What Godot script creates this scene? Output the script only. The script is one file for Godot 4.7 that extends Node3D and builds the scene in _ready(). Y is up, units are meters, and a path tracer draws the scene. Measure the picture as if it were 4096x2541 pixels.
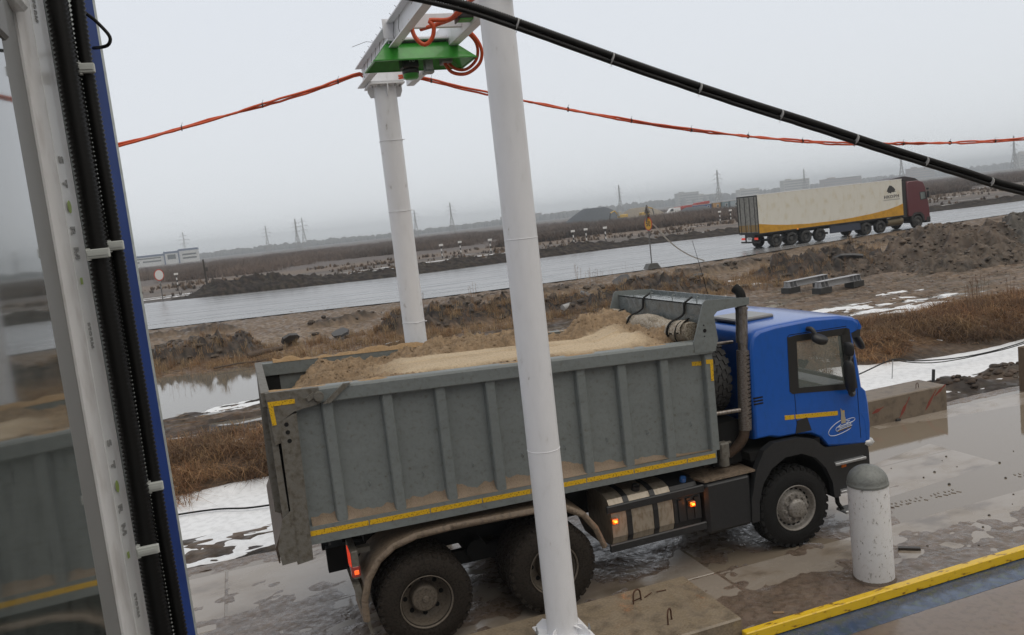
extends Node3D
# World axes: x runs along the weighing lane (truck nose towards +x), z towards the cabin, y up; metres.

var names := {}
var cache := {}
var rng := RandomNumberGenerator.new()
var heap_x := []
var heap_c := []
var nA := FastNoiseLite.new()
var nB := FastNoiseLite.new()
var nC := FastNoiseLite.new()
var nR := FastNoiseLite.new()

# ---------- naming and nodes ----------
func numbered(n: String) -> String:
	if not names.has(n):
		names[n] = 0
		return n
	names[n] += 1
	return "%s_%03d" % [n, names[n]]

func tag(o: Node, label: String, category: String, group := "", kind := "") -> void:
	if label: o.set_meta("label", label)
	if category: o.set_meta("category", category)
	if group: o.set_meta("group", group)
	if kind: o.set_meta("kind", kind)

func thing(called: String, label: String, category: String, at := Vector3.ZERO, group := "") -> Node3D:
	var o := Node3D.new()
	o.name = numbered(called)
	add_child(o)
	o.position = at
	o.set_meta("base", at)
	tag(o, label, category, group)
	return o

func to_mesh(st) -> Mesh:
	if st is Mesh: return st
	st.generate_normals()
	return st.commit()

func part(parent: Node3D, called: String, st, m: Material, label := "") -> MeshInstance3D:
	var o := MeshInstance3D.new()
	o.name = called
	o.mesh = to_mesh(st)
	o.material_override = m
	parent.add_child(o, true)
	if parent.has_meta("base"): o.position = -parent.get_meta("base")
	if label: o.set_meta("label", label)
	return o

func group_part(parent: Node3D, called: String) -> Node3D:
	var o := Node3D.new()
	o.name = called
	parent.add_child(o, true)
	if parent.has_meta("base"): o.position = -parent.get_meta("base")
	return o

func solo(called: String, label: String, category: String, st, m: Material, group := "", kind := "") -> MeshInstance3D:
	var o := MeshInstance3D.new()
	o.name = numbered(called)
	o.mesh = to_mesh(st)
	o.material_override = m
	add_child(o)
	tag(o, label, category, group, kind)
	return o

func copy(o: Node3D, at: Vector3, turn := 0.0, label := "") -> Node3D:
	var c: Node3D = o.duplicate()
	c.name = numbered(String(o.name).trim_suffix("_001"))
	add_child(c)
	c.position = at
	c.rotation.y = turn
	if label: c.set_meta("label", label)
	return c

# ---------- mesh helpers ----------
func S() -> SurfaceTool:
	var st := SurfaceTool.new()
	st.begin(Mesh.PRIMITIVE_TRIANGLES)
	st.set_smooth_group(-1)
	return st

func tri(st: SurfaceTool, a: Vector3, b: Vector3, c: Vector3, o: Vector3) -> void:
	if (c - a).cross(b - a).dot(o) < 0.0:
		var t := b
		b = c
		c = t
	st.add_vertex(a)
	st.add_vertex(b)
	st.add_vertex(c)

func quad(st: SurfaceTool, a: Vector3, b: Vector3, c: Vector3, d: Vector3, o: Vector3) -> void:
	tri(st, a, b, c, o)
	tri(st, a, c, d, o)

func box(st: SurfaceTool, c: Vector3, s: Vector3, b := Basis()) -> void:
	st.set_smooth_group(-1)
	var h := s / 2.0
	for ax in 3:
		for sg in [-1.0, 1.0]:
			var n := Vector3.ZERO
			n[ax] = sg
			var u := Vector3.ZERO
			u[(ax + 1) % 3] = h[(ax + 1) % 3]
			var v := Vector3.ZERO
			v[(ax + 2) % 3] = h[(ax + 2) % 3]
			var o := n * h[ax]
			quad(st, c + b * (o - u - v), c + b * (o + u - v), c + b * (o + u + v), c + b * (o - u + v), b * n)

func bx(st: SurfaceTool, x0: float, x1: float, y0: float, y1: float, z0: float, z1: float, bev := 0.0) -> void:
	var c := Vector3(x0 + x1, y0 + y1, z0 + z1) / 2.0
	var s := Vector3(absf(x1 - x0), absf(y1 - y0), absf(z1 - z0))
	if bev > 0.0: cbox(st, c, s, bev)
	else: box(st, c, s)

func cbox(st: SurfaceTool, c: Vector3, s: Vector3, bev: float, b := Basis()) -> void:
	# chamfered box
	st.set_smooth_group(-1)
	var h := s / 2.0
	var k := Vector3(h.x - bev, h.y - bev, h.z - bev)
	for ax in 3:
		var i := (ax + 1) % 3
		var j := (ax + 2) % 3
		for sg in [-1.0, 1.0]:
			var p := []
			for q in [[-1, -1], [1, -1], [1, 1], [-1, 1]]:
				var v := Vector3.ZERO
				v[ax] = sg * h[ax]
				v[i] = q[0] * k[i]
				v[j] = q[1] * k[j]
				p.append(c + b * v)
			var n := Vector3.ZERO
			n[ax] = sg
			quad(st, p[0], p[1], p[2], p[3], b * n)
		for si in [-1.0, 1.0]:
			for sj in [-1.0, 1.0]:
				var p := []
				for q in [[-1.0, 0], [1.0, 0], [1.0, 1], [-1.0, 1]]:
					var v := Vector3.ZERO
					v[ax] = q[0] * k[ax]
					v[i] = si * (h[i] if q[1] == 0 else k[i])
					v[j] = sj * (k[j] if q[1] == 0 else h[j])
					p.append(c + b * v)
				var n := Vector3.ZERO
				n[i] = si
				n[j] = sj
				quad(st, p[0], p[1], p[2], p[3], b * n)
	for sx in [-1.0, 1.0]:
		for sy in [-1.0, 1.0]:
			for sz in [-1.0, 1.0]:
				var n := Vector3(sx, sy, sz)
				tri(st, c + b * Vector3(sx * h.x, sy * k.y, sz * k.z), c + b * Vector3(sx * k.x, sy * h.y, sz * k.z), c + b * Vector3(sx * k.x, sy * k.y, sz * h.z), b * n)

func frame_of(d: Vector3) -> Basis:
	# basis whose y axis is d
	var y := d.normalized()
	var r := Vector3.RIGHT if absf(y.x) < 0.9 else Vector3.BACK
	var z := r.cross(y).normalized()
	return Basis(y.cross(z).normalized(), y, z)

func cyl(st: SurfaceTool, a: Vector3, b: Vector3, r1: float, r2: float, n := 16, caps := true) -> void:
	var f := frame_of(b - a)
	for k in n:
		var t0 := TAU * k / n
		var t1 := TAU * (k + 1) / n
		var d0 := f.x * cos(t0) + f.z * sin(t0)
		var d1 := f.x * cos(t1) + f.z * sin(t1)
		st.set_smooth_group(7 if n > 6 else -1)
		quad(st, a + d0 * r1, a + d1 * r1, b + d1 * r2, b + d0 * r2, d0 + d1)
		if caps:
			st.set_smooth_group(-1)
			tri(st, a, a + d0 * r1, a + d1 * r1, a - b)
			tri(st, b, b + d0 * r2, b + d1 * r2, b - a)

func bar(st: SurfaceTool, a: Vector3, b: Vector3, w: float, h := 0.0) -> void:
	var f := frame_of(b - a)
	box(st, (a + b) / 2.0, Vector3(w, a.distance_to(b), h if h > 0.0 else w), f)

func tube(st: SurfaceTool, pts: Array, r, n := 8, ridge := 0.0) -> void:
	# r is a radius, or an array of one for each point; ridge alternates the radius (corrugated pipe)
	var m := pts.size()
	var rings := []
	var f := frame_of(pts[1] - pts[0])
	for i in m:
		var d: Vector3 = (pts[mini(i + 1, m - 1)] - pts[maxi(i - 1, 0)]).normalized()
		var q := Quaternion(f.y, d) if f.y.dot(d) > -0.999 else Quaternion()
		f = (Basis(q) * f).orthonormalized()
		var rr: float = r[i] if r is Array else r
		if ridge > 0.0: rr -= ridge * (i % 2)
		var ring := []
		for k in n:
			var t := TAU * k / n
			ring.append(pts[i] + (f.x * cos(t) + f.z * sin(t)) * rr)
		rings.append(ring)
	st.set_smooth_group(3)
	for i in m - 1:
		var c: Vector3 = (pts[i] + pts[i + 1]) / 2.0
		for k in n:
			var l := (k + 1) % n
			var o: Vector3 = (rings[i][k] + rings[i][l]) / 2.0 + (rings[i + 1][k] + rings[i + 1][l]) / 2.0 - 2.0 * c
			quad(st, rings[i][k], rings[i][l], rings[i + 1][l], rings[i + 1][k], o)
	st.set_smooth_group(-1)
	for k in range(1, n - 1):
		tri(st, rings[0][0], rings[0][k], rings[0][k + 1], pts[0] - pts[1])
		tri(st, rings[m - 1][0], rings[m - 1][k], rings[m - 1][k + 1], pts[m - 1] - pts[m - 2])

func lathe(st: SurfaceTool, prof: Array, o: Vector3, b: Basis, n := 32, flip := false) -> void:
	# prof: [radius, height along b.y]; going up with the outside on the right unless flip
	for i in prof.size() - 1:
		st.set_smooth_group(-1 if prof[i].size() > 2 else 5)
		for k in n:
			var t0 := TAU * k / n
			var t1 := TAU * (k + 1) / n
			var p := []
			for q in [[i, t0], [i, t1], [i + 1, t1], [i + 1, t0]]:
				p.append(o + b * Vector3(prof[q[0]][0] * cos(q[1]), prof[q[0]][1], prof[q[0]][0] * sin(q[1])))
			var dr: float = prof[i + 1][0] - prof[i][0]
			var dh: float = prof[i + 1][1] - prof[i][1]
			var tm := (t0 + t1) / 2.0
			var out := b * Vector3(dh * cos(tm), -dr, dh * sin(tm))
			if flip: out = -out
			if prof[i][0] > 1e-5: tri(st, p[0], p[1], p[2], out)
			if prof[i + 1][0] > 1e-5: tri(st, p[0], p[2], p[3], out)

func prism(st: SurfaceTool, pts: Array, o: Vector3, ux: Vector3, uy: Vector3, d: Vector3) -> void:
	st.set_smooth_group(-1)
	var poly := PackedVector2Array()
	for p in pts: poly.append(Vector2(p[0], p[1]))
	var idx := Geometry2D.triangulate_polygon(poly)
	var P := func(v: Vector2) -> Vector3: return o + ux * v.x + uy * v.y
	for i in range(0, idx.size(), 3):
		var a: Vector3 = P.call(poly[idx[i]])
		var b: Vector3 = P.call(poly[idx[i + 1]])
		var c: Vector3 = P.call(poly[idx[i + 2]])
		tri(st, a, b, c, -d)
		tri(st, a + d, b + d, c + d, d)
	var area := 0.0
	for i in poly.size():
		area += poly[i].cross(poly[(i + 1) % poly.size()])
	for i in poly.size():
		var p := poly[i]
		var q := poly[(i + 1) % poly.size()]
		var e := q - p
		var n2 := Vector2(e.y, -e.x) * signf(area)
		quad(st, P.call(p), P.call(q), P.call(q) + d, P.call(p) + d, ux * n2.x + uy * n2.y)

func pxy(st: SurfaceTool, pts: Array, z0: float, z1: float) -> void:
	prism(st, pts, Vector3(0, 0, z0), Vector3.RIGHT, Vector3.UP, Vector3(0, 0, z1 - z0))

func pzy(st: SurfaceTool, pts: Array, x0: float, x1: float) -> void:
	prism(st, pts, Vector3(x0, 0, 0), Vector3.BACK, Vector3.UP, Vector3(x1 - x0, 0, 0))

func pxz(st: SurfaceTool, pts: Array, y0: float, y1: float) -> void:
	prism(st, pts, Vector3(0, y0, 0), Vector3.RIGHT, Vector3.BACK, Vector3(0, y1 - y0, 0))

func sheet(nx: int, nz: int, f: Callable) -> ArrayMesh:
	# f(i, j) -> [position, colour]; a grid of smooth quads seen from above
	var v := PackedVector3Array()
	var c := PackedColorArray()
	v.resize((nx + 1) * (nz + 1))
	c.resize(v.size())
	for j in nz + 1:
		for i in nx + 1:
			var r: Array = f.call(i, j)
			v[j * (nx + 1) + i] = r[0]
			c[j * (nx + 1) + i] = r[1]
	var nrm := PackedVector3Array()
	nrm.resize(v.size())
	for j in nz + 1:
		for i in nx + 1:
			var a := v[j * (nx + 1) + mini(i + 1, nx)] - v[j * (nx + 1) + maxi(i - 1, 0)]
			var b := v[mini(j + 1, nz) * (nx + 1) + i] - v[maxi(j - 1, 0) * (nx + 1) + i]
			var n := a.cross(b).normalized()
			nrm[j * (nx + 1) + i] = n if n.y >= 0.0 else -n
	var idx := PackedInt32Array()
	idx.resize(nx * nz * 6)
	var w := 0
	var mid := (nz / 2) * (nx + 1) + nx / 2
	var up := ((v[mid + 1] - v[mid]).cross(v[mid + nx + 1] - v[mid])).y > 0.0
	for j in nz:
		for i in nx:
			var p := j * (nx + 1) + i
			var q := [p, p + nx + 1, p + 1, p + 1, p + nx + 1, p + nx + 2] if up else [p, p + 1, p + nx + 1, p + 1, p + nx + 2, p + nx + 1]
			# Godot's front faces run clockwise
			idx[w] = q[0]; idx[w + 1] = q[1]; idx[w + 2] = q[2]
			idx[w + 3] = q[3]; idx[w + 4] = q[4]; idx[w + 5] = q[5]
			w += 6
	var arr := []
	arr.resize(Mesh.ARRAY_MAX)
	arr[Mesh.ARRAY_VERTEX] = v
	arr[Mesh.ARRAY_NORMAL] = nrm
	arr[Mesh.ARRAY_COLOR] = c
	arr[Mesh.ARRAY_INDEX] = idx
	var m := ArrayMesh.new()
	m.add_surface_from_arrays(Mesh.PRIMITIVE_TRIANGLES, arr)
	return m

func text(parent: Node3D, called: String, s: String, at: Vector3, b: Basis, height: float, m: Material, font := "Droid Sans", weight := 700) -> MeshInstance3D:
	var t := TextMesh.new()
	t.text = s
	var f := SystemFont.new()
	f.font_names = PackedStringArray([font])
	f.font_weight = weight
	t.font = f
	t.font_size = 32
	t.pixel_size = height / 23.0
	t.depth = 0.002
	var o := MeshInstance3D.new()
	o.name = called
	o.mesh = t
	o.material_override = m
	parent.add_child(o, true)
	var base: Vector3 = parent.get_meta("base") if parent.has_meta("base") else Vector3.ZERO
	o.transform = Transform3D(b, at - base)
	return o

# ---------- materials ----------
func lin(r: float, g: float, b: float, a := 1.0) -> Color:
	var c := Color(r, g, b).linear_to_srgb()
	c.a = a
	return c

func ntex(key: String, ramp: Array, freq: float, opt := {}) -> NoiseTexture2D:
	if cache.has(key): return cache[key]
	var n := FastNoiseLite.new()
	n.seed = hash(key) % 9973
	n.noise_type = opt.get("type", FastNoiseLite.TYPE_SIMPLEX_SMOOTH)
	n.frequency = freq
	n.fractal_type = opt.get("fractal", FastNoiseLite.FRACTAL_FBM)
	n.fractal_octaves = opt.get("oct", 5)
	n.fractal_gain = opt.get("gain", 0.55)
	if opt.has("warp"):
		n.domain_warp_enabled = true
		n.domain_warp_amplitude = opt.warp
		n.domain_warp_frequency = freq * 1.7
	var t := NoiseTexture2D.new()
	t.width = opt.get("size", 512)
	t.height = t.width
	t.seamless = true
	t.seamless_blend_skirt = 0.2
	t.noise = n
	if ramp.size():
		var g := Gradient.new()
		g.offsets = PackedFloat32Array(ramp.map(func(r): return r[0]))
		g.colors = PackedColorArray(ramp.map(func(r): return r[1]))
		t.color_ramp = g
	cache[key] = t
	return t

func M(key: String, col: Color, rough: float, metal := 0.0, o := {}) -> StandardMaterial3D:
	# o: ramp [[t, linear colour]...] multiplies col; freq, tile (metres a repeat); bump (cm); coat; spec; vc (vertex colours); rr [lo, hi] roughness noise
	if cache.has("m_" + key): return cache["m_" + key]
	var m := StandardMaterial3D.new()
	m.resource_name = key
	m.albedo_color = col.linear_to_srgb()
	m.roughness = rough
	m.metallic = metal
	m.metallic_specular = o.get("spec", 0.5)
	m.vertex_color_use_as_albedo = o.get("vc", false)
	var tile: float = o.get("tile", 1.0)
	m.uv1_triplanar = true
	m.uv1_world_triplanar = o.get("world", false)
	var st: Vector3 = o.get("stretch", Vector3.ONE)
	m.uv1_scale = Vector3(1.0 / (tile * st.x), 1.0 / (tile * st.y), 1.0 / (tile * st.z))
	if o.has("ramp"):
		m.albedo_texture = ntex(key + "_a", o.ramp.map(func(r): return [r[0], r[1].linear_to_srgb()]), o.get("freq", 0.012), o)
	if o.has("rr"):
		m.roughness = 1.0
		var lo: float = o.rr[0]
		var hi: float = o.rr[1]
		m.roughness_texture = ntex("gloss_%d_%d_%d" % [int(lo * 100), int(hi * 100), int(o.get("rfreq", 0.01) * 1000.0)], [[0.25, Color(lo, lo, lo)], [0.75, Color(hi, hi, hi)]], o.get("rfreq", 0.01), {"oct": 4})
		m.roughness_texture_channel = BaseMaterial3D.TEXTURE_CHANNEL_RED
	if o.has("bump"):
		m.heightmap_enabled = true
		m.heightmap_scale = o.bump
		m.heightmap_texture = ntex("relief_%d" % int(o.get("bfreq", 0.03) * 1000.0), [], o.get("bfreq", 0.03), {"oct": 5, "fractal": o.get("bfractal", FastNoiseLite.FRACTAL_FBM)})
	if o.has("coat"):
		m.clearcoat_enabled = true
		m.clearcoat = o.coat
		m.clearcoat_roughness = o.get("coat_rough", 0.05)
	if o.has("detail"):
		m.detail_enabled = true
		m.detail_blend_mode = BaseMaterial3D.BLEND_MODE_MUL
		m.detail_uv_layer = BaseMaterial3D.DETAIL_UV_2
		m.detail_albedo = ntex(key + "_d", o.detail.map(func(r): return [r[0], r[1].linear_to_srgb()]), o.get("dfreq", 0.008), {"oct": 4})
		m.uv2_triplanar = true
		m.uv2_world_triplanar = o.get("world", false)
		var dt: float = o.get("dtile", 7.3)
		m.uv2_scale = Vector3.ONE / dt
	if o.has("glow"):
		m.emission_enabled = true
		m.emission = o.glow.linear_to_srgb()
		m.emission_energy_multiplier = o.get("energy", 1.0)
	if o.has("alpha"):
		m.transparency = BaseMaterial3D.TRANSPARENCY_ALPHA
		m.albedo_color.a = o.alpha
	if o.has("back"):
		m.backlight_enabled = true
		m.backlight = o.back.linear_to_srgb()
	cache["m_" + key] = m
	return m

func gray(v: float) -> Color:
	return Color(v, v, v)

# ---------- the ground ----------
func sm(a: float, b: float, x: float) -> float:
	return smoothstep(a, b, x)

func near_edge(x: float) -> float:
	return curve_at([[-120.0, -72.0], [-40.0, -53.5], [-12.1, -45.4], [-3.5, -43.0], [3.8, -40.4], [12.0, -39.6], [19.4, -39.3], [27.0, -39.6], [42.0, -43.3], [60.0, -45.6], [130.0, -52.0], [400.0, -70.0]], x)

func far_edge(x: float) -> float:
	return curve_at([[-120.0, -120.0], [-40.0, -92.0], [-15.6, -80.5], [7.8, -70.5], [19.8, -71.5], [35.4, -71.5], [46.9, -69.0], [62.0, -65.0], [77.0, -63.0], [130.0, -67.0], [400.0, -88.0]], x)

func curve_at(p: Array, x: float) -> float:
	for i in p.size() - 1:
		if x <= p[i + 1][0] or i == p.size() - 2:
			var a: Array = p[maxi(i - 1, 0)]
			var b: Array = p[i]
			var c: Array = p[i + 1]
			var d: Array = p[mini(i + 2, p.size() - 1)]
			var t := clampf((x - b[0]) / (c[0] - b[0]), 0.0, 1.0)
			var m0: float = (c[1] - a[1]) / (c[0] - a[0]) * (c[0] - b[0])
			var m1: float = (d[1] - b[1]) / (d[0] - b[0]) * (c[0] - b[0])
			var t2 := t * t
			var t3 := t2 * t
			return (2 * t3 - 3 * t2 + 1) * b[1] + (t3 - 2 * t2 + t) * m0 + (-2 * t3 + 3 * t2) * c[1] + (t3 - t2) * m1
	return 0.0

func ground_smooth(x: float, z: float) -> float:
	var y := -0.02
	y -= 0.14 * sm(-5.2, -6.4, z) * sm(-8.9, -7.9, z)
	y += 0.30 * sm(-8.0, -10.2, z) * sm(-14.0, -11.5, z)
	y -= 0.03 * sm(-12.0, -14.0, z)
	var e := near_edge(x)
	y += 0.66 * sm(-27.5, e + 1.0, z)
	# the pool dug beside the track
	var dx := (x + 14.5) / 12.5
	var dz := (z + 22.6) / (5.0 + 0.6 * nA.get_noise_2d(x * 2.0, 7.0))
	y -= 0.40 * sm(1.1, 0.8, sqrt(dx * dx + dz * dz) + 0.12 * nA.get_noise_2d(x * 6.0, z * 6.0))
	return y

func clods(x: float, z: float) -> float:
	# ridges of dug-out soil left of the road and among the grass
	var k := 0.0
	k += 1.35 * sm(2.6, 0.3, absf(z + 31.0 + 1.5 * nA.get_noise_2d(x * 1.5, 3.0))) * sm(-0.1, 0.3, nA.get_noise_2d(x * 2.2 + 31.0, z * 2.0) + 0.16) * sm(8.0, 3.0, x)
	k += 1.8 * sm(3.4, 0.6, absf(z + 29.8 - 0.04 * x + 1.6 * nA.get_noise_2d(x * 1.4, 9.0))) * sm(-0.15, 0.35, nA.get_noise_2d(x * 1.8, z * 1.5 + 50.0) + 0.22) * sm(4.0, 7.0, x)
	k += 0.55 * sm(0.12, 0.42, nA.get_noise_2d(x * 2.6 + 300.0, z * 5.0)) * sm(-32.0, -34.0, z) * sm(2.0, 5.0, z - near_edge(x))
	k += 0.24 * sm(0.7, 0.15, absf(z + 5.3 + 0.25 * nB.get_noise_2d(x, 1.0))) * sm(7.2, 8.2, x) * sm(-0.1, 0.3, nB.get_noise_2d(x * 0.9, z * 0.9) + 0.1)
	return k

func ground_at(x: float, z: float) -> float:
	var y := ground_smooth(x, z)
	var rut := sm(-11.8, -14.0, z) * sm(-30.0, -24.0, z)
	y += rut * (0.17 * nR.get_noise_2d(x * 0.2, z * 1.5) + 0.05 * nC.get_noise_2d(x * 0.25, z * 0.8))
	var rough := 0.035 + 0.05 * sm(-8.0, -9.5, z) * sm(-14.0, -12.0, z) + 0.05 * sm(-26.0, -29.0, z)
	if z > -8.4 and z < -5.6: rough = 0.012
	y += rough * (nB.get_noise_2d(x, z) + 0.6 * nC.get_noise_2d(x, z))
	var k := clods(x, z)
	if k > 0.0:
		y += k * (0.40 + 0.65 * absf(nB.get_noise_2d(x * 0.9, z * 0.9)) + 0.38 * nC.get_noise_2d(x * 0.9, z * 0.9))
	return y

func ground_tint(x: float, z: float) -> Color:
	var a := nB.get_noise_2d(x * 0.7, z * 0.7)
	var b := nA.get_noise_2d(x * 1.3, z * 3.0)
	var fine := nC.get_noise_2d(x * 2.0, z * 2.0)
	var dark := Color(0.044, 0.034, 0.028)
	var mud := Color(0.165, 0.118, 0.084)
	var straw := Color(0.150, 0.088, 0.046)
	var sand := Color(0.225, 0.165, 0.112)
	var c := dark.lerp(mud, clampf(0.45 + 0.8 * a + 0.8 * b + 0.9 * nR.get_noise_2d(x * 0.22, z * 1.9) * sm(-11.8, -14.0, z), 0.0, 1.0))
	c = c.lerp(Color(0.215, 0.160, 0.118) * (1.0 + 0.5 * nR.get_noise_2d(x * 0.2, z * 1.5)), 0.6 * sm(5.0, 11.0, x) * sm(-12.5, -15.0, z) * sm(-30.0, -26.0, z))
	var g := sm(-8.2, -9.2, z + 0.6 * b) * sm(-14.2, -12.3, z + 0.6 * a)
	c = c.lerp(straw.lerp(dark, clampf(0.4 + 0.9 * a, 0.0, 0.8)), g)
	var e := near_edge(x)
	var s := sm(-29.5, -33.0, z + 1.5 * a) * (0.75 + 0.25 * sm(0.0, 8.0, z - e))
	c = c.lerp(sand.lerp(mud, clampf(0.25 + 0.7 * b, 0.0, 0.7)), s)
	var dry := sm(-25.5, -27.5, z + 1.2 * b) * sm(-32.5, -30.5, z) * 0.6
	c = c.lerp(Color(0.21, 0.13, 0.07), dry)
	c = c.lerp(Color(0.036, 0.031, 0.029).lerp(mud, clampf(0.05 + fine, 0.0, 0.5)), clampf(clods(x, z) * 1.4, 0.0, 0.95))
	c = c * (1.0 + 0.55 * fine)
	c.a = 1.0
	return c

func snow_at(x: float, z: float) -> float:
	# how far the snow stands above the smooth ground
	var p := nA.get_noise_2d(x * 1.4 + 90.0, z * 4.0)
	var f := nB.get_noise_2d(x * 1.5 + 40.0, z * 2.2) + 0.7 * nC.get_noise_2d(x * 0.8, z * 1.6)
	var s := -0.12
	var ditch := sm(-5.7, -6.3, z + 0.25 * p) * sm(-8.9, -8.1, z + 0.5 * p)
	s = lerpf(s, 0.055, ditch)
	var verge := sm(-4.1, -4.5, z) * sm(-6.6, -5.9, z)
	s = maxf(s, lerpf(-0.12, 0.005 + 0.06 * f, verge * (0.75 if x > 4.5 and z > -4.9 else 1.0)))
	if x > 8.0 and z < -11.5:
		s = maxf(s, -0.088 + 0.22 * p * sm(8.0, 14.0, x) + 0.06 * f)
	elif z < -13.0 and z > -19.5:
		s = maxf(s, -0.105 + 0.2 * p + 0.04 * f)
	elif z < -9.0 and z > -13.0:
		s = maxf(s, -0.085 + 0.10 * f + 0.04 * p)
	return s

func ground_sheet(x0: float, x1: float, zs: Array, nx: int) -> ArrayMesh:
	return sheet(nx, zs.size() - 1, func(i: int, j: int):
		var x := lerpf(x0, x1, float(i) / nx)
		var z: float = zs[j]
		return [Vector3(x, ground_at(x, z), z), ground_tint(x, z)])

func build_ground() -> void:
	var soil := M("soil", gray(1.0), 0.62, 0.0, {"vc": true, "spec": 0.4, "tile": 2.6, "world": true, "freq": 0.02, "ramp": [[0.15, gray(0.55)], [0.45, gray(0.9)], [0.62, gray(1.05)], [0.85, gray(1.45)]], "bump": 1.8, "bfreq": 0.022, "rr": [0.40, 0.95], "rfreq": 0.012, "detail": [[0.2, gray(0.75)], [0.8, gray(1.0)]]})
	# near ground, rows closer together towards the lane
	var zs := []
	var z := -4.05
	var dz := 0.085
	while z > -75.0:
		zs.append(z)
		z -= dz
		dz = minf(dz * 1.0055, 0.45)
	var gm := ground_sheet(-32.0, 62.0, zs.filter(func(q): return q > -56.0), 620)
	solo("muddy_ground", "", "", gm, soil, "", "structure")
	# the rest of the plain out to the horizon
	var zf := [-54.0, -58.0, -62.0, -66.0, -69.0, -71.0, -73.0, -75.0, -77.0, -79.0, -81.0, -83.0, -85.0, -88.0, -91.0, -95.0, -99.0, -103.0, -107.0, -111.0, -116.0, -121.0, -126.0, -131.0, -137.0, -144.0, -152.0, -162.0, -174.0, -188.0, -205.0, -225.0, -250.0, -280.0, -320.0, -370.0, -430.0, -520.0, -640.0, -800.0, -1000.0, -1300.0, -1500.0, -1800.0, -2100.0]
	var plain := sheet(420, zf.size() - 1, func(i: int, j: int):
		var w: float = -zf[j]
		var span := 90.0 + w * 1.55
		var x := lerpf(-60.0 - w * 0.55, span, i / 420.0)
		var zz: float = zf[j]
		var a := nA.get_noise_2d(x * 0.5, zz * 1.2)
		var b := nB.get_noise_2d(x * 0.22, zz * 0.5)
		var y := 0.42 + 0.10 * b
		var c := Color(0.075, 0.060, 0.052).lerp(Color(0.15, 0.12, 0.095), clampf(0.5 + a + 0.4 * b, 0.0, 1.0))
		var past := far_edge(x) - zz
		if past < 0.0:
			y = 0.40
			c = Color(0.08, 0.07, 0.06)
		elif past < 12.0:
			c = Color(0.055, 0.048, 0.045).lerp(c, sm(6.0, 12.0, past))
		c = c.lerp(Color(0.17, 0.115, 0.072), 0.7 * sm(38.0, 52.0, past + 8.0 * a) * sm(90.0, 60.0, past))
		c = c.lerp(Color(0.10, 0.077, 0.066), sm(62.0, 85.0, past))
		return [Vector3(x, y, zz), c])
	solo("plain", "", "", plain, M("plain_soil", gray(1.0), 0.7, 0.0, {"vc": true, "tile": 9.0, "world": true, "freq": 0.02, "ramp": [[0.2, gray(0.55)], [0.55, gray(1.0)], [0.85, gray(1.4)]], "bump": 10.0, "bfreq": 0.02}), "", "structure")
	# ground behind and beside the camera
	var st := S()
	quad(st, Vector3(-400, -0.5, 300), Vector3(700, -0.5, 300), Vector3(700, -0.5, -60), Vector3(-400, -0.5, -60), Vector3.UP)
	solo("ground", "", "", st, M("base_soil", Color(0.10, 0.08, 0.065), 0.8), "", "structure")
	for side in [[-400.0, -31.8], [61.8, 700.0]]:
		var sx: float = side[0]
		var ex: float = side[1]
		var sd := sheet(60, 60, func(i: int, j: int):
			var x := lerpf(sx, ex, pow(i / 60.0, 0.5) if sx < 0 else pow(i / 60.0, 2.0))
			var zz := lerpf(12.0, -56.0, j / 60.0)
			return [Vector3(x, ground_smooth(x, minf(zz, -4.0)) - (0.05 if zz > -4.0 else 0.02), zz), ground_tint(x, minf(zz, -4.2))])
		solo("field", "", "", sd, soil, "", "structure")
	# snow lying in the ditch, on the verge and between the ruts
	var zsn := zs.filter(func(q): return q > -31.0)
	var snow := sheet(560, zsn.size() - 1, func(i: int, j: int):
		var x := lerpf(-28.0, 46.0, i / 560.0)
		var q: float = zsn[j]
		var f := nC.get_noise_2d(x * 0.8, q * 0.8)
		return [Vector3(x, ground_smooth(x, q) + snow_at(x, q) + 0.008 * f, q), Color(1, 1, 1)])
	solo("snow_cover", "", "", snow, M("snow", Color(0.80, 0.82, 0.85), 0.55, 0.0, {"tile": 1.4, "world": true, "freq": 0.012, "ramp": [[0.2, gray(0.86)], [0.6, gray(1.0)]], "bump": 0.8, "bfreq": 0.02}), "", "structure")
	# standing water in the pool and the ruts
	var wt := S()
	quad(wt, Vector3(-32, -0.072, -30.0), Vector3(60, -0.072, -30.0), Vector3(60, -0.072, -12.2), Vector3(-32, -0.072, -12.2), Vector3.UP)
	solo("water", "", "", wt, M("pool_water", Color(0.16, 0.145, 0.12), 0.03, 0.0, {"spec": 0.62, "world": true, "tile": 1.5, "bump": 0.05, "bfreq": 0.02}), "", "structure")
	# snow strips and meltwater on the plain beyond the road
	var strips := [[6.0, 36.0, -98.0, -101.5, 0.9], [44.0, 62.0, -86.0, -88.0, 0.7], [-30.0, 26.0, -92.0, -95.0, 0.8], [-26.0, -8.0, -88.5, -91.0, 0.5], [70.0, 98.0, -103.0, -107.0, 1.0], [90.0, 260.0, -232.0, -243.0, 1.4], [46.0, 170.0, -262.0, -275.0, 1.0], [96.0, 180.0, -140.0, -146.0, 0.8]]
	rng.seed = 640
	for k in 34:
		var sx := rng.randf_range(-30.0, 120.0)
		var sz := far_edge(sx) - rng.randf_range(12.0, 58.0)
		strips.append([sx, sx + rng.randf_range(4.0, 16.0), sz, sz - rng.randf_range(0.5, 1.6), 0.6])
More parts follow.
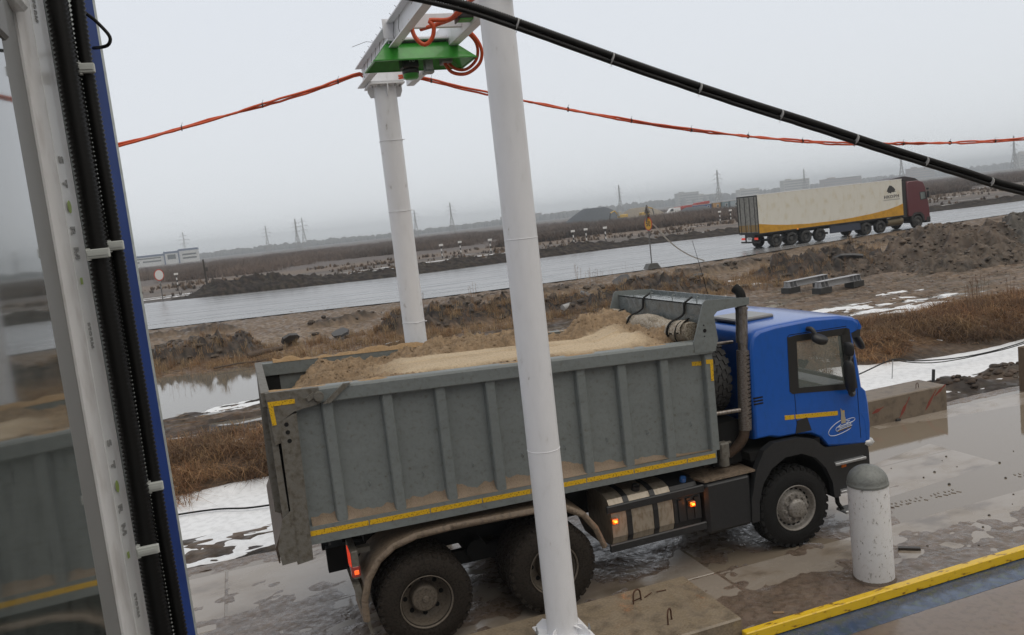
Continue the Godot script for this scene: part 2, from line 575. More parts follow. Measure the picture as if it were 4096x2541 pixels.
	for s in strips:
		var nn := 40 if s[1] - s[0] < 17.0 else 70
		var mesh := sheet(nn, 5, func(i: int, j: int):
			var x := lerpf(s[0], s[1], float(i) / nn)
			var mid: float = (s[2] + s[3]) / 2.0
			var half: float = absf(s[3] - s[2]) / 2.0 * (0.35 + 0.9 * absf(nB.get_noise_2d(x * 0.5, s[2])) + 0.4 * nC.get_noise_2d(x, s[2])) * sin(PI * clampf(float(i) / nn, 0.02, 0.98))
			var q: float = lerpf(mid + half, mid - half, j / 5.0) + s[4] * nA.get_noise_2d(x * 0.8, s[3])
			return [Vector3(x, 0.57, q), Color(1, 1, 1)])
		solo("snow_strip", "", "", mesh, cache["m_snow"], "", "structure")

func build_road() -> void:
	var asphalt := M("wet_asphalt", Color(0.23, 0.232, 0.238), 0.27, 0.0, {"spec": 0.6, "tile": 5.0, "world": true, "freq": 0.01, "stretch": Vector3(6.0, 1.0, 0.6), "ramp": [[0.25, gray(0.45)], [0.42, gray(0.85)], [0.7, gray(1.15)]], "oct": 3})
	var n := 150
	var lane := sheet(n, 8, func(i: int, j: int):
		var x := lerpf(-110.0, 380.0, pow(float(i) / n, 1.25))
		var t := j / 8.0
		return [Vector3(x, 0.66 + 0.10 * sin(t * PI), lerpf(near_edge(x), far_edge(x), t)), Color(1, 1, 1)])
	solo("road", "", "", lane, asphalt, "", "structure")
	# wetter wheel paths worn along the lanes
	for tr in [[0.10, 0.7], [0.17, 0.5], [0.30, 0.9], [0.37, 0.5], [0.52, 0.6], [0.60, 1.0], [0.72, 0.6], [0.83, 0.8]]:
		var path := sheet(n, 1, func(i: int, j: int):
			var x := lerpf(-110.0, 380.0, pow(float(i) / n, 1.25))
			var span := near_edge(x) - far_edge(x)
			var t: float = tr[0] + (tr[1] * j + 0.25 * nB.get_noise_2d(x * 0.12, tr[0] * 90.0)) / span
			return [Vector3(x, 0.664 + 0.10 * sin(t * PI), near_edge(x) - span * t), Color(1, 1, 1)])
		solo("wheel_path", "", "", path, M("path_asphalt", gray(0.10), 0.2, 0.0, {"spec": 0.6, "tile": 6.0, "world": true, "freq": 0.012, "stretch": Vector3(8.0, 1.0, 0.5), "ramp": [[0.3, gray(0.6)], [0.7, gray(1.5)]]}), "", "structure")
	# worn white line along the near shoulder
	var mark := sheet(n, 1, func(i: int, j: int):
		var x := lerpf(-110.0, 380.0, pow(float(i) / n, 1.25))
		var t := (3.0 + 0.16 * j) / (near_edge(x) - far_edge(x))
		return [Vector3(x, 0.664 + 0.10 * sin(t * PI), near_edge(x) - 3.0 - 0.16 * j), Color(1, 1, 1)])
	solo("road_edge_line", "", "", mark, M("road_paint", gray(0.5), 0.3, 0.0, {"tile": 3.0, "world": true, "ramp": [[0.35, gray(0.25)], [0.55, gray(1.0)]], "freq": 0.03}), "", "structure")
	# bank of dug soil on the far side of the road
	var bank := sheet(460, 22, func(i: int, j: int):
		var x := lerpf(-13.5, 118.0, i / 460.0)
		var t := j / 22.0
		var k := sm(-13.5, -8.0, x) * (1.0 + 0.5 * sm(6.0, -4.0, x)) * (0.75 + 0.3 * nA.get_noise_2d(x * 0.9, 5.0)) * (1.0 - 0.45 * sm(22.0, 60.0, x))
		var zc := far_edge(x) - 0.2 - 9.0 * t + 0.8 * nA.get_noise_2d(x * 1.2, 12.0)
		var h := pow(maxf(sin(PI * pow(t, 0.8)), 0.0), 0.8) * 1.25 * k
		h += (nB.get_noise_2d(x * 0.5, zc * 0.6) * 0.8 + nC.get_noise_2d(x * 0.5, zc * 0.5) * 0.5) * sin(PI * t) * k
		var f := nC.get_noise_2d(x * 0.7, zc * 0.7)
		return [Vector3(x, 0.44 + h, zc), Color(0.034, 0.030, 0.029).lerp(Color(0.095, 0.08, 0.066), clampf(0.2 + 1.1 * f, 0.0, 1.0))])
	solo("soil_bank", "long bank of dark dug soil along the far side of the wet road", "soil bank", bank, M("bank_soil", gray(1.0), 0.9, 0.0, {"vc": true, "spec": 0.25, "tile": 5.0, "world": true, "freq": 0.02, "ramp": [[0.2, gray(0.5)], [0.5, gray(0.95)], [0.8, gray(1.5)]], "bump": 8.0, "bfreq": 0.022}))

func heap(label: String, c: Vector3, rx: float, rz: float, h: float, sd: float, tint: Color) -> void:
	var n := 110
	var m := sheet(n, n, func(i: int, j: int):
		var u := i / float(n) * 2.0 - 1.0
		var v := j / float(n) * 2.0 - 1.0
		var x := u * rx
		var z := v * rz
		var ang := atan2(v, u)
		var r := sqrt(u * u + v * v) / (1.0 + 0.18 * nA.get_noise_2d(cos(ang) * 40.0 + sd, sin(ang) * 40.0))
		var y := h * pow(maxf(0.0, cos(minf(r, 1.0) * PI / 2.0)), 1.15)
		y *= 1.0 + 0.38 * nA.get_noise_2d(x * 8.0 + sd, z * 8.0)
		y += (0.34 * nB.get_noise_2d(x * 0.8 + sd, z * 0.8) + 0.26 * nC.get_noise_2d(x * 0.7, z * 0.7 + sd)) * sm(1.05, 0.7, r)
		if r > 0.97: y = minf(y, 0.0) - 0.1
		var f := nB.get_noise_2d(x + sd, z) + 0.6 * nC.get_noise_2d(x, z)
		return [Vector3(x, y - 0.12, z), (tint * (1.0 + 0.75 * f)).clamp()])
	var verts: PackedVector3Array = m.surface_get_arrays(0)[Mesh.ARRAY_VERTEX]
	rng.seed = int(sd)
	for k in int(rx * rz * 34.0):
		var v := verts[rng.randi() % verts.size()]
		if v.y < -0.02: continue
		var s := rng.randf_range(0.05, 0.2) * (1.8 if rng.randf() < 0.05 else 1.0)
		heap_x.append(Transform3D(Basis.from_euler(Vector3(rng.randf() * TAU, rng.randf() * TAU, 0)).scaled(Vector3(s * 1.3, s * 0.8, s)), c + v + Vector3(rng.randfn(0, 0.05), 0.0, rng.randfn(0, 0.05))))
		heap_c.append(tint * rng.randf_range(0.5, 1.7))
	var o := solo("soil_heap", label, "soil heap", m, cache["m_soil"], "heaps of dug soil beside the road")
	o.position = c

func build_yard() -> void:
	# 6 m x 2 m concrete road slabs of the weighing lane
	var slab_mats := []
	for k in 3:
		slab_mats.append(M("wet_concrete_%d" % k, Color(0.29, 0.252, 0.212) * [1.0, 0.95, 1.04][k], 0.3, 0.0, {"spec": 0.6, "tile": 3.1 + k, "freq": 0.008, "world": true, "stretch": Vector3(1.8, 1.0, 1.0), "ramp": [[0.12, Color(0.52, 0.48, 0.43)], [0.4, Color(0.9, 0.87, 0.83)], [0.55, gray(1.0)], [0.8, Color(1.15, 1.12, 1.07)]], "oct": 6, "rr": [0.07, 0.32], "rfreq": 0.009, "bump": 0.3, "bfreq": 0.012}))
	var yard := thing("yard", "", "")
	yard.set_meta("kind", "structure")
	rng.seed = 5
	var mesh_slab := S()
	cbox(mesh_slab, Vector3(0, -0.09, 0), Vector3(5.975, 0.18, 1.935), 0.012)
	var shared := to_mesh(mesh_slab)
	for r in 4:
		for k in 8:
			var o := part(yard, "concrete_slab", shared, slab_mats[rng.randi() % 3])
			o.position = Vector3(-16.35 + 6.0 * k, rng.randf_range(-0.006, 0.003), -2.85 + 1.96 * r)
			o.rotation = Vector3(rng.randf_range(-0.003, 0.003), 0, rng.randf_range(-0.0012, 0.0012))
	# rainwater film in the low places of the lane
	var w := S()
	quad(w, Vector3(-26, -0.0022, -4.0), Vector3(34, -0.0022, -4.0), Vector3(34, -0.0022, 2.1), Vector3(-26, -0.0022, 2.1), Vector3.UP)
	solo("puddle_water", "", "", w, M("puddle", Color(0.20, 0.165, 0.125), 0.03, 0.0, {"spec": 0.62, "tile": 0.8, "world": true, "bump": 0.02, "bfreq": 0.03}), "", "structure")
	# mud carried onto the slabs: thick and trodden by the bollard, thin wheel tracks elsewhere
	var nx := 420
	var nz := 110
	var mud := sheet(nx, nz, func(i: int, j: int):
		var x := lerpf(-13.0, 19.0, i / float(nx))
		var z := lerpf(-4.25, 2.05, j / float(nz))
		var a := nA.get_noise_2d(x * 2.0, z * 5.0)
		var b := nB.get_noise_2d(x * 0.9, z * 1.6)
		var f := nC.get_noise_2d(x * 1.1, z * 1.1)
		var thick := sm(0.05, 0.75, z + 0.12 * x * sm(3.0, 0.0, x) + 0.5 * a) * sm(-3.2, -1.6, x)
		thick = maxf(thick, 0.75 * sm(-3.75, -4.15, z + 0.15 * a))
		thick = maxf(thick, 0.52 * sm(3.2, 1.0, x + 1.2 * a))
		var y := -0.024 + 0.042 * thick + 0.016 * a + 0.013 * b + 0.010 * f * (0.4 + thick)
		if thick > 0.5: y += 0.014 * nR.get_noise_2d(x * 1.6, z * 2.2)
		# wheel tracks
		for t in [-0.35, -2.15, -1.0]:
			y += 0.010 * sm(0.16, 0.06, absf(z - t + 0.12 * a)) * (0.5 + b)
		return [Vector3(x, y, z), Color(0.150, 0.112, 0.085) * (1.0 + 0.3 * f + 0.25 * b)])
	# tread prints pressed up out of the mud by passing wheels
	for tr in [[1.6, 12.0, -0.45, 0.05]]:
		var pr := S()
		rng.seed = int(tr[2] * 100.0) + 500
		var x: float = tr[0]
		while x < tr[1]:
			var z: float = tr[2] + tr[3] * (x - 2.0) + 0.03 * nB.get_noise_2d(x * 0.6, tr[2])
			if nB.get_noise_2d(x * 0.7, tr[2] * 9.0) > 0.05:
				for s in [-1.0, 1.0]:
					box(pr, Vector3(x + rng.randfn(0, 0.012), -0.001, z + s * 0.05 + rng.randfn(0, 0.01)), Vector3(0.022, 0.010 + 0.004 * rng.randf(), 0.07 * rng.randf_range(0.3, 1.0)), Basis(Vector3.UP, s * 0.5))
			x += 0.085
		solo("tyre_print", "", "", pr, M("print_mud", Color(0.20, 0.165, 0.135), 0.4, 0.0, {"spec": 0.5}), "", "structure")
	solo("mud", "", "", mud, M("lane_mud", gray(1.0), 0.35, 0.0, {"vc": true, "spec": 0.6, "tile": 1.3, "world": true, "freq": 0.02, "ramp": [[0.2, gray(0.7)], [0.7, gray(1.1)]], "rr": [0.16, 0.5], "rfreq": 0.015, "bump": 0.9, "bfreq": 0.02}), "", "structure")

func tuft_mesh(blades: int, h: float, lean: float, width: float, sd: int) -> Mesh:
	rng.seed = sd
	var st := S()
	for k in blades:
		var a := rng.randf() * TAU
		var d := Vector3(cos(a), 0, sin(a))
		var s := Vector3(-d.z, 0, d.x) * width
		var o := Vector3(rng.randfn(0, 0.09), -0.04, rng.randfn(0, 0.09))
		var hh := h * rng.randf_range(0.5, 1.15)
		var l := lean * rng.randf_range(0.2, 1.3)
		var m := o + d * hh * l * 0.35 + Vector3(0, hh * 0.62, 0)
		var t := o + d * hh * l * 1.1 + Vector3(0, hh * maxf(0.15, 1.0 - 0.45 * l), 0)
		quad(st, o - s, o + s, m + s * 0.7, m - s * 0.7, d)
		tri(st, m - s * 0.7, m + s * 0.7, t, d)
	return to_mesh(st)

func scatter(called: String, label: String, category: String, mesh: Mesh, m: Material, xf: Array, cols: Array) -> void:
	var mm := MultiMesh.new()
	mm.transform_format = MultiMesh.TRANSFORM_3D
	mm.use_colors = true
	mm.mesh = mesh
	mm.instance_count = xf.size()
	for i in xf.size():
		mm.set_instance_transform(i, xf[i])
		mm.set_instance_color(i, cols[i])
	var o := MultiMeshInstance3D.new()
	o.name = numbered(called)
	o.multimesh = mm
	o.material_override = m
	add_child(o)
	tag(o, label, category, "", "stuff")

func build_plants() -> void:
	var gm := M("dry_grass", gray(1.0), 0.8, 0.0, {"vc": true, "back": gray(0.4)})
	var rust := [Color(0.25, 0.125, 0.055), Color(0.33, 0.19, 0.09), Color(0.17, 0.085, 0.042), Color(0.40, 0.25, 0.12)]
	for v in 3:
		var mesh := tuft_mesh(26, 0.46, 1.9, 0.006, 10 + v)
		var xf := []
		var cs := []
		rng.seed = 100 + v
		for k in 2600:
			var x := rng.randf_range(-20.0, 34.0)
			var z := rng.randf_range(-13.8, -8.25)
			if nB.get_noise_2d(x * 0.5, z * 0.8) + 0.35 * sm(-8.3, -9.0, z) * sm(-13.5, -11.5, z) < 0.02: continue
			var s := rng.randf_range(0.5, 1.25)
			xf.append(Transform3D(Basis(Vector3.UP, rng.randf() * TAU).scaled(Vector3(s, s * rng.randf_range(0.6, 1.1), s)), Vector3(x, ground_at(x, z), z)))
			cs.append(rust[rng.randi() % 4] * rng.randf_range(0.35, 1.0) * (1.0 + 0.7 * nA.get_noise_2d(x * 5.0, z * 5.0)))
		scatter("bank_grass", "rust brown matted grass on the bank beyond the snow ditch", "grass", mesh, gm, xf, cs)
	# straw-coloured grass along the foot of the road slope
	for v in 2:
		var mesh := tuft_mesh(16, 0.48, 0.7, 0.007, 20 + v)
		var xf := []
		var cs := []
		rng.seed = 200 + v
		for k in 2600:
			var x := rng.randf_range(-26.0, 34.0)
			var z := rng.randf_range(-31.5, -25.8)
			if nB.get_noise_2d(x * 0.45 + 9.0, z * 0.7) < 0.0 and rng.randf() > 0.2: continue
			if x > 22.0 and rng.randf() > 0.3: continue
			var s := rng.randf_range(0.5, 1.2)
			xf.append(Transform3D(Basis(Vector3.UP, rng.randf() * TAU).scaled(Vector3.ONE * s), Vector3(x, ground_at(x, z), z)))
			cs.append([Color(0.36, 0.23, 0.12), Color(0.27, 0.155, 0.075), Color(0.42, 0.30, 0.17)][rng.randi() % 3] * rng.randf_range(0.6, 1.1))
		scatter("verge_grass", "straw coloured dry grass at the foot of the road slope", "grass", mesh, gm, xf, cs)
	# tall dry weeds along the verge
	var weed := S()
	rng.seed = 66
	for k in 4:
		var o := Vector3(rng.randfn(0, 0.08), -0.05, rng.randfn(0, 0.08))
		var t := o + Vector3(rng.randfn(0, 0.10), rng.randf_range(0.9, 1.5), rng.randfn(0, 0.10))
		var s := Vector3(0.007, 0, 0.004)
		quad(weed, o - s, o + s, t + s * 0.6, t - s * 0.6, Vector3.BACK)
		for q in 6:
			var m := o.lerp(t, rng.randf_range(0.5, 1.0))
			tri(weed, m - s * 0.6, m + s * 0.6, m + Vector3(rng.randfn(0, 0.08), rng.randf_range(0.05, 0.2), rng.randfn(0, 0.05)), Vector3.BACK)
	var wx := []
	var wc := []
	for k in 420:
		var x := rng.randf_range(-24.0, 34.0)
		var z := rng.randf_range(-36.0, -25.5) if rng.randf() > 0.35 else rng.randf_range(-12.5, -8.2)
		if nA.get_noise_2d(x * 1.6 + 70.0, z * 1.5) < 0.05: continue
		wx.append(Transform3D(Basis(Vector3.UP, rng.randf() * TAU).scaled(Vector3.ONE * rng.randf_range(0.5, 1.1)), Vector3(x, ground_at(x, z), z)))
		wc.append([Color(0.17, 0.10, 0.06), Color(0.26, 0.17, 0.10)][rng.randi() % 2])
	scatter("dry_weeds", "tall thin dry weeds standing along the verge and bank", "weeds", to_mesh(weed), gm, wx, wc)
	# flattened stalks and litter on the mud
	var stalk := S()
	box(stalk, Vector3(0, 0.004, 0), Vector3(0.30, 0.008, 0.010))
	box(stalk, Vector3(0.03, 0.008, 0.06), Vector3(0.22, 0.007, 0.009), Basis(Vector3.UP, 0.6))
	var sx := []
	var sc := []
	rng.seed = 300
	for k in 15000:
		var x := rng.randf_range(-20.0, 40.0)
		var z := rng.randf_range(-30.0, -8.4)
		if nA.get_noise_2d(x * 2.0, z * 3.0) < -0.05: continue
		sx.append(Transform3D(Basis(Vector3.UP, rng.randfn(0.0, 0.6)).scaled(Vector3.ONE * rng.randf_range(0.4, 1.3)), Vector3(x, ground_at(x, z) + 0.005, z)))
		sc.append([Color(0.22, 0.13, 0.07), Color(0.10, 0.065, 0.045), Color(0.32, 0.22, 0.13)][rng.randi() % 3])
	scatter("flattened_stalks", "flattened brown stalks pressed into the rutted mud", "straw", to_mesh(stalk), gm, sx, sc)
	# loose lumps of soil
	var lump := S()
	rng.seed = 41
	var pts := []
	for k in 12: pts.append(Vector3(rng.randfn(), rng.randfn(), rng.randfn()).normalized())
	lathe(lump, [[0.0, -0.5], [0.30, -0.40], [0.52, -0.12], [0.47, 0.10], [0.26, 0.43], [0.0, 0.48]], Vector3.ZERO, Basis(), 7)
	var lx := []
	var lc := []
	rng.seed = 310
	for k in 6500:
		var x := rng.randf_range(-22.0, 46.0)
		var z := rng.randf_range(-38.0, -4.3)
		var k2 := clods(x, z)
		var s := 0.0
		if k2 > 0.15: s = rng.randf_range(0.08, 0.34) if z < -10.0 else rng.randf_range(0.04, 0.15)
		elif z < -28.0:
			s = rng.randf_range(0.03, 0.12)
			if z < -32.5 and rng.randf() < 0.85: continue
		elif z < -8.6: s = rng.randf_range(0.02, 0.10)
		elif z > -5.6: s = rng.randf_range(0.02, 0.09)
		else: continue
		if k2 <= 0.15 and rng.randf() > 0.5: continue
		var bs := Basis.from_euler(Vector3(rng.randf() * TAU, rng.randf() * TAU, rng.randf() * TAU)).scaled(Vector3(s * rng.randf_range(0.8, 1.6), s * rng.randf_range(0.5, 0.9), s))
		lx.append(Transform3D(bs, Vector3(x, ground_at(x, z) + s * 0.08, z)))
		lc.append(Color(0.062, 0.05, 0.042).lerp(Color(0.15, 0.115, 0.085), rng.randf() * (0.6 if k2 > 0.15 else 1.0)))
	scatter("soil_lumps", "loose lumps of dark soil scattered over the mud and ridges", "soil", to_mesh(lump), cache["m_soil"], lx, lc)
	scatter("heap_clods", "clods lying over the soil heaps at the right", "soil", to_mesh(lump), cache["m_soil"], heap_x, heap_c)
	# turned-up clods along the edge of the snow behind the long block
	var ex := []
	var ec := []
	rng.seed = 312
	for k in 900:
		var x := rng.randf_range(6.7, 16.0)
		var z := -5.25 + rng.randfn(0.0, 0.28)
		var pile := nB.get_noise_2d(x * 0.9, 1.0) + 0.25 + 0.5 * sm(10.0, 12.0, x)
		if rng.randf() > pile + 0.15: continue
		var s := rng.randf_range(0.04, 0.20)
		ex.append(Transform3D(Basis.from_euler(Vector3(rng.randf() * TAU, rng.randf() * TAU, rng.randf() * TAU)).scaled(Vector3(s * 1.4, s * 0.8, s)), Vector3(x, ground_at(x, z) + maxf(0.0, pile) * 0.16 * rng.randf(), z)))
		ec.append(Color(0.075, 0.052, 0.038) * rng.randf_range(0.6, 1.5))
	scatter("verge_clods", "turned-up brown clods along the snow behind the long concrete block", "soil", to_mesh(lump), cache["m_soil"], ex, ec)
	# leafless scrub on the plain
	var tw := S()
	rng.seed = 51
	for k in 34:
		var a := rng.randf() * TAU
		var d := Vector3(cos(a), 0, sin(a))
		var o := Vector3(rng.randfn(0, 0.5), 0, rng.randfn(0, 0.5))
		var t := o + d * rng.randf_range(0.2, 0.9) + Vector3(0, rng.randf_range(0.8, 1.9), 0)
		var s := Vector3(-d.z, 0, d.x) * 0.022
		tri(tw, o - s, o + s, t, d)
		for q in 3:
			var m := o.lerp(t, rng.randf_range(0.35, 0.8))
			var u := m + Vector3(rng.randfn(0, 0.3), rng.randf_range(0.15, 0.6), rng.randfn(0, 0.3))
			tri(tw, m - s * 0.6, m + s * 0.6, u, d)
	var bm := to_mesh(tw)
	var scrub := M("scrub", gray(1.0), 0.9, 0.0, {"vc": true})
	var bxf := []
	var bc := []
	rng.seed = 400
	for k in 22000:
		var past := 60.0 + pow(rng.randf(), 1.7) * 330.0
		var u := rng.randf()
		var zz := -75.0 - past
		var x := lerpf(zz * -0.0 - 70.0, 110.0 - zz * 0.95, u)
		var dn := nA.get_noise_2d(x * 0.35, zz * 0.35)
		if dn < -0.12 + 0.3 * sm(120.0, 60.0, past): continue
		if x > 118.0 and past > 150.0 and rng.randf() > 0.35: continue
		var s := rng.randf_range(0.7, 1.35) * (1.0 + 0.4 * dn)
		bxf.append(Transform3D(Basis(Vector3.UP, rng.randf() * TAU).scaled(Vector3(s * 1.5, s * 0.9, s * 1.5)), Vector3(x, 0.4, zz)))
		bc.append(Color(0.085, 0.064, 0.055).lerp(Color(0.17, 0.125, 0.10), rng.randf()) * (1.0 + 0.6 * nA.get_noise_2d(x * 0.5, zz * 0.5)))
	scatter("scrub", "leafless purple brown scrub covering the plain beyond the road", "scrub", bm, scrub, bxf, bc)
	var dry := tuft_mesh(26, 0.9, 0.8, 0.03, 61)
	var dx := []
	var dc := []
	rng.seed = 410
	for k in 9000:
		var x := rng.randf_range(-60.0, 190.0)
		var past := rng.randf_range(10.0, 66.0)
		if nB.get_noise_2d(x * 0.10, past * 0.12) + 0.4 * nA.get_noise_2d(x, past * 2.0) < 0.12 + 0.12 * sm(45.0, 20.0, past): continue
		dx.append(Transform3D(Basis(Vector3.UP, rng.randf() * TAU).scaled(Vector3.ONE * rng.randf_range(0.3, 1.0)), Vector3(x, 0.42, far_edge(x) - past)))
		dc.append([Color(0.20, 0.135, 0.085), Color(0.13, 0.09, 0.062), Color(0.085, 0.066, 0.056)][rng.randi() % 3])
	scatter("field_grass", "tan dry grass in the wet field behind the soil bank", "grass", dry, gm, dx, dc)
	# far-off wood on the horizon
	var wood := S()
	rng.seed = 71
	for row in 3:
		var zz := -1750.0 - 90.0 * row
		var x := -900.0
		while x < 2400.0:
			var w := rng.randf_range(8.0, 18.0)
			var h := 5.0 + 5.0 * (0.5 + nA.get_noise_2d(x * 0.02, row * 50.0)) + rng.randf_range(0.0, 5.0) + 8.0 * sm(300.0, 1000.0, x)
			lathe(wood, [[w * 0.5, 0.0], [w * 0.55, h * 0.5], [w * 0.34, h * 0.85], [0.0, h]], Vector3(x, 0, zz + rng.randf_range(-40, 40)), Basis(), 7)
			x += w * 0.62
	solo("distant_wood", "blue grey belt of trees fading into haze on the horizon", "wood", wood, M("far_wood", Color(0.085, 0.075, 0.064), 0.95), "", "stuff")

# ---------- the weighing site ----------
func catenary(a: Vector3, b: Vector3, sag: float, n := 40, wob := 0.0, sd := 0.0) -> Array:
	var p := []
	for i in n + 1:
		var t := i / float(n)
		var q := a.lerp(b, t)
		q.y -= 4.0 * sag * t * (1.0 - t)
		q += Vector3(0, nB.get_noise_2d(t * 9.0 + sd, sd), nB.get_noise_2d(t * 9.0, sd + 40.0)) * wob
		p.append(q)
	return p

func spline(pts: Array, step: float) -> Array:
	var c := Curve3D.new()
	for i in pts.size():
		var a: Vector3 = pts[maxi(i - 1, 0)]
		var b: Vector3 = pts[mini(i + 1, pts.size() - 1)]
		c.add_point(pts[i], -(b - a) / 6.0, (b - a) / 6.0)
	c.bake_interval = step
	var out := []
	var n := int(c.get_baked_length() / step)
	for i in n + 1: out.append(c.sample_baked(i * c.get_baked_length() / n))
	return out

func build_gantry() -> void:
	var white := M("white_enamel", Color(0.76, 0.77, 0.80), 0.42, 0.0, {"tile": 1.6, "freq": 0.02, "stretch": Vector3(1, 3.0, 1), "oct": 6, "gain": 0.6, "ramp": [[0.09, Color(0.35, 0.31, 0.27)], [0.105, Color(0.88, 0.875, 0.86)], [0.3, gray(0.965)], [0.7, gray(1.0)]], "bump": 0.03, "bfreq": 0.05})
	var galv := M("galvanised", Color(0.42, 0.43, 0.44), 0.4, 0.6, {"tile": 0.6, "ramp": [[0.2, gray(0.75)], [0.7, gray(1.0)]], "freq": 0.02})
	var dark := M("dark_wire", gray(0.025), 0.6)
	# front post, standing on the concrete block in the foreground
	var p := thing("gantry_post", "tall white steel post in the foreground standing on the wide concrete block", "post", Vector3(-3.95, 0.5, 1.36), "posts of the weighing gantry")
	var st := S()
	cyl(st, Vector3(-3.95, 0.512, 1.36), Vector3(-3.95, 7.05, 1.36), 0.163, 0.163, 40)
	part(p, "tube", st, white)
	for y in [2.45, 4.55]:
		st = S()
		var seam := []
		for k in 33: seam.append(Vector3(-3.95 + 0.1635 * cos(TAU * k / 32.0), y, 1.36 + 0.1635 * sin(TAU * k / 32.0)))
		tube(st, seam, 0.004, 6)
		part(p, "weld_seam", st, white)
	st = S()
	bx(st, -4.2, -3.7, 0.5, 0.512, 1.11, 1.61)
	part(p, "base_plate", st, white)
	for k in 4:
		var a := PI / 4.0 + k * PI / 2.0
		st = S()
		var b := Basis(Vector3.UP, a)
		prism(st, [[0.150, 0.512], [0.30, 0.512], [0.30, 0.545], [0.225, 0.62], [0.16, 0.62]], Vector3(-3.95, 0, 1.36) - b.z * 0.005, b.x, Vector3.UP, b.z * 0.010)
		part(p, "gusset", st, white)
		st = S()
		var q := Vector3(-3.95, 0.5, 1.36) + b.rotated(Vector3.UP, 0.42).x * 0.27
		cyl(st, q + Vector3(0, 0.012, 0), q + Vector3(0, 0.035, 0), 0.016, 0.016, 6)
		cyl(st, q + Vector3(0, 0.03, 0), q + Vector3(0, 0.075, 0), 0.009, 0.009, 8)
		part(p, "anchor_bolt", st, galv)
	# flakes of torn film at the foot
	st = S()
	rng.seed = 8
	for k in 1:
		st = S()
		var a := 0.9 + 1.1 * k
		var o := Vector3(-3.95 + cos(a) * 0.166, 0.53 + rng.randf() * 0.2, 1.36 + sin(a) * 0.166)
		var d := Vector3(cos(a), 0.2, sin(a))
		tri(st, o, o + Vector3(-sin(a), 0.3, cos(a)) * 0.07, o + d * rng.randf_range(0.03, 0.09) - Vector3(0, 0.05, 0), d)
		part(p, "torn_film", st, white)
	# rear post beyond the truck
	p = thing("gantry_post", "white steel post rising behind the dump body with a bracketed head plate", "post", Vector3(-4.22, 0.0, -3.02), "posts of the weighing gantry")
	st = S()
	cyl(st, Vector3(-4.22, -0.1, -3.02), Vector3(-4.22, 6.83, -3.02), 0.163, 0.163, 40)
	part(p, "tube", st, white)
	for y in [6.06, 5.05, 3.42]:
		st = S()
		var ring := []
		for k in 25: ring.append(Vector3(-4.22 + 0.167 * cos(TAU * k / 24.0), y + 0.006 * sin(3.0 * TAU * k / 24.0), -3.02 + 0.167 * sin(TAU * k / 24.0)))
		tube(st, ring, 0.005, 5)
		box(st, Vector3(-4.06, y, -2.9), Vector3(0.03, 0.012, 0.012))
		part(p, "wire_tie", st, white)
	st = S()
	bx(st, -4.47, -3.97, 6.83, 6.855, -3.27, -2.77, 0.004)
	bx(st, -4.46, -3.98, 6.86, 6.88, -3.26, -2.78, 0.004)
	part(p, "head_plate", st, white)
	for k in 4:
		var b := Basis(Vector3.UP, k * PI / 2.0)
		st = S()
		prism(st, [[0.15, 6.83], [0.25, 6.83], [0.25, 6.76], [0.215, 6.68], [0.155, 6.68]], Vector3(-4.22, 0, -3.02) - b.z * 0.006, b.x, Vector3.UP, b.z * 0.012)
		part(p, "gusset", st, white)
		for t in [-0.12, 0.12]:
			st = S()
			var q: Vector3 = Vector3(-4.22, 6.83, -3.02) + b.x * 0.2 + b.z * t
			cyl(st, q, q - Vector3(0, 0.03, 0), 0.016, 0.016, 6)
			part(p, "bolt", st, galv)
	# beam: two channels with cross members
	var g := thing("gantry_beam", "white twin channel beam spanning the lane above the truck", "beam", Vector3(-4.15, 6.88, -0.9))
	for s in [-1.0, 1.0]:
		st = S()
		var x: float = -4.13 + s * 0.32
		bx(st, x - 0.01, x + 0.01, 6.885, 7.165, -3.35, 1.75)
		bx(st, x - (0.0 if s > 0 else 0.1), x + (0.1 if s > 0 else 0.0), 6.88, 6.895, -3.35, 1.75)
		bx(st, x - (0.0 if s > 0 else 0.1), x + (0.1 if s > 0 else 0.0), 7.155, 7.17, -3.35, 1.75)
		part(g, "channel", st, white)
	for z in [-3.2, -1.55, -0.25, 0.9]:
		st = S()
		bx(st, -4.44, -3.82, 6.95, 7.1, z - 0.03, z + 0.03, 0.004)
		part(g, "cross_member", st, white)
	st = S()
	for k in 9:
		var z := -3.0 + 0.32 * k
		tube(st, [Vector3(-4.46, 6.87, z), Vector3(-4.5, 7.0, z + 0.02), Vector3(-4.46, 7.2, z), Vector3(-4.5, 7.27, z - 0.05)], 0.003, 4)
	tube(st, [Vector3(-4.46, 7.19, -1.9), Vector3(-4.6, 7.22, -1.95), Vector3(-4.78, 7.17, -2.0)], 0.003, 4)
	part(g, "cable_ties", st, dark)
	# junction box with its hanger on the right-hand channel
	st = S()
	cbox(st, Vector3(-3.86, 6.98, 0.16), Vector3(0.24, 0.11, 0.17), 0.012)
	bx(st, -3.99, -3.98, 6.9, 7.14, 0.08, 0.24)
	bx(st, -3.74, -3.73, 6.9, 7.14, 0.08, 0.24)
	var jb := thing("camera_box", "small black camera box hanging under the beam near the foreground post", "camera", Vector3(-3.86, 6.92, 0.16))
	part(jb, "housing", st, M("black_plastic", gray(0.03), 0.35))
	st = S()
	bx(st, -3.97, -3.75, 6.915, 6.926, 0.085, 0.235)
	part(jb, "green_base", st, M("green_paint", Color(0.035, 0.30, 0.03), 0.32, 0.0, {"tile": 0.7, "freq": 0.012, "ramp": [[0.2, gray(0.8)], [0.7, gray(1.0)]], "coat": 0.3}))
	st = S()
	bx(st, -3.90, -3.84, 6.965, 6.995, 0.246, 0.249)
	part(jb, "label_plate", st, M("plate_white", gray(0.7), 0.5))
	# green hood with the scanner
	var green: Material = cache["m_green_paint"]
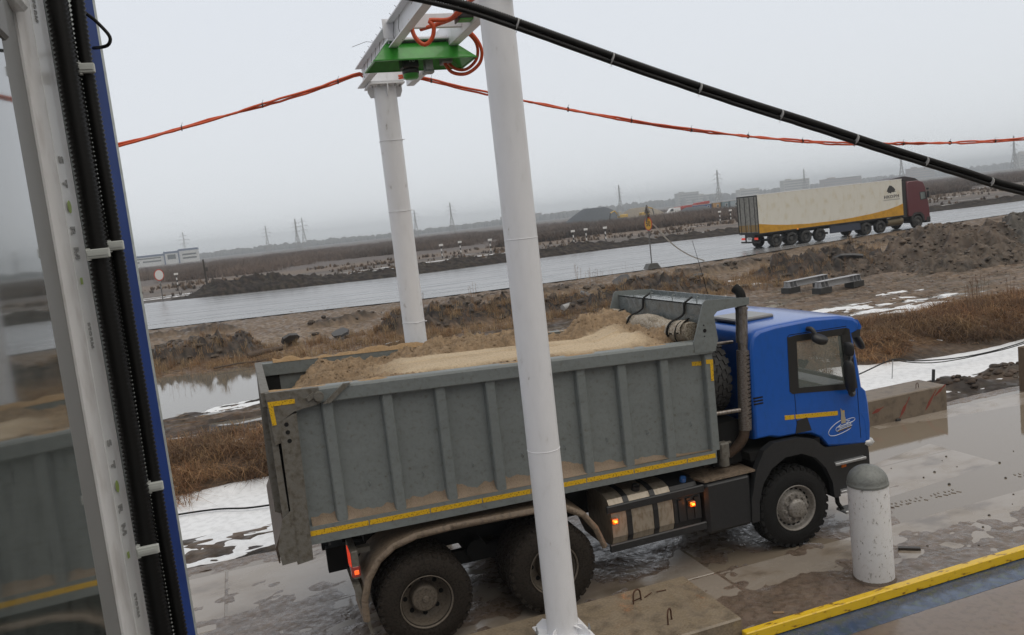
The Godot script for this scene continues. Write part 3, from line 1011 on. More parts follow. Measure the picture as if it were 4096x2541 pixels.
	var h := thing("scanner_hood", "green sheet metal hood holding a laser scanner under the beam", "hood", Vector3(-4.14, 6.7, -1.05))
	st = S()
	# near, far and end slopes; the hood is open below
	var T0 := Vector3(-4.58, 6.93, -0.86)
	var T1 := Vector3(-3.76, 6.93, -0.86)
	var T2 := Vector3(-3.76, 6.93, -1.24)
	var T3 := Vector3(-4.58, 6.93, -1.24)
	var L0 := Vector3(-4.76, 6.72, -0.72)
	var L1 := Vector3(-3.53, 6.72, -0.72)
	var L2 := Vector3(-3.53, 6.72, -1.38)
	var L3 := Vector3(-4.76, 6.72, -1.38)
	var th := Vector3(0, 0.012, 0)
	for f in [[T0, T1, L1, L0], [T1, T2, L2, L1], [T2, T3, L3, L2], [T3, T0, L0, L3], [T0, T1, T2, T3]]:
		var n: Vector3 = (f[1] - f[0]).cross(f[2] - f[0]).normalized()
		var c: Vector3 = (f[0] + f[1] + f[2] + f[3]) / 4.0
		if n.dot(c - Vector3(-4.14, 6.7, -1.05)) < 0.0: n = -n
		quad(st, f[0] + n * 0.006, f[1] + n * 0.006, f[2] + n * 0.006, f[3] + n * 0.006, n)
		quad(st, f[0] - n * 0.006, f[1] - n * 0.006, f[2] - n * 0.006, f[3] - n * 0.006, -n)
	part(h, "cover", st, green)
	st = S()
	for e in [[L0, L1], [L1, L2], [L2, L3], [L3, L0]]: bar(st, e[0], e[1], 0.024, 0.014)
	part(h, "lip", st, green)
	st = S()
	bx(st, -4.56, -3.78, 6.96, 6.985, -1.3, -0.8, 0.004)
	bx(st, -4.50, -3.84, 6.985, 7.0, -1.26, -0.84)
	bx(st, -4.6, -4.35, 6.985, 7.2, -0.805, -0.795)
	part(h, "carrier_plate", st, white)
	for x in [-4.53, -3.81]:
		for z in [-0.88, -1.22]:
			st = S()
			cyl(st, Vector3(x, 6.92, z), Vector3(x, 7.02, z), 0.012, 0.012, 8)
			part(h, "stud", st, galv)
	st = S()
	cbox(st, Vector3(-4.30, 6.75, -0.98), Vector3(0.2, 0.19, 0.2), 0.014)
	part(h, "scanner_bracket", st, M("scanner_black", gray(0.02), 0.3))
	st = S()
	lathe(st, [[0.0, 6.535], [0.07, 6.54], [0.092, 6.56], [0.097, 6.60], [0.097, 6.632, 1], [0.086, 6.634, 1], [0.084, 6.665], [0.08, 6.69, 1], [0.0, 6.69]], Vector3(-4.29, 0, -0.98), Basis(), 28)
	part(h, "scanner_head", st, green)
	st = S()
	lathe(st, [[0.098, 6.60], [0.1005, 6.604], [0.1005, 6.66], [0.098, 6.664]], Vector3(-4.29, 0, -0.98), Basis(), 28)
	part(h, "scanner_window", st, cache["m_scanner_black"])
	text(h, "number", "16", Vector3(-4.29, 6.75, -0.876), Basis(), 0.06, galv)
	st = S()
	cbox(st, Vector3(-4.06, 6.70, -1.0), Vector3(0.10, 0.14, 0.10), 0.008)
	cbox(st, Vector3(-4.07, 6.615, -1.0), Vector3(0.13, 0.03, 0.12), 0.006)
	part(h, "sensor_block", st, galv)
	st = S()
	cbox(st, Vector3(-3.82, 6.76, -1.05), Vector3(0.12, 0.09, 0.2), 0.01)
	part(h, "terminal_box", st, M("grey_plastic", gray(0.22), 0.5))
	# orange flexible conduits
	var orange := M("orange_conduit", Color(0.62, 0.085, 0.02), 0.4, 0.0, {"tile": 0.3, "freq": 0.03, "ramp": [[0.2, gray(0.8)], [0.7, gray(1.0)]]})
	st = S()
	tube(st, spline([Vector3(-3.85, 6.73, -1.02), Vector3(-3.78, 6.6, -0.98), Vector3(-3.62, 6.56, -0.9), Vector3(-3.47, 6.66, -0.8), Vector3(-3.46, 6.82, -0.72), Vector3(-3.58, 7.0, -0.7), Vector3(-3.8, 7.13, -0.7), Vector3(-3.95, 7.17, -0.6)], 0.03), 0.021, 10)
	tube(st, spline([Vector3(-3.79, 6.73, -1.06), Vector3(-3.72, 6.64, -1.0), Vector3(-3.6, 6.62, -0.93), Vector3(-3.49, 6.72, -0.84), Vector3(-3.5, 6.88, -0.76), Vector3(-3.62, 7.02, -0.76), Vector3(-3.85, 7.14, -0.78)], 0.03), 0.019, 10)
	solo("orange_conduit", "orange conduit pair looping from the green hood up to the beam", "conduit", st, orange, "orange conduits on the gantry")
	st = S()
	tube(st, spline([Vector3(-4.40, 7.12, -0.06), Vector3(-4.44, 6.98, -0.05), Vector3(-4.42, 6.82, -0.04), Vector3(-4.33, 6.72, -0.02), Vector3(-4.24, 6.78, 0.0), Vector3(-4.21, 6.9, 0.02), Vector3(-4.25, 6.97, 0.0), Vector3(-4.05, 6.95, 0.1), Vector3(-3.98, 7.0, 0.35), Vector3(-3.9, 7.02, 0.8)], 0.03), 0.024, 10)
	tube(st, spline([Vector3(-4.28, 6.95, -0.3), Vector3(-4.12, 6.955, -0.1), Vector3(-4.0, 6.96, 0.15), Vector3(-3.95, 7.0, 0.5)], 0.03), 0.022, 10)
	solo("orange_conduit", "orange conduit hanging in a loop below the beam channels", "conduit", st, orange, "orange conduits on the gantry")
	# bundles of orange cable strung to the neighbouring gantries
	var runs := [
		["orange cable bundle sagging leftwards from the gantry to the blue cabin corner", [Vector3(-4.5, 7.02, -3.1), Vector3(-4.62, 7.0, -2.95), Vector3(-5.15, 6.84, -2.9), Vector3(-6.08, 6.62, -2.9), Vector3(-7.17, 6.38, -2.9), Vector3(-7.76, 6.26, -2.9), Vector3(-9.5, 5.95, -2.9), Vector3(-12.0, 5.7, -2.9), Vector3(-16.0, 5.55, -2.9)]],
		["orange cable bundle sagging rightwards across the sky behind the black conduit", [Vector3(-4.0, 6.95, -3.0), Vector3(-3.77, 6.92, -2.9), Vector3(-2.82, 6.66, -2.9), Vector3(-1.13, 6.25, -2.9), Vector3(0.62, 5.88, -2.9), Vector3(2.71, 5.55, -2.9), Vector3(4.25, 5.39, -2.9), Vector3(7.83, 5.22, -2.9), Vector3(12.0, 5.4, -2.9), Vector3(18.0, 6.0, -2.9)]]]
	for r in runs:
		var t := thing("orange_cable", r[0], "cable", r[1][0], "orange cable bundles strung from the gantry")
		var mid := spline(r[1], 0.12)
		for k in 2:
			st = S()
			var q := []
			for i in mid.size():
				var a := i * 0.10 + k * PI + 1.5 * nB.get_noise_2d(i * 0.4, 3.0)
				var w := 0.018 * (1.0 + 0.6 * nB.get_noise_2d(i * 0.3, k * 20.0))
				q.append(mid[i] + Vector3(0, cos(a), sin(a)) * w)
			tube(st, q, 0.0155, 8)
			part(t, "strand", st, orange)
		for i in range(4, mid.size() - 2, 9):
			st = S()
			cyl(st, mid[i] - Vector3(0.006, 0, 0), mid[i] + Vector3(0.006, 0, 0), 0.037, 0.037, 10)
			cyl(st, mid[i] + Vector3(0, 0.03, 0), mid[i] + Vector3(0.02, 0.075, 0.01), 0.003, 0.002, 5)
			part(t, "tie", st, dark)
	# black corrugated conduit coming down across the picture
	var bc := thing("black_conduit", "thick black corrugated conduit slanting down across the sky to the right", "conduit", Vector3(-4.58, 6.62, 2.0))
	var main := spline([Vector3(-6.2, 6.9, 1.95), Vector3(-5.2, 6.75, 2.0), Vector3(-4.58, 6.62, 2.0), Vector3(-4.11, 6.47, 2.0), Vector3(-2.86, 6.01, 2.0), Vector3(-1.86, 5.66, 2.0), Vector3(-0.97, 5.365, 2.0), Vector3(-0.08, 5.06, 2.0), Vector3(0.92, 4.735, 2.0), Vector3(1.8, 4.46, 2.0), Vector3(4.5, 3.75, 2.0)], 0.011)
	st = S()
	tube(st, main, 0.038, 12, 0.010)
	var cb := M("conduit_black", gray(0.006), 0.45, 0.0, {"spec": 0.36})
	part(bc, "corrugated_pipe", st, cb)
	st = S()
	var lowp := []
	for i in range(0, main.size(), 8): lowp.append(main[i] + Vector3(-0.012, -0.056, 0.012 + 0.01 * nB.get_noise_2d(i * 0.05, 2.0)))
	tube(st, lowp, 0.021, 8)
	part(bc, "smooth_cable", st, cb)
	for i in range(120, main.size(), 85):
		st = S()
		var d: Vector3 = (main[mini(i + 4, main.size() - 1)] - main[i - 4]).normalized()
		var c: Vector3 = main[i] + Vector3(-0.006, -0.021, 0.006)
		cyl(st, c - d * 0.004, c + d * 0.004, 0.054, 0.054, 14)
		tube(st, [c + Vector3(0, -0.05, 0), c + Vector3(-0.015, -0.075, 0)], 0.003, 5)
		part(bc, "cable_tie", st, M("tie_white", gray(0.4), 0.5))

func build_cabin() -> void:
	var C := Vector3(-6.602, 0, 8.882)
	var P := func(dx: float, d: float) -> Array: return [C.x + dx, C.z - d]
	var upvc := M("white_profile", Color(0.80, 0.80, 0.81), 0.3, 0.0, {"tile": 0.5, "freq": 0.02, "stretch": Vector3(1, 4, 1), "ramp": [[0.1, Color(0.78, 0.76, 0.74)], [0.5, gray(1.0)]], "coat": 0.2})
	var film := M("profile_film", Color(0.88, 0.89, 0.90), 0.22, 0.0, {"coat": 0.3})
	var grey := M("frame_shadow_gap", gray(0.05), 0.6)
	var galv := M("zinc_strip", Color(0.55, 0.60, 0.60), 0.35, 0.5, {"tile": 0.3, "freq": 0.02, "ramp": [[0.2, gray(0.8)], [0.6, gray(1.0)]]})
	var blue := M("cabin_blue", Color(0.010, 0.040, 0.20), 0.45, 0.0, {"tile": 0.8, "freq": 0.015, "stretch": Vector3(1, 3, 1), "ramp": [[0.15, gray(0.78)], [0.6, gray(1.0)]], "spec": 0.35})
	var cab := thing("control_cabin", "blue weighing cabin wall with a tall window and black conduits at the left edge", "cabin", Vector3(-8.2, 0, 9.0))
	var st := S()
	pxz(st, [P.call(-0.2565, 2.254), P.call(-0.2375, 2.297), P.call(-0.30, 2.50), P.call(-3.0, 2.50), P.call(-3.0, -3.5), P.call(-0.46, -3.5), P.call(-0.46, 2.27), P.call(-0.29, 2.27)], 0.0, 6.1)
	part(cab, "wall", st, blue)
	st = S()
	bx(st, C.x - 3.2, C.x - 0.22, 6.1, 6.2, C.z - 2.65, C.z + 3.7, 0.01)
	part(cab, "roof", st, galv)
	st = S()
	# pale edge strip folded round the blue corner
	pxz(st, [P.call(-0.2375, 2.2975), P.call(-0.2325, 2.302), P.call(-0.27, 2.42), P.call(-0.276, 2.418)], 0.0, 6.09)
	part(cab, "edge_trim", st, galv)
	var win := group_part(cab, "window")
	st = S()
	bx(st, C.x - 0.354, C.x - 0.33, 2.6, 5.14, C.z - 1.69, C.z - 0.15)
	var glass := M("window_glass", Color(0.075, 0.085, 0.080), 0.045, 0.0, {"spec": 0.66, "coat": 0.5, "coat_rough": 0.04, "tile": 0.9, "freq": 0.02, "oct": 6, "ramp": [[0.2, gray(0.7)], [0.5, gray(1.0)], [0.8, gray(1.5)]]})
	part(win, "pane", st, glass)
	st = S()
	pxz(st, [P.call(-0.356, 1.692), P.call(-0.3305, 1.692), P.call(-0.3735, 2.056), P.call(-0.3735, 2.072), P.call(-0.43, 2.072), P.call(-0.43, 1.9)], 2.5, 5.9)
	bx(st, C.x - 0.40, C.x - 0.322, 5.14, 5.27, C.z - 1.72, C.z - 0.1, 0.006)
	part(win, "sash", st, M("sash_grey", Color(0.20, 0.20, 0.195), 0.5))
	st = S()
	pxz(st, [P.call(-0.43, 2.073), P.call(-0.384, 2.073), P.call(-0.384, 2.09), P.call(-0.43, 2.09)], 2.5, 5.9)
	part(win, "gasket", st, grey)
	st = S()
	pxz(st, [P.call(-0.372, 2.091), P.call(-0.3296, 2.19), P.call(-0.36, 2.25), P.call(-0.43, 2.15), P.call(-0.43, 2.091)], 2.5, 5.95)
	bx(st, C.x - 0.44, C.x - 0.345, 5.29, 5.42, C.z - 2.09, C.z - 0.05, 0.008)
	part(win, "jamb", st, upvc)
	var t := Vector3(0.0424, 0, -0.099).normalized()
	var n := Vector3(-t.z, 0, t.x)
	st = S()
	var f0 := Vector3(C.x - 0.372, 0, C.z - 2.091)
	var q0 := f0 + t * 0.052
	var q1 := f0 + t * 0.083
	prism(st, [[0, 2.55], [0.031, 2.55], [0.031, 5.9], [0, 5.9]], q0 - n * 0.001, t, Vector3.UP, n * 0.0022)
	part(win, "protective_film", st, film)
	var ink := M("print_grey", gray(0.40), 0.4)
	var lime := M("print_green", Color(0.42, 0.55, 0.16), 0.4)
	var bt := Basis(Vector3.DOWN * 1.5, t * 0.9, n)
	var win_part: Node3D = win
	for c in [[4.867, 1.0], [4.191, 1.0], [5.62, 1.0], [3.5, 1.0]]:
		var letters := ["S", "T", "O", "R", "M"]
		for k in 5:
			var at: Vector3 = f0 + t * 0.0675 + n * 0.0028 + Vector3(0, c[0] + 0.108 - 0.054 * k, 0)
			text(win_part, "letter", letters[k], at, bt, 0.018, ink)
			if k == 2:
				st = S()
				var pl := []
				for a in 14: pl.append([0.015 * cos(TAU * a / 14.0), 0.0065 * sin(TAU * a / 14.0)])
				prism(st, pl, at + n * 0.0012, Vector3.DOWN, t, n * 0.001)
				part(win_part, "green_dot", st, lime)
		var sm_at: Vector3 = f0 + t * 0.0675 + n * 0.0028 + Vector3(0, c[0] - 0.304, 0)
		text(win_part, "small_print", "STORM", sm_at, bt, 0.009, ink)
		st = S()
		prism(st, [[-0.008, -0.004], [0.008, -0.004], [0.008, 0.004], [-0.008, 0.004]], sm_at + Vector3(0, 0.13, 0), Vector3.DOWN, t, n * 0.001)
		part(win_part, "green_dot", st, lime)
	# backing strip and the conduits clipped onto it
	st = S()
	pxz(st, [P.call(-0.3290, 2.1935), P.call(-0.2575, 2.2535), P.call(-0.290, 2.2690), P.call(-0.345, 2.215)], 0.5, 6.05)
	part(cab, "backing_strip", st, galv)
	var cb: Material = cache["m_conduit_black"]
	var runs := [["black_pipe", 0.1386, 2.125, 0.0245], ["black_pipe", 0.1305, 2.165, 0.012], ["black_pipe", 0.1199, 2.17, 0.0170]]
	for r in runs:
		var pts := []
		var y := 3.0
		while y < 6.05:
			var wob := 0.004 * nB.get_noise_2d(y * 2.0, r[1] * 100.0) + (0.012 * sm(5.15, 5.6, y) if r[2] > 2.168 else 0.0)
			pts.append(C + Vector3(-r[1] * r[2] + wob, y, -r[2]))
			y += 0.0052
		st = S()
		tube(st, pts, r[3], 14, r[3] * 0.24)
		part(cab, "conduit", st, cb)
	var clip := M("clip_grey", Color(0.50, 0.52, 0.50), 0.45)
	for c in [[0.1199, 2.145, 5.178], [0.1199, 2.145, 4.767], [0.1199, 2.145, 4.175], [0.1386, 2.092, 4.752], [0.1386, 2.092, 4.038]]:
		st = S()
		var w := 0.036 if c[0] < 0.13 else 0.05
		cbox(st, C + Vector3(-c[0] * c[1], c[2], -c[1]), Vector3(w, 0.022, 0.012), 0.002)
		bx(st, C.x - c[0] * c[1] - w / 2.0, C.x - c[0] * c[1] - w / 2.0 + 0.008, c[2] - 0.014, c[2] + 0.014, C.z - c[1] - 0.07, C.z - c[1] + 0.004)
		bx(st, C.x - c[0] * c[1] - w / 2.0 + 0.004, C.x - c[0] * c[1] + w / 2.0 - 0.004, c[2] - 0.004, c[2] + 0.004, C.z - c[1] + 0.006, C.z - c[1] + 0.0085)
		part(cab, "clip", st, clip)
	st = S()
	tube(st, spline([Vector3(-6.90, 5.42, 6.72), Vector3(-6.86, 5.33, 6.70), Vector3(-6.829, 5.297, 6.682), Vector3(-6.805, 5.262, 6.682), Vector3(-6.809, 5.243, 6.682), Vector3(-6.825, 5.240, 6.67), Vector3(-6.85, 5.25, 6.62)], 0.006), 0.0042, 7)
	part(cab, "loose_wire", st, cb)
	# landing of the outside stair that the picture is taken from
	var ld := thing("stair_landing", "steel landing beside the cabin below the camera", "landing", Vector3(-6.3, 0, 9.6))
	st = S()
	bx(st, -7.05, -5.4, 3.02, 3.1, 8.6, 11.4, 0.01)
	part(ld, "deck", st, galv)
	for x in [-6.9, -5.5]:
		for z in [8.75, 11.25]:
			st = S()
			bx(st, x - 0.05, x + 0.05, 0.0, 3.02, z - 0.05, z + 0.05)
			part(ld, "leg", st, galv)

func loop_hook(parent: Node3D, at: Vector3, turn: float, s: float, m: Material) -> void:
	var st := S()
	var b := Basis(Vector3.UP, turn)
	var p := []
	for k in 13:
		var a := PI * k / 12.0
		p.append(at + b * Vector3(cos(a) * 0.055 * s, 0.085 * s + sin(a) * 0.055 * s, 0))
	p.push_front(at + b * Vector3(0.062 * s, -0.02, 0))
	p.append(at + b * Vector3(-0.062 * s, -0.02, 0))
	tube(st, p, 0.009 * s, 8)
	part(parent, "lifting_loop", st, m)

func build_blocks() -> void:
	var wet := M("block_concrete", Color(0.25, 0.20, 0.142), 0.5, 0.0, {"spec": 0.5, "tile": 1.9, "freq": 0.012, "ramp": [[0.15, gray(0.62)], [0.45, gray(0.92)], [0.75, Color(1.12, 1.1, 1.04)]], "rr": [0.25, 0.65], "rfreq": 0.012, "bump": 0.35, "bfreq": 0.03, "detail": [[0.25, gray(0.75)], [0.7, gray(1.0)]], "dtile": 0.35, "dfreq": 0.02})
	var rust := M("rust", Color(0.085, 0.038, 0.02), 0.75, 0.2, {"tile": 0.1, "freq": 0.05, "ramp": [[0.2, gray(0.6)], [0.8, gray(1.3)]]})
	var b := thing("concrete_block", "wide wet concrete block in the foreground carrying the white post", "block", Vector3(-3.6, 0, 1.5))
	var st := S()
	cbox(st, Vector3(-4.15, 0.246, 1.445), Vector3(3.8, 0.508, 1.15), 0.018)
	part(b, "body", st, wet)
	loop_hook(b, Vector3(-3.0, 0.5, 1.17), 0.35, 1.0, rust)
	loop_hook(b, Vector3(-2.92, 0.5, 1.73), 0.75, 1.0, rust)
	for r in [[-2.83, 1.10, 0.13, 0.5], [-2.66, 1.09, 0.11, -0.1], [-2.99, 1.13, 0.11, 0.25]]:
		st = S()
		var o := Vector3(r[0], 0.508, r[1])
		var d: Vector3 = Vector3(cos(r[3]), 0, -sin(r[3])) * r[2] / 2.0
		cyl(st, o - d, o + d, 0.006, 0.006, 7)
		solo("iron_rod", ["short rusty rod lying by the lifting loop on the concrete block", "short rusty rod at the right end of the trio on the concrete block", "short rusty rod lying under the lifting loop of the concrete block"][0 if r[0] < -2.8 and r[0] > -2.9 else (1 if r[0] > -2.8 else 2)], "rod", st, rust, "rods lying on the concrete block")
	# long block across the lane with red paint marks
	b = thing("concrete_block", "long concrete block with red paint marks beyond the truck's nose", "block", Vector3(5.0, 0, -4.1))
	st = S()
	cbox(st, Vector3(5.0, 0.235, -4.17), Vector3(3.23, 0.55, 0.72), 0.02)
	part(b, "body", st, M("block_dark", Color(0.165, 0.130, 0.097), 0.5, 0.0, {"tile": 1.7, "freq": 0.012, "ramp": [[0.15, gray(0.62)], [0.45, gray(0.92)], [0.75, Color(1.12, 1.1, 1.04)]], "bump": 0.3, "bfreq": 0.03}))
	loop_hook(b, Vector3(6.05, 0.5, -4.0), 0.3, 0.8, rust)
	loop_hook(b, Vector3(3.9, 0.5, -4.0), 0.3, 0.8, rust)
	var red := M("red_spray", Color(0.24, 0.038, 0.025), 0.6, 0.0, {"tile": 0.25, "freq": 0.03, "ramp": [[0.25, Color(0.45, 0.7, 0.8)], [0.6, gray(1.0)]]})
	for k in [[4.98, 0.29, 0.32, 0.13], [5.62, 0.05, 0.40, 0.0], [6.30, 0.12, 0.44, 0.0], [6.55, 0.37, 0.5, 0.06]]:
		st = S()
		rng.seed = int(k[0] * 100)
		var up := []
		var dn := []
		for q in 7:
			var f := q / 6.0
			var w: float = 0.026 * (0.4 + rng.randf()) * sin(PI * clampf(f, 0.1, 0.9))
			var c := Vector2(k[0] - 0.26 + 0.30 * f, k[1] - 0.04 + (k[2] - k[1] + 0.06) * f)
			up.append([c.x - w * 0.6, c.y + w])
			dn.push_front([c.x + w * 0.6, c.y - w])
		pxy(st, up + dn, -3.812, -3.8075)
		part(b, "red_mark", st, red)
	st = S()
	bx(st, 5.27, 5.37, 0.0, 0.045, -3.80, -3.76, 0.004)
	part(b, "peg", st, M("peg_dark", gray(0.03), 0.6))
	# bollard
	var bo := thing("bollard", "scuffed white concrete bollard with a grey domed cap beside the front wheel", "bollard", Vector3(0.12, 0, 1.22))
	var paint := M("bollard_paint", Color(0.74, 0.745, 0.76), 0.5, 0.0, {"tile": 0.85, "freq": 0.014, "stretch": Vector3(1, 2.0, 1), "size": 1024, "oct": 5, "gain": 0.62, "ramp": [[0.0, Color(0.10, 0.08, 0.07)], [0.20, Color(0.13, 0.10, 0.085)], [0.212, Color(0.80, 0.78, 0.75)], [0.3, Color(0.95, 0.945, 0.93)], [0.5, gray(1.0)]], "bump": 0.04, "bfreq": 0.03})
	st = S()
	lathe(st, [[0.0, -0.03, 1], [0.232, -0.03], [0.231, 0.3], [0.229, 1.12], [0.226, 1.21, 1], [0.0, 1.21]], Vector3(0.12, 0, 1.22), Basis(Vector3(0, 0, 1), 0.012), 44)
	part(bo, "column", st, paint)
	st = S()
	var prof := [[0.0, 1.19, 1], [0.236, 1.19, 1], [0.236, 1.215]]
	for k in 12:
		var a := PI / 2.0 * k / 11.0
		prof.append([0.23 * cos(a), 1.225 + 0.20 * sin(a)])
	lathe(st, prof, Vector3(0.12, 0, 1.22), Basis(Vector3(0, 0, 1), 0.012), 44)
	part(bo, "domed_cap", st, M("cap_grey", Color(0.19, 0.20, 0.19), 0.5, 0.1, {"tile": 0.5, "freq": 0.02, "ramp": [[0.2, gray(0.7)], [0.55, gray(1.0)], [0.8, gray(1.25)]], "bump": 0.08, "bfreq": 0.04}))
	st = S()
	lathe(st, [[0.27, -0.02], [0.245, 0.02], [0.232, 0.05]], Vector3(0.12, 0, 1.22), Basis(), 30)
	part(bo, "mud_collar", st, M("collar_mud", Color(0.12, 0.09, 0.068), 0.5, 0.0, {"tile": 0.3, "bump": 1.0, "bfreq": 0.03}))
	# weighbridge with its yellow guide rail
	var wb := thing("weighbridge", "blue steel weighbridge deck with a yellow guide rail in the lower right corner", "weighbridge", Vector3(7, 0, 3.6))
	var yel := M("rail_yellow", Color(0.72, 0.47, 0.012), 0.4, 0.0, {"tile": 0.9, "freq": 0.022, "stretch": Vector3(2.5, 1, 1), "oct": 6, "ramp": [[0.16, Color(0.16, 0.12, 0.3)], [0.27, Color(0.6, 0.52, 0.6)], [0.36, gray(0.95)], [0.7, gray(1.0)]], "coat": 0.25, "bump": 0.1, "bfreq": 0.03})
	var dblue := M("deck_blue", Color(0.055, 0.085, 0.15), 0.22, 0.1, {"spec": 0.6, "tile": 1.2, "freq": 0.015, "ramp": [[0.2, Color(1.6, 1.1, 0.6)], [0.45, gray(0.8)], [0.7, gray(1.1)]], "rr": [0.08, 0.35], "rfreq": 0.012, "bump": 0.1, "bfreq": 0.02})
	st = S()
	cbox(st, Vector3(7.2, 0.345, 2.105), Vector3(19.0, 0.11, 0.09), 0.009)
	part(wb, "guide_rail", st, yel)
	st = S()
	bx(st, -2.2, 16.7, -0.1, 0.285, 2.11, 5.3, 0.01)
	part(wb, "deck", st, dblue)
	st = S()
	pxz(st, [[-2.2, 2.185], [16.7, 2.185], [16.7, 2.5], [-2.2, 2.5]], 0.286, 0.292)
	part(wb, "kerb_plate", st, dblue)
	var film := sheet(300, 44, func(i: int, j: int):
		var x := lerpf(-2.1, 16.6, i / 300.0)
		var z := lerpf(2.2, 5.2, j / 44.0)
		var e := sm(2.42, 2.58, z + 0.10 * nB.get_noise_2d(x * 0.5, z) + 0.03 * nC.get_noise_2d(x * 3.0, z))
		return [Vector3(x, 0.2875 + 0.009 * e - 0.0035 + 0.0012 * nC.get_noise_2d(x, z), z), Color(0.165, 0.122, 0.09) * (1.0 + 0.2 * nB.get_noise_2d(x, z))])
	part(wb, "mud_film", film, M("deck_mud", gray(1.0), 0.16, 0.0, {"vc": true, "spec": 0.6, "tile": 1.0, "freq": 0.02, "ramp": [[0.2, gray(0.8)], [0.7, gray(1.1)]], "bump": 0.06, "bfreq": 0.02}))
	# litter
	st = S()
	box(st, Vector3(1.05, 0.02, 0.82), Vector3(0.26, 0.03, 0.06), Basis(Vector3.UP, -0.65))
	solo("wood_scrap", "dark wet wood scrap lying at the foot of the bollard", "scrap", st, M("wet_wood", Color(0.035, 0.028, 0.022), 0.4))
	st = S()
	box(st, Vector3(-0.92, 0.016, 1.66), Vector3(0.10, 0.012, 0.02), Basis(Vector3.UP, 0.1))
	solo("cigarette_end", "small white paper scrap on the mud before the bollard", "litter", st, M("paper", gray(0.7), 0.7))
	st = S()
	box(st, Vector3(-1.35, 0.018, 1.35), Vector3(0.12, 0.012, 0.035), Basis(Vector3.UP, -0.5))
	solo("splinter", "pale splinter on the mud left of the paper scrap", "litter", st, M("pale_wood", Color(0.3, 0.2, 0.12), 0.6))
	# pebbles on the lane
	rng.seed = 77
	var peb := S()
	for k in 34:
		var o := Vector3(rng.randf_range(1.2, 6.5), 0.004, rng.randf_range(-2.2, 1.2))
		var s := rng.randf_range(0.008, 0.024)
		lathe(peb, [[0.0, -s], [s, -s * 0.4], [s * 0.9, s * 0.5], [0.0, s]], o, Basis(Vector3.UP, rng.randf()), 6)
	solo("pebbles", "dark pebbles strewn over the wet slabs ahead of the truck", "pebbles", peb, M("pebble", Color(0.06, 0.05, 0.042), 0.6), "", "stuff")
	# cables hung along the ditch, right of the cab
	var cb: Material = cache["m_conduit_black"]
	st = S()
	tube(st, spline([Vector3(3.0, -0.12, -7.0), Vector3(5.6, -0.1, -7.0), Vector3(7.19, 0.155, -7.0), Vector3(8.29, 0.36, -7.0), Vector3(9.0, 0.215, -7.0), Vector3(10.62, 0.07, -7.0), Vector3(12.59, 0.15, -7.0), Vector3(16.0, 0.6, -7.0)], 0.15), 0.016, 7)
	solo("ditch_cable", "upper black cable strung over the snow ditch right of the cab", "cable", st, cb, "cables along the snow ditch")
	st = S()
	tube(st, spline([Vector3(8.29, 0.35, -7.02), Vector3(9.0, 0.17, -7.0), Vector3(9.8, 0.06, -7.0), Vector3(11.0, 0.04, -7.0), Vector3(12.7, 0.12, -7.0), Vector3(16.0, 0.56, -7.0)], 0.15), 0.013, 7)
	solo("ditch_cable", "lower black cable sagging over the snow ditch right of the cab", "cable", st, cb, "cables along the snow ditch")
	st = S()
	tube(st, spline([Vector3(-14.0, -0.07, -7.9), Vector3(-8.3, -0.06, -7.5), Vector3(-6.7, -0.05, -6.9), Vector3(-4.0, -0.08, -6.8), Vector3(2.0, -0.1, -6.9)], 0.15), 0.018, 7)
	solo("ditch_cable", "black cable lying on the snow left of the dump body", "cable", st, cb, "cables along the snow ditch")
	st = S()
	cyl(st, Vector3(8.2, -0.4, -7.0), Vector3(8.29, 0.37, -7.0), 0.011, 0.011, 8)
	solo("cable_stake", "thin steel stake holding up the black cables in the snow", "stake", st, cache["m_galvanised"])
	st = S()
	cyl(st, Vector3(8.05, -0.15, -5.58), Vector3(8.1, 0.34, -5.58), 0.035, 0.035, 10)
	solo("pipe_stub", "short dark pipe stub sticking up behind the long concrete block", "pipe", st, M("pipe_dark", gray(0.03), 0.5))
	st = S()
	bx(st, 8.72, 8.92, -0.05, 0.95, -3.95, -3.75, 0.01)
	solo("wooden_post", "brown square post cut off by the right edge of the picture", "post", st, M("post_wood", Color(0.13, 0.085, 0.05), 0.7, 0.0, {"tile": 0.4, "freq": 0.03, "stretch": Vector3(1, 6, 1), "ramp": [[0.2, gray(0.6)], [0.7, gray(1.1)]]}))

# ---------- the dump truck ----------
func tyre_mesh(r: float, w: float, lugs: int) -> Mesh:
	# axis along z, outer face at z = 0
	var st := S()
	var b := Basis(Vector3.RIGHT, PI / 2.0)   # local y -> +z
	lathe(st, [[0.285, -0.02], [0.30, 0.004], [0.36, 0.018], [r - 0.13, 0.014], [r - 0.06, -0.006], [r - 0.028, -0.03], [r - 0.012, -0.05, 1], [r - 0.012, -w + 0.05], [r - 0.06, -w + 0.006], [0.36, -w - 0.012], [0.285, -w + 0.02]], Vector3.ZERO, b, 56)
	for k in lugs:
		var a := TAU * k / lugs
		for row in 4:
			var a2 := a + (PI / lugs if row % 2 else 0.0)
			var f := Basis(Vector3.BACK, a2)
			var z := -0.035 - (w - 0.07) * (row + 0.5) / 4.0
			var sw := TAU * r / lugs * 0.74
			box(st, f * Vector3(r - 0.008, 0, 0) + Vector3(0, 0, z), Vector3(0.022, sw, (w - 0.07) / 4.0 * 0.86), f * Basis(Vector3.RIGHT, 0.18 if row < 2 else -0.18))
		var f2 := Basis(Vector3.BACK, a)
		box(st, f2 * Vector3(r - 0.035, 0, 0) + Vector3(0, 0, -0.022), Vector3(0.05, TAU * r / lugs * 0.55, 0.022), f2)
	return to_mesh(st)

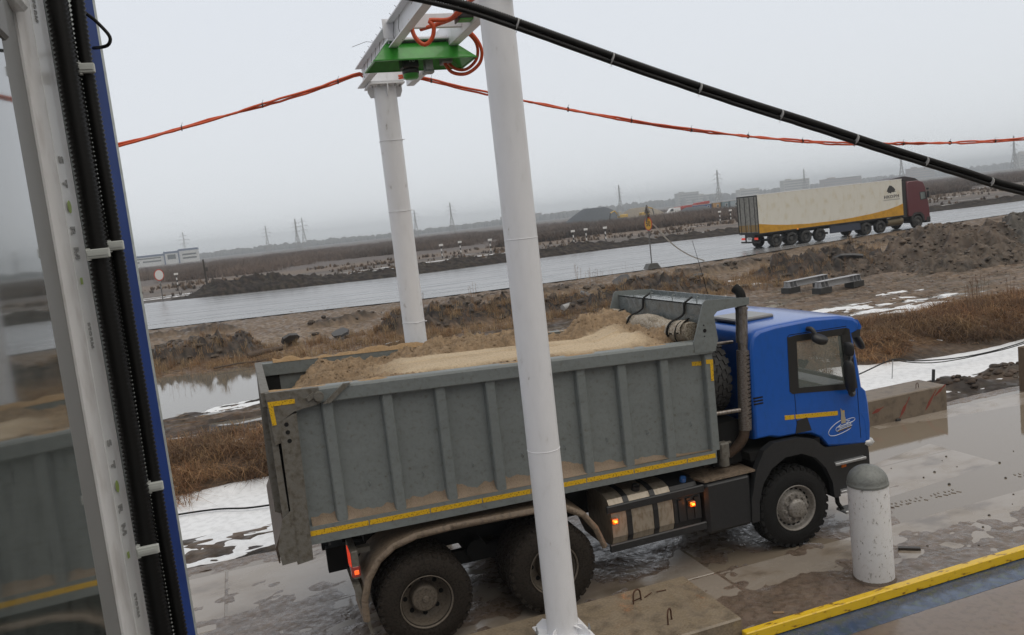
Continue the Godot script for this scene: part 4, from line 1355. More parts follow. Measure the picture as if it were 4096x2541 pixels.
func front_rim() -> Array:
	var b := Basis(Vector3.RIGHT, PI / 2.0)
	var st := S()
	lathe(st, [[0.285, -0.24], [0.27, -0.10], [0.285, -0.04], [0.306, -0.005], [0.312, 0.012], [0.306, 0.018], [0.292, 0.006], [0.278, -0.03], [0.262, -0.075], [0.235, -0.07], [0.215, -0.03], [0.2, -0.012, 1], [0.13, -0.008, 1], [0.13, 0.03], [0.118, 0.06], [0.09, 0.072], [0.0, 0.075]], Vector3.ZERO, b, 56, true)
	var nuts := S()
	for k in 10:
		var a := TAU * k / 10.0 + 0.1
		var o := Vector3(cos(a), sin(a), 0) * 0.166
		cyl(nuts, o + Vector3(0, 0, -0.012), o + Vector3(0, 0, 0.03), 0.024, 0.020, 12)
	var holes := S()
	for k in 20:
		var a := TAU * k / 20.0
		var o := Vector3(cos(a), sin(a), 0) * 0.247
		box(holes, o + Vector3(0, 0, -0.0665), Vector3(0.018, 0.034, 0.012), Basis(Vector3.BACK, a))
	return [to_mesh(st), to_mesh(nuts), to_mesh(holes)]

func rear_rim() -> Array:
	var b := Basis(Vector3.RIGHT, PI / 2.0)
	var st := S()
	lathe(st, [[0.306, -0.005], [0.312, 0.012], [0.306, 0.018], [0.295, 0.0], [0.290, -0.06], [0.280, -0.15], [0.262, -0.20], [0.16, -0.215]], Vector3.ZERO, b, 56, true)
	var hub := S()
	lathe(hub, [[0.165, -0.215], [0.158, -0.12], [0.15, -0.09], [0.135, -0.082, 1], [0.04, -0.08, 1], [0.04, -0.06], [0.032, -0.052, 1], [0.0, -0.052]], Vector3.ZERO, b, 40, true)
	var nuts := S()
	for k in 6:
		var a := TAU * k / 6.0 + 0.3
		var o := Vector3(cos(a), sin(a), 0) * 0.095
		box(nuts, o + Vector3(0, 0, -0.08), Vector3(0.014, 0.045, 0.02), Basis(Vector3.BACK, a + 0.3))
	var holes := S()
	for k in 8:
		var a := TAU * k / 8.0
		var o := Vector3(cos(a), sin(a), 0) * 0.214
		cyl(holes, o + Vector3(0, 0, -0.215), o + Vector3(0, 0, -0.198), 0.028, 0.028, 10)
	return [to_mesh(st), to_mesh(hub), to_mesh(nuts), to_mesh(holes)]

func yt(x: float) -> float: return 3.0 - 0.0449 * (x + 1.36)
func yb(x: float) -> float: return 1.40 - 0.0200 * (x + 1.16)
func ys(x: float) -> float: return 1.50 - 0.0250 * (x + 1.16)

func build_truck() -> void:
	var grey := M("dump_grey", Color(0.170, 0.190, 0.190), 0.46, 0.0, {"tile": 1.7, "freq": 0.02, "oct": 6, "size": 1024, "ramp": [[0.08, Color(0.66, 0.60, 0.52)], [0.2, Color(0.88, 0.86, 0.83)], [0.4, gray(0.97)], [0.75, gray(1.05)]], "bump": 1.2, "bfreq": 0.005, "detail": [[0.06, Color(0.6, 0.53, 0.45)], [0.12, gray(0.97)], [0.6, gray(1.0)]], "dtile": 0.6, "dfreq": 0.03})
	var dirty := M("muddy_grey", Color(0.135, 0.128, 0.112), 0.6, 0.0, {"tile": 0.9, "freq": 0.018, "oct": 6, "ramp": [[0.12, Color(0.55, 0.5, 0.44)], [0.4, Color(0.86, 0.83, 0.78)], [0.62, gray(1.0)], [0.85, Color(1.2, 1.13, 1.02)]], "bump": 0.3, "bfreq": 0.03})
	var yellow := M("reflective_tape", Color(0.66, 0.40, 0.012), 0.42, 0.0, {"tile": 0.5, "freq": 0.035, "oct": 6, "ramp": [[0.18, Color(0.2, 0.18, 0.4)], [0.3, gray(0.75)], [0.45, gray(1.0)]]})
	var blue := M("cab_blue", Color(0.006, 0.092, 0.43), 0.3, 0.0, {"spec": 0.4, "tile": 1.1, "freq": 0.02, "oct": 6, "stretch": Vector3(1, 2.2, 1), "ramp": [[0.1, Color(1.6, 0.85, 0.72)], [0.3, Color(1.1, 0.95, 0.92)], [0.6, gray(1.0)]], "coat": 0.5, "coat_rough": 0.08})
	var plastic := M("dark_plastic", Color(0.020, 0.021, 0.023), 0.45, 0.0, {"tile": 0.8, "freq": 0.02, "ramp": [[0.15, Color(1.8, 1.6, 1.3)], [0.35, gray(1.0)], [0.8, gray(0.85)]], "bump": 0.05, "bfreq": 0.04})
	var black := M("chassis_black", gray(0.012), 0.7, 0.0, {"spec": 0.3, "tile": 0.8, "freq": 0.02, "ramp": [[0.2, Color(2.0, 1.6, 1.3)], [0.5, gray(1.0)]]})
	var rubber := M("tyre_rubber", gray(0.014), 0.78, 0.0, {"spec": 0.3, "tile": 0.45, "freq": 0.03, "oct": 6, "ramp": [[0.18, Color(3.4, 2.7, 2.1)], [0.34, Color(1.7, 1.5, 1.3)], [0.5, gray(1.0)], [0.8, gray(0.85)]], "bump": 0.35, "bfreq": 0.03})
	var muddy_rubber := M("muddy_rubber", Color(0.030, 0.0245, 0.020), 0.8, 0.0, {"spec": 0.3, "tile": 0.5, "freq": 0.026, "oct": 6, "ramp": [[0.2, gray(0.38)], [0.45, gray(0.75)], [0.58, Color(1.3, 1.2, 1.05)], [0.7, Color(2.4, 2.05, 1.6)], [0.85, Color(3.4, 2.9, 2.2)]], "bump": 0.6, "bfreq": 0.03})
	var rim_m := M("rim_silver", Color(0.27, 0.255, 0.235), 0.45, 0.25, {"tile": 0.4, "freq": 0.02, "ramp": [[0.15, Color(0.45, 0.4, 0.34)], [0.4, gray(0.9)], [0.8, gray(1.1)]]})
	var rim_d := M("rim_dirty", Color(0.150, 0.125, 0.098), 0.6, 0.1, {"tile": 0.4, "freq": 0.02, "ramp": [[0.2, gray(0.5)], [0.5, gray(1.0)], [0.8, Color(1.7, 1.55, 1.3)]], "bump": 0.1, "bfreq": 0.03})
	var mud := M("guard_mud", Color(0.185, 0.140, 0.100), 0.62, 0.0, {"tile": 0.7, "freq": 0.02, "oct": 6, "ramp": [[0.2, gray(0.6)], [0.5, gray(1.0)], [0.8, gray(1.3)]], "bump": 0.7, "bfreq": 0.03})
	var sandy := M("sand", gray(1.0), 0.9, 0.0, {"vc": true, "tile": 0.6, "freq": 0.03, "oct": 6, "ramp": [[0.2, gray(0.75)], [0.5, gray(0.98)], [0.8, gray(1.15)]], "bump": 1.1, "bfreq": 0.025})
	var steel := M("stack_steel", Color(0.30, 0.28, 0.26), 0.35, 0.75, {"tile": 0.4, "freq": 0.02, "stretch": Vector3(1, 3, 1), "ramp": [[0.2, Color(0.5, 0.42, 0.36)], [0.6, gray(1.0)]]})
	var alu := M("tank_aluminium", Color(0.42, 0.37, 0.30), 0.42, 0.45, {"tile": 0.6, "freq": 0.018, "stretch": Vector3(1, 2.5, 1), "ramp": [[0.12, Color(0.65, 0.6, 0.52)], [0.5, gray(0.93)], [0.8, gray(1.05)]]})
	var glass := M("cab_glass", Color(0.52, 0.60, 0.55), 0.02, 0.0, {"alpha": 0.12})

	var t := thing("dump_truck", "grey bodied dump truck with a blue cab loaded with sand", "truck", Vector3(-2.6, 0, -1.25))
	var st: SurfaceTool
	# --- wheels ---
	var tm := tyre_mesh(0.55, 0.30, 30)
	var fr := front_rim()
	var rr := rear_rim()
	for ax in [[-0.02, 0], [-3.50, 1], [-5.07, 1]]:
		for side in [1, -1]:
			var w := group_part(t, "wheel")
			w.position += Vector3(ax[0], 0.548, 0.0 if side > 0 else -2.5)
			if side < 0: w.rotation.y = PI
			part(w, "tyre", tm, rubber if ax[1] == 0 else muddy_rubber)
			if ax[1] == 0:
				part(w, "rim", fr[0], rim_m)
				part(w, "wheel_nuts", fr[1], rim_m)
				part(w, "rim_slots", fr[2], black)
			else:
				part(w, "rim", rr[0], rim_d)
				part(w, "hub", rr[1], rim_d)
				part(w, "hub_bolts", rr[2], rim_d)
				part(w, "rim_slots", rr[3], black)
				var inner := part(w, "inner_tyre", tm, muddy_rubber)
				inner.position.z = -0.34
	# --- chassis ---
	st = S()
	for z in [-0.86, -1.64]: bx(st, -6.05, 1.1, 0.82, 1.12, z - 0.05, z + 0.05)
	for x in [-5.9, -4.3, -2.6, -1.2, 0.5]: bx(st, x - 0.07, x + 0.07, 0.86, 1.08, -1.6, -0.9)
	part(t, "chassis_frame", st, black)
	st = S()
	for x in [-3.50, -5.07]:
		st = S()
		cyl(st, Vector3(x, 0.55, -0.2), Vector3(x, 0.55, -2.3), 0.11, 0.11, 14)
		lathe(st, [[0.0, -0.26], [0.18, -0.2], [0.25, 0.0], [0.18, 0.2], [0.0, 0.26]], Vector3(x, 0.56, -1.25), Basis(Vector3.RIGHT, PI / 2.0), 16)
		part(t, "axle", st, black)
	st = S()
	cyl(st, Vector3(-0.02, 0.5, -0.2), Vector3(-0.02, 0.5, -2.3), 0.07, 0.07, 12)
	part(t, "axle", st, black)
	st = S()
	cyl(st, Vector3(-4.28, 0.78, -0.55), Vector3(-4.28, 0.78, -1.95), 0.13, 0.13, 14)
	part(t, "bogie_trunnion", st, black)
	for z in [-0.66, -1.84]:
		st = S()
		for k in 5: bx(st, -5.05 + 0.1 * k, -3.52 - 0.1 * k, 0.62 + 0.035 * k, 0.655 + 0.035 * k, z - 0.045, z + 0.045)
		part(t, "leaf_spring", st, black)
	st = S()
	bx(st, -1.3, 0.9, 0.55, 1.45, -1.75, -0.75)
	bx(st, -5.6, -1.5, 1.12, 1.4, -1.75, -0.75)
	bx(st, -2.6, -1.5, 0.55, 1.1, -2.35, -1.75)
	part(t, "drivetrain", st, black)
	# --- dump body ---
	var body := part(t, "body_floor", (func():
		var s := S()
		pxy(s, [[-6.3, yb(-6.3) + 0.05], [-1.12, yb(-1.12) + 0.03], [-1.12, 1.56], [-6.3, 1.66]], -2.42, -0.08)
		return s).call(), dirty)
	for side in [0, 1]:
		var z_out := 0.0 if side == 0 else -2.5
		var sg := 1.0 if side == 0 else -1.0
		st = S()
		pxy(st, [[-6.26, 1.62], [-1.10, 1.50], [-1.10, yt(-1.1) - 0.05], [-6.26, yt(-6.26) - 0.05]], z_out - 0.075 * sg, z_out - 0.081 * sg)
		part(t, "side_panel", st, grey)
		st = S()
		pxy(st, [[-6.25, yb(-6.25)], [-1.155, yb(-1.155)], [-1.15, ys(-1.15) + 0.065], [-6.24, ys(-6.24) + 0.075]], z_out - 0.10 * sg, z_out + 0.004 * sg)
		part(t, "bottom_sill", st, grey)
		st = S()
		# folded top rail
		var prof := [[0.028, -0.17], [0.034, -0.16], [0.034, -0.03], [0.02, -0.006], [-0.005, 0.0], [-0.12, 0.0], [-0.135, -0.012], [-0.135, -0.17]]
		var a := Vector3(-5.95 if side == 0 else -6.45, 0, 0)
		var x1 := -1.10
		for i in prof.size():
			var p: Array = prof[i]
			var q: Array = prof[(i + 1) % prof.size()]
			var o := Vector3(0, q[0] - p[0], -(q[1] - p[1])) if false else Vector3(0, (p[1] + q[1]) / 2.0 + 0.085, ((p[0] + q[0]) / 2.0 + 0.05) * sg)
			quad(st, Vector3(a.x, yt(a.x) + p[1], z_out + p[0] * sg), Vector3(a.x, yt(a.x) + q[1], z_out + q[0] * sg), Vector3(x1, yt(x1) + q[1], z_out + q[0] * sg), Vector3(x1, yt(x1) + p[1], z_out + p[0] * sg), o)
		bx(st, a.x - 0.004, a.x, yt(a.x) - 0.17, yt(a.x), z_out - 0.13 * sg, z_out + 0.03 * sg)
		part(t, "top_rail", st, grey)
		for x in [-5.87, -5.22, -4.62, -4.03, -3.46, -2.90, -2.36, -1.78, -1.15]:
			st = S()
			var y0 := ys(x) + 0.06
			var y1 := yt(x) - 0.168
			var w := 0.058
			if side == 0:
				pxz(st, [[x - w - 0.012, -0.0745], [x - w, -0.012], [x - w + 0.012, 0.0], [x + w - 0.012, 0.0], [x + w, -0.012], [x + w + 0.012, -0.0745]], y0, y1)
			else:
				bx(st, x - w, x + w, y0, y1, -2.5, -2.426)
			part(t, "rib", st, grey)
	# hooks on the panels
	for x in [-5.53, -4.92, -4.33, -3.72, -3.18, -2.62, -2.07, -1.45]:
		st = S()
		var y: float = 2.03 - 0.02 * (x + 5.5)
		tube(st, [Vector3(x, y - 0.02, -0.074), Vector3(x + 0.004, y - 0.025, -0.05), Vector3(x + 0.012, y, -0.044), Vector3(x, y + 0.02, -0.05), Vector3(x - 0.004, y + 0.018, -0.074)], 0.0035, 6)
		part(t, "tarp_hook", st, grey)
	# yellow tape along the sill, in lengths
	var x := -6.24
	rng.seed = 3
	while x < -1.2:
		var l := minf(rng.randf_range(0.55, 0.75), -1.16 - x)
		st = S()
		pxy(st, [[x, ys(x) - 0.028], [x + l - 0.012, ys(x + l) - 0.028], [x + l - 0.012, ys(x + l) + 0.028], [x, ys(x) + 0.028]], 0.0035, 0.0065)
		part(t, "reflective_tape", st, yellow)
		x += l
	# sand and mud lying on the sill, washed up against the panel
	var dep := sheet(320, 3, func(i: int, j: int):
		var xx := lerpf(-6.2, -1.2, i / 320.0)
		var f := 0.5 + nB.get_noise_2d(xx * 1.2, 5.0) + 0.45 * nC.get_noise_2d(xx * 1.5, 8.0)
		var hgt := clampf(0.05 + 0.16 * f, 0.0, 0.22) * sm(-1.25, -2.2, xx) * (0.55 + 0.45 * sm(-1.6, -4.0, xx))
		var s := j / 3.0
		return [Vector3(xx, ys(xx) + 0.066 + 0.008 * (1.0 - s) + hgt * pow(s, 1.4), lerpf(0.002, -0.0735, pow(s, 0.55))), Color(0.26, 0.195, 0.135) * (0.75 + 0.5 * f * 0.6)])
	part(t, "sill_mud", dep, M("sill_mud", gray(1.0), 0.7, 0.0, {"vc": true, "tile": 0.3, "freq": 0.03, "ramp": [[0.2, gray(0.7)], [0.7, gray(1.1)]], "bump": 0.3, "bfreq": 0.03}))
	# front wall and canopy over the cab
	st = S()
	bx(st, -1.13, -1.10, 1.5, 3.0, -2.42, -0.08)
	for z in [-0.5, -1.0, -1.5, -2.0]: bx(st, -1.10, -1.03, 1.5, 2.9, z - 0.05, z + 0.05)
	part(t, "front_wall", st, grey)
	for side in [0, 1]:
		st = S()
		var z0 := 0.040 if side == 0 else -2.478
		pxy(st, [[-1.07, 2.84], [-1.02, 2.98], [-1.05, 3.29], [-1.0, 3.335], [-0.90, 3.345], [-0.53, 3.36], [-0.52, 3.45], [-1.15, 3.497], [-1.19, 3.47], [-1.37, 2.985], [-1.36, 2.86]], z0, z0 - 0.018)
		part(t, "canopy_cheek", st, grey)
		st = S()
		cyl(st, Vector3(-1.20, 3.12, z0 - 0.02), Vector3(-1.20, 3.12, z0 + 0.004), 0.024, 0.024, 12)
		cyl(st, Vector3(-1.21, 3.19, z0), Vector3(-1.21, 3.19, z0 + 0.006), 0.008, 0.008, 8)
		cyl(st, Vector3(-1.21, 3.05, z0), Vector3(-1.21, 3.05, z0 + 0.006), 0.008, 0.008, 8)
		part(t, "pivot", st, black)
	st = S()
	pxy(st, [[-1.12, 3.415], [-0.56, 3.36], [-0.53, 3.365], [-0.53, 3.44], [-0.545, 3.44], [-0.55, 3.375], [-1.12, 3.432]], -2.476, 0.02)
	pxy(st, [[-1.12, 3.43], [-1.105, 3.43], [-1.105, 2.98], [-1.12, 2.98]], -2.476, 0.02)
	part(t, "canopy_roof", st, M("wet_grey", Color(0.16, 0.18, 0.185), 0.16, 0.0, {"spec": 0.6, "tile": 1.0, "freq": 0.015, "ramp": [[0.2, gray(0.8)], [0.7, gray(1.05)]], "rr": [0.06, 0.4], "rfreq": 0.012}))
	for z in [-0.42, -1.05, -1.66, -2.2]:
		st = S()
		tube(st, spline([Vector3(-1.0, 3.42, z), Vector3(-1.0, 3.47, z), Vector3(-0.985, 3.495, z), Vector3(-0.96, 3.48, z)], 0.01), 0.008, 6)
		part(t, "canopy_hook", st, grey)
	# rear: side arm of the gate, post with three holes, gate with ribs, apron and wing plates
	for side in [0, 1]:
		var z0 := 0.030 if side == 0 else -2.53
		var z1 := z0 - 0.10 if side == 0 else z0 + 0.10
		st = S()
		pxy(st, [[-6.49, yt(-6.49)], [-5.94, yt(-5.94)], [-5.94, 3.035], [-6.0, 3.02], [-6.22, 2.99], [-6.39, 2.90], [-6.40, 2.68], [-6.46, 2.665]], z0 + (0.008 if side == 0 else -0.008), z1)
		part(t, "gate_arm", st, dirty)
		st = S()
		cyl(st, Vector3(-5.95, 3.11, z0), Vector3(-5.95, 3.11, z0 + (0.06 if side == 0 else -0.06)), 0.055, 0.05, 16)
		box(st, Vector3(-6.03, 3.12, z0 + (0.02 if side == 0 else -0.02)), Vector3(0.10, 0.05, 0.03), Basis(Vector3.BACK, 0.5))
		part(t, "hinge_pin", st, dirty)
		st = S()
		pxy(st, [[-5.92, 3.02], [-5.84, 3.02], [-5.60, yt(-5.60) + 0.012], [-5.68, yt(-5.68) + 0.012]], z0, z0 + (0.035 if side == 0 else -0.035))
		part(t, "hinge_lug", st, dirty)
		st = S()
		pxy(st, [[-6.395, 2.905], [-6.24, 2.965], [-6.20, 2.965], [-6.24, 1.35], [-6.41, 1.33]], z0 + (0.004 if side == 0 else -0.004), z1 + (0.002 if side == 0 else -0.002))
		part(t, "corner_post", st, dirty)
		st = S()
		pxy(st, [[-6.415, 1.93], [-6.50, 1.86], [-6.585, 1.56], [-6.565, 1.365], [-6.395, 1.375], [-6.385, 1.93]], z0 + (0.016 if side == 0 else -0.016), z0 + (0.007 if side == 0 else -0.007))
		part(t, "wing_plate", st, dirty)
		st = S()
		pxy(st, [[-6.49, 3.06], [-6.43, 3.06], [-6.42, 1.80], [-6.49, 1.80]], z0 - (0.02 if side == 0 else -0.02), z1)
		part(t, "gate_side", st, dirty)
	for y in [[-6.318, 2.865], [-6.315, 2.78], [-6.31, 2.685]]:
		st = S()
		cyl(st, Vector3(y[0], y[1], 0.030), Vector3(y[0], y[1], 0.036), 0.024, 0.024, 12)
		part(t, "pin_hole", st, black)
	st = S()
	pxy(st, [[-6.475, 3.135], [-6.20, 3.125], [-6.20, 3.075], [-6.425, 3.083], [-6.415, 2.88], [-6.46, 2.88]], 0.039, 0.0415)
	part(t, "reflective_tape", st, yellow)
	st = S()
	pxy(st, [[-1.355, 2.735], [-1.21, 2.72], [-1.21, 2.665], [-1.355, 2.68]], -0.0735, -0.071)
	part(t, "reflective_tape", st, yellow)
	st = S()
	pxy(st, [[-1.195, 2.745], [-1.095, 2.735], [-1.105, 2.46], [-1.145, 2.465], [-1.14, 2.685], [-1.195, 2.69]], 0.0015, 0.0045)
	part(t, "reflective_tape", st, yellow)
	for z in [-0.09, -2.41]:
		st = S()
		bx(st, -6.44, -6.24, 1.52, 3.04, z - 0.006, z + 0.006)
		part(t, "gate_seal", st, black)
	st = S()
	bx(st, -6.47, -6.44, 1.75, 3.0, -2.46, -0.04)
	part(t, "tailgate", st, dirty)
	st = S()
	bx(st, -6.53, -6.44, yt(-6.5) - 0.15, yt(-6.5) + 0.005, -2.50, 0.0, 0.006)
	part(t, "tailgate_beam", st, dirty)
	for z in [-0.35, -0.85, -1.3, -1.75, -2.2]:
		st = S()
		pxy(st, [[-6.465, 1.8], [-6.56, 1.85], [-6.53, 3.08], [-6.465, 3.08]], z - 0.035, z + 0.035)
		part(t, "tailgate_rib", st, dirty)
	st = S()
	pxy(st, [[-6.47, 1.86], [-6.61, 1.55], [-6.595, 1.38], [-6.58, 1.38], [-6.57, 1.55], [-6.45, 1.82]], -2.5, 0.0)
	bx(st, -6.50, -6.40, 1.74, 1.83, -2.45, -0.05)
	part(t, "apron", st, M("apron_rust", Color(0.10, 0.075, 0.058), 0.5, 0.1, {"tile": 0.7, "freq": 0.02, "ramp": [[0.2, gray(0.5)], [0.5, gray(1.0)], [0.75, Color(1.7, 1.6, 1.45)]], "bump": 0.2, "bfreq": 0.03}))
	# --- mudguards over the rear bogie ---
	for side in [0, 1]:
		var zz := [0.0, -0.62] if side == 0 else [-2.5, -1.88]
		st = S()
		var outer := [[-5.80, 0.50], [-5.795, 0.74], [-5.72, 0.98], [-5.58, 1.18], [-5.38, 1.31], [-5.10, 1.375], [-4.7, 1.385], [-3.62, 1.35], [-3.25, 1.29], [-3.03, 1.16], [-2.88, 0.95], [-2.78, 0.68]]
		for i in outer.size() - 1:
			var p := Vector3(outer[i][0], outer[i][1], 0)
			var q := Vector3(outer[i + 1][0], outer[i + 1][1], 0)
			var nn := Vector3(-(q.y - p.y), q.x - p.x, 0).normalized()
			st.set_smooth_group(2)
			quad(st, p + Vector3(0, 0, zz[0]), q + Vector3(0, 0, zz[0]), q + Vector3(0, 0, zz[1]), p + Vector3(0, 0, zz[1]), nn)
			st.set_smooth_group(4)
			quad(st, p - nn * 0.03 + Vector3(0, 0, zz[0]), q - nn * 0.03 + Vector3(0, 0, zz[0]), q - nn * 0.03 + Vector3(0, 0, zz[1]), p - nn * 0.03 + Vector3(0, 0, zz[1]), -nn)
			# rolled outer lip
			st.set_smooth_group(6)
			var lip := 0.035 if side == 0 else -0.035
			quad(st, p + Vector3(0, 0, zz[0]), q + Vector3(0, 0, zz[0]), q - nn * 0.045 + Vector3(0, 0, zz[0] + lip), p - nn * 0.045 + Vector3(0, 0, zz[0] + lip), nn + Vector3(0, 0, lip * 20))
			quad(st, p - nn * 0.045 + Vector3(0, 0, zz[0] + lip), q - nn * 0.045 + Vector3(0, 0, zz[0] + lip), q - nn * 0.075 + Vector3(0, 0, zz[0]), p - nn * 0.075 + Vector3(0, 0, zz[0]), Vector3(0, 0, lip))
		part(t, "mudguard", st, mud)
		st = S()
		var zf: float = zz[0] - (0.03 if side == 0 else -0.03)
		prism(st, [[-5.86, 0.92], [-5.78, 0.92], [-5.70, 0.30], [-5.72, 0.25]], Vector3(0, 0, zf), Vector3.RIGHT, Vector3.UP, Vector3(0, 0, -0.55 if side == 0 else 0.55))
		part(t, "mudflap", st, dirty)
		st = S()
		bx(st, -5.84, -5.76, 0.99, 1.31, zf - 0.45, zf, 0.01)
		bx(st, -5.80, -5.60, 1.2, 1.26, zf - 0.3, zf - 0.2)
		part(t, "lamp_bracket", st, dirty)
		var red := M("tail_red", Color(0.45, 0.02, 0.012), 0.2, 0.0, {"glow": Color(1.0, 0.08, 0.03), "energy": 0.5})
		st = S()
		cbox(st, Vector3(-5.805, 1.075, zf - 0.055), Vector3(0.10, 0.15, 0.12), 0.02)
		part(t, "tail_lamp", st, M("tail_lens", Color(0.40, 0.05, 0.04), 0.25, 0.0, {"tile": 0.15, "ramp": [[0.3, gray(0.6)], [0.6, gray(1.0)]], "freq": 0.03, "coat": 0.5}))
		st = S()
		bx(st, -5.852, -5.842, 1.08, 1.29, zf - 0.30, zf - 0.02, 0.003)
		part(t, "tail_lamp", st, red)
		st = S()
		cbox(st, Vector3(-5.80, 1.07, zf + 0.004), Vector3(0.05, 0.05, 0.012), 0.004)
		part(t, "tail_lamp", st, M("tail_glow", Color(0.6, 0.08, 0.02), 0.2, 0.0, {"glow": Color(1.0, 0.12, 0.02), "energy": 1.2}))
	# --- fuel tank, battery box and side underrun rails ---
	st = S()
	var tank := [[-0.80, 0.66], [-0.80, 1.12], [-0.72, 1.22], [-0.30, 1.22], [-0.16, 1.18], [-0.09, 1.08], [-0.07, 0.95], [-0.07, 0.72], [-0.12, 0.61], [-0.22, 0.58], [-0.72, 0.58]]
	pzy(st, tank, -2.66, -1.80)
	part(t, "fuel_tank", st, alu)
	for xx in [-2.42, -2.05]:
		st = S()
		var sp := tank.map(func(q): return [q[0] * 1.0 + (0.008 if q[0] > -0.4 else -0.008), q[1] + (0.008 if q[1] > 0.9 else -0.008)])
		pzy(st, sp, xx - 0.035, xx + 0.035)
		part(t, "tank_strap", st, plastic)
	st = S()
	cyl(st, Vector3(-2.22, 1.2, -0.24), Vector3(-2.22, 1.265, -0.215), 0.055, 0.05, 18)
	box(st, Vector3(-2.22, 1.272, -0.212), Vector3(0.08, 0.016, 0.016))
	part(t, "filler_cap", st, plastic)
	st = S()
	pzy(st, tank.map(func(q): return [q[0], q[1] - 0.015]), -1.79, -1.40)
	for xx in [-1.70, -1.58, -1.47]: bx(st, xx - 0.03, xx + 0.03, 0.72, 1.0, -0.07, -0.055)
	part(t, "battery_box", st, plastic)
	st = S()
	cyl(st, Vector3(-1.55, 1.18, -0.22), Vector3(-1.55, 1.235, -0.20), 0.045, 0.04, 16)
	box(st, Vector3(-1.55, 1.24, -0.198), Vector3(0.06, 0.014, 0.014))
	part(t, "blue_cap", st, M("cap_blue", Color(0.04, 0.15, 0.42), 0.4))
	for r in [[1.055, 1.155], [0.565, 0.665]]:
		st = S()
		cbox(st, Vector3(-2.055, (r[0] + r[1]) / 2.0, -0.02), Vector3(1.37, 0.1, 0.045), 0.012)
		bx(st, -2.74, -1.37, r[0] + 0.012, r[0] + 0.02, 0.0, 0.006)
		part(t, "underrun_rail", st, plastic)
	var amber := M("amber_glow", Color(0.6, 0.2, 0.02), 0.25, 0.0, {"glow": Color(1.0, 0.42, 0.05), "energy": 2.6})
	var amber_off := M("amber_lens", Color(0.55, 0.13, 0.015), 0.2, 0.0, {"coat": 0.5})
	for q in [[-2.64, 0.945], [-1.55, 0.93]]:
		st = S()
		cbox(st, Vector3(q[0], q[1], -0.035), Vector3(0.085, 0.07, 0.06), 0.008)
		var lens := part(t, "side_marker", st, amber_off)
		st = S()
		cbox(st, Vector3(q[0] + 0.005, q[1], -0.003), Vector3(0.036, 0.026, 0.010), 0.003)
		part(lens, "bulb", st, amber)
		var om := OmniLight3D.new()
		om.name = "side_marker_light"
		om.light_color = Color(1.0, 0.55, 0.15)
		om.light_energy = 0.012
		om.light_size = 0.02
		om.omni_range = 3.0
		om.shadow_enabled = true
		om.position = Vector3(q[0], q[1], 0.04)
		add_child(om)
	st = S()
	cbox(st, Vector3(-1.015, 0.815, -0.3), Vector3(0.69, 0.69, 0.6), 0.045)
	part(t, "storage_box", st, plastic)
	st = S()
	pxz(st, [[-1.52, -0.62], [-1.10, -0.72], [-0.60, -0.5], [-0.60, 0.0], [-1.36, 0.0]], 1.17, 1.195)
	part(t, "step_plate", st, mud)
	# --- exhaust stack ---
	st = S()
	cyl(st, Vector3(-0.57, 1.72, -0.17), Vector3(-0.50, 3.32, -0.17), 0.066, 0.066, 22)
	cyl(st, Vector3(-0.535, 2.85, -0.17), Vector3(-0.505, 3.30, -0.17), 0.076, 0.076, 22)
	cyl(st, Vector3(-0.505, 3.28, -0.17), Vector3(-0.503, 3.31, -0.17), 0.084, 0.084, 22)
	part(t, "exhaust_stack", st, steel)
	st = S()
	cyl(st, Vector3(-0.60, 1.70, -0.15), Vector3(-0.545, 2.75, -0.15), 0.084, 0.084, 22)
	part(t, "heat_shield", st, M("shield_steel", Color(0.24, 0.22, 0.205), 0.4, 0.6, {"tile": 0.3, "freq": 0.02, "ramp": [[0.2, Color(0.5, 0.4, 0.33)], [0.6, gray(1.0)]]}))
	var hole := S()
	box(hole, Vector3.ZERO, Vector3(0.013, 0.013, 0.006))
	for r in 16:
		for k in 5:
			var a := 0.35 + k * 0.26 + (0.13 if r % 2 else 0.0)
			var y := 1.86 + 0.055 * r
			var xo := lerpf(-0.60, -0.545, (y - 1.70) / 1.05)
			if r > 10 and k < 2: continue
			box(hole, Vector3(xo + 0.0835 * cos(a), y, -0.15 + 0.0835 * sin(a)), Vector3(0.016, 0.016, 0.006), Basis(Vector3.UP, PI / 2.0 - a))
	part(t, "shield_holes", hole, black)
	st = S()
	tube(st, spline([Vector3(-0.50, 3.30, -0.17), Vector3(-0.495, 3.42, -0.17), Vector3(-0.50, 3.50, -0.19), Vector3(-0.53, 3.56, -0.25)], 0.03), 0.062, 18)
	part(t, "stack_outlet", st, black)
	st = S()
	tube(st, spline([Vector3(-0.605, 1.74, -0.16), Vector3(-0.625, 1.60, -0.17), Vector3(-0.70, 1.46, -0.24), Vector3(-0.86, 1.33, -0.34), Vector3(-1.05, 1.22, -0.5)], 0.04), 0.068, 18)
	part(t, "exhaust_elbow", st, M("hot_steel", Color(0.13, 0.09, 0.065), 0.5, 0.5, {"tile": 0.4, "ramp": [[0.2, gray(0.6)], [0.7, gray(1.1)]], "freq": 0.02}))
	st = S()
	cyl(st, Vector3(-1.08, 2.0, -0.12), Vector3(-0.68, 1.98, -0.12), 0.03, 0.03, 12)
	cyl(st, Vector3(-1.02, 2.86, -0.35), Vector3(-0.56, 2.84, -0.35), 0.022, 0.022, 10)
	part(t, "bracket_pipe", st, steel)
	st = S()
	cbox(st, Vector3(-0.98, 1.50, -0.12), Vector3(0.14, 0.22, 0.12), 0.02)
	cyl(st, Vector3(-0.98, 1.3, -0.12), Vector3(-0.98, 1.46, -0.12), 0.07, 0.07, 16)
	bx(st, -1.08, -0.86, 1.58, 1.6, -0.14, -0.10)
	part(t, "air_filter", st, dirty)
	# spare wheel standing crosswise behind the cab
	var sp := group_part(t, "spare_wheel")
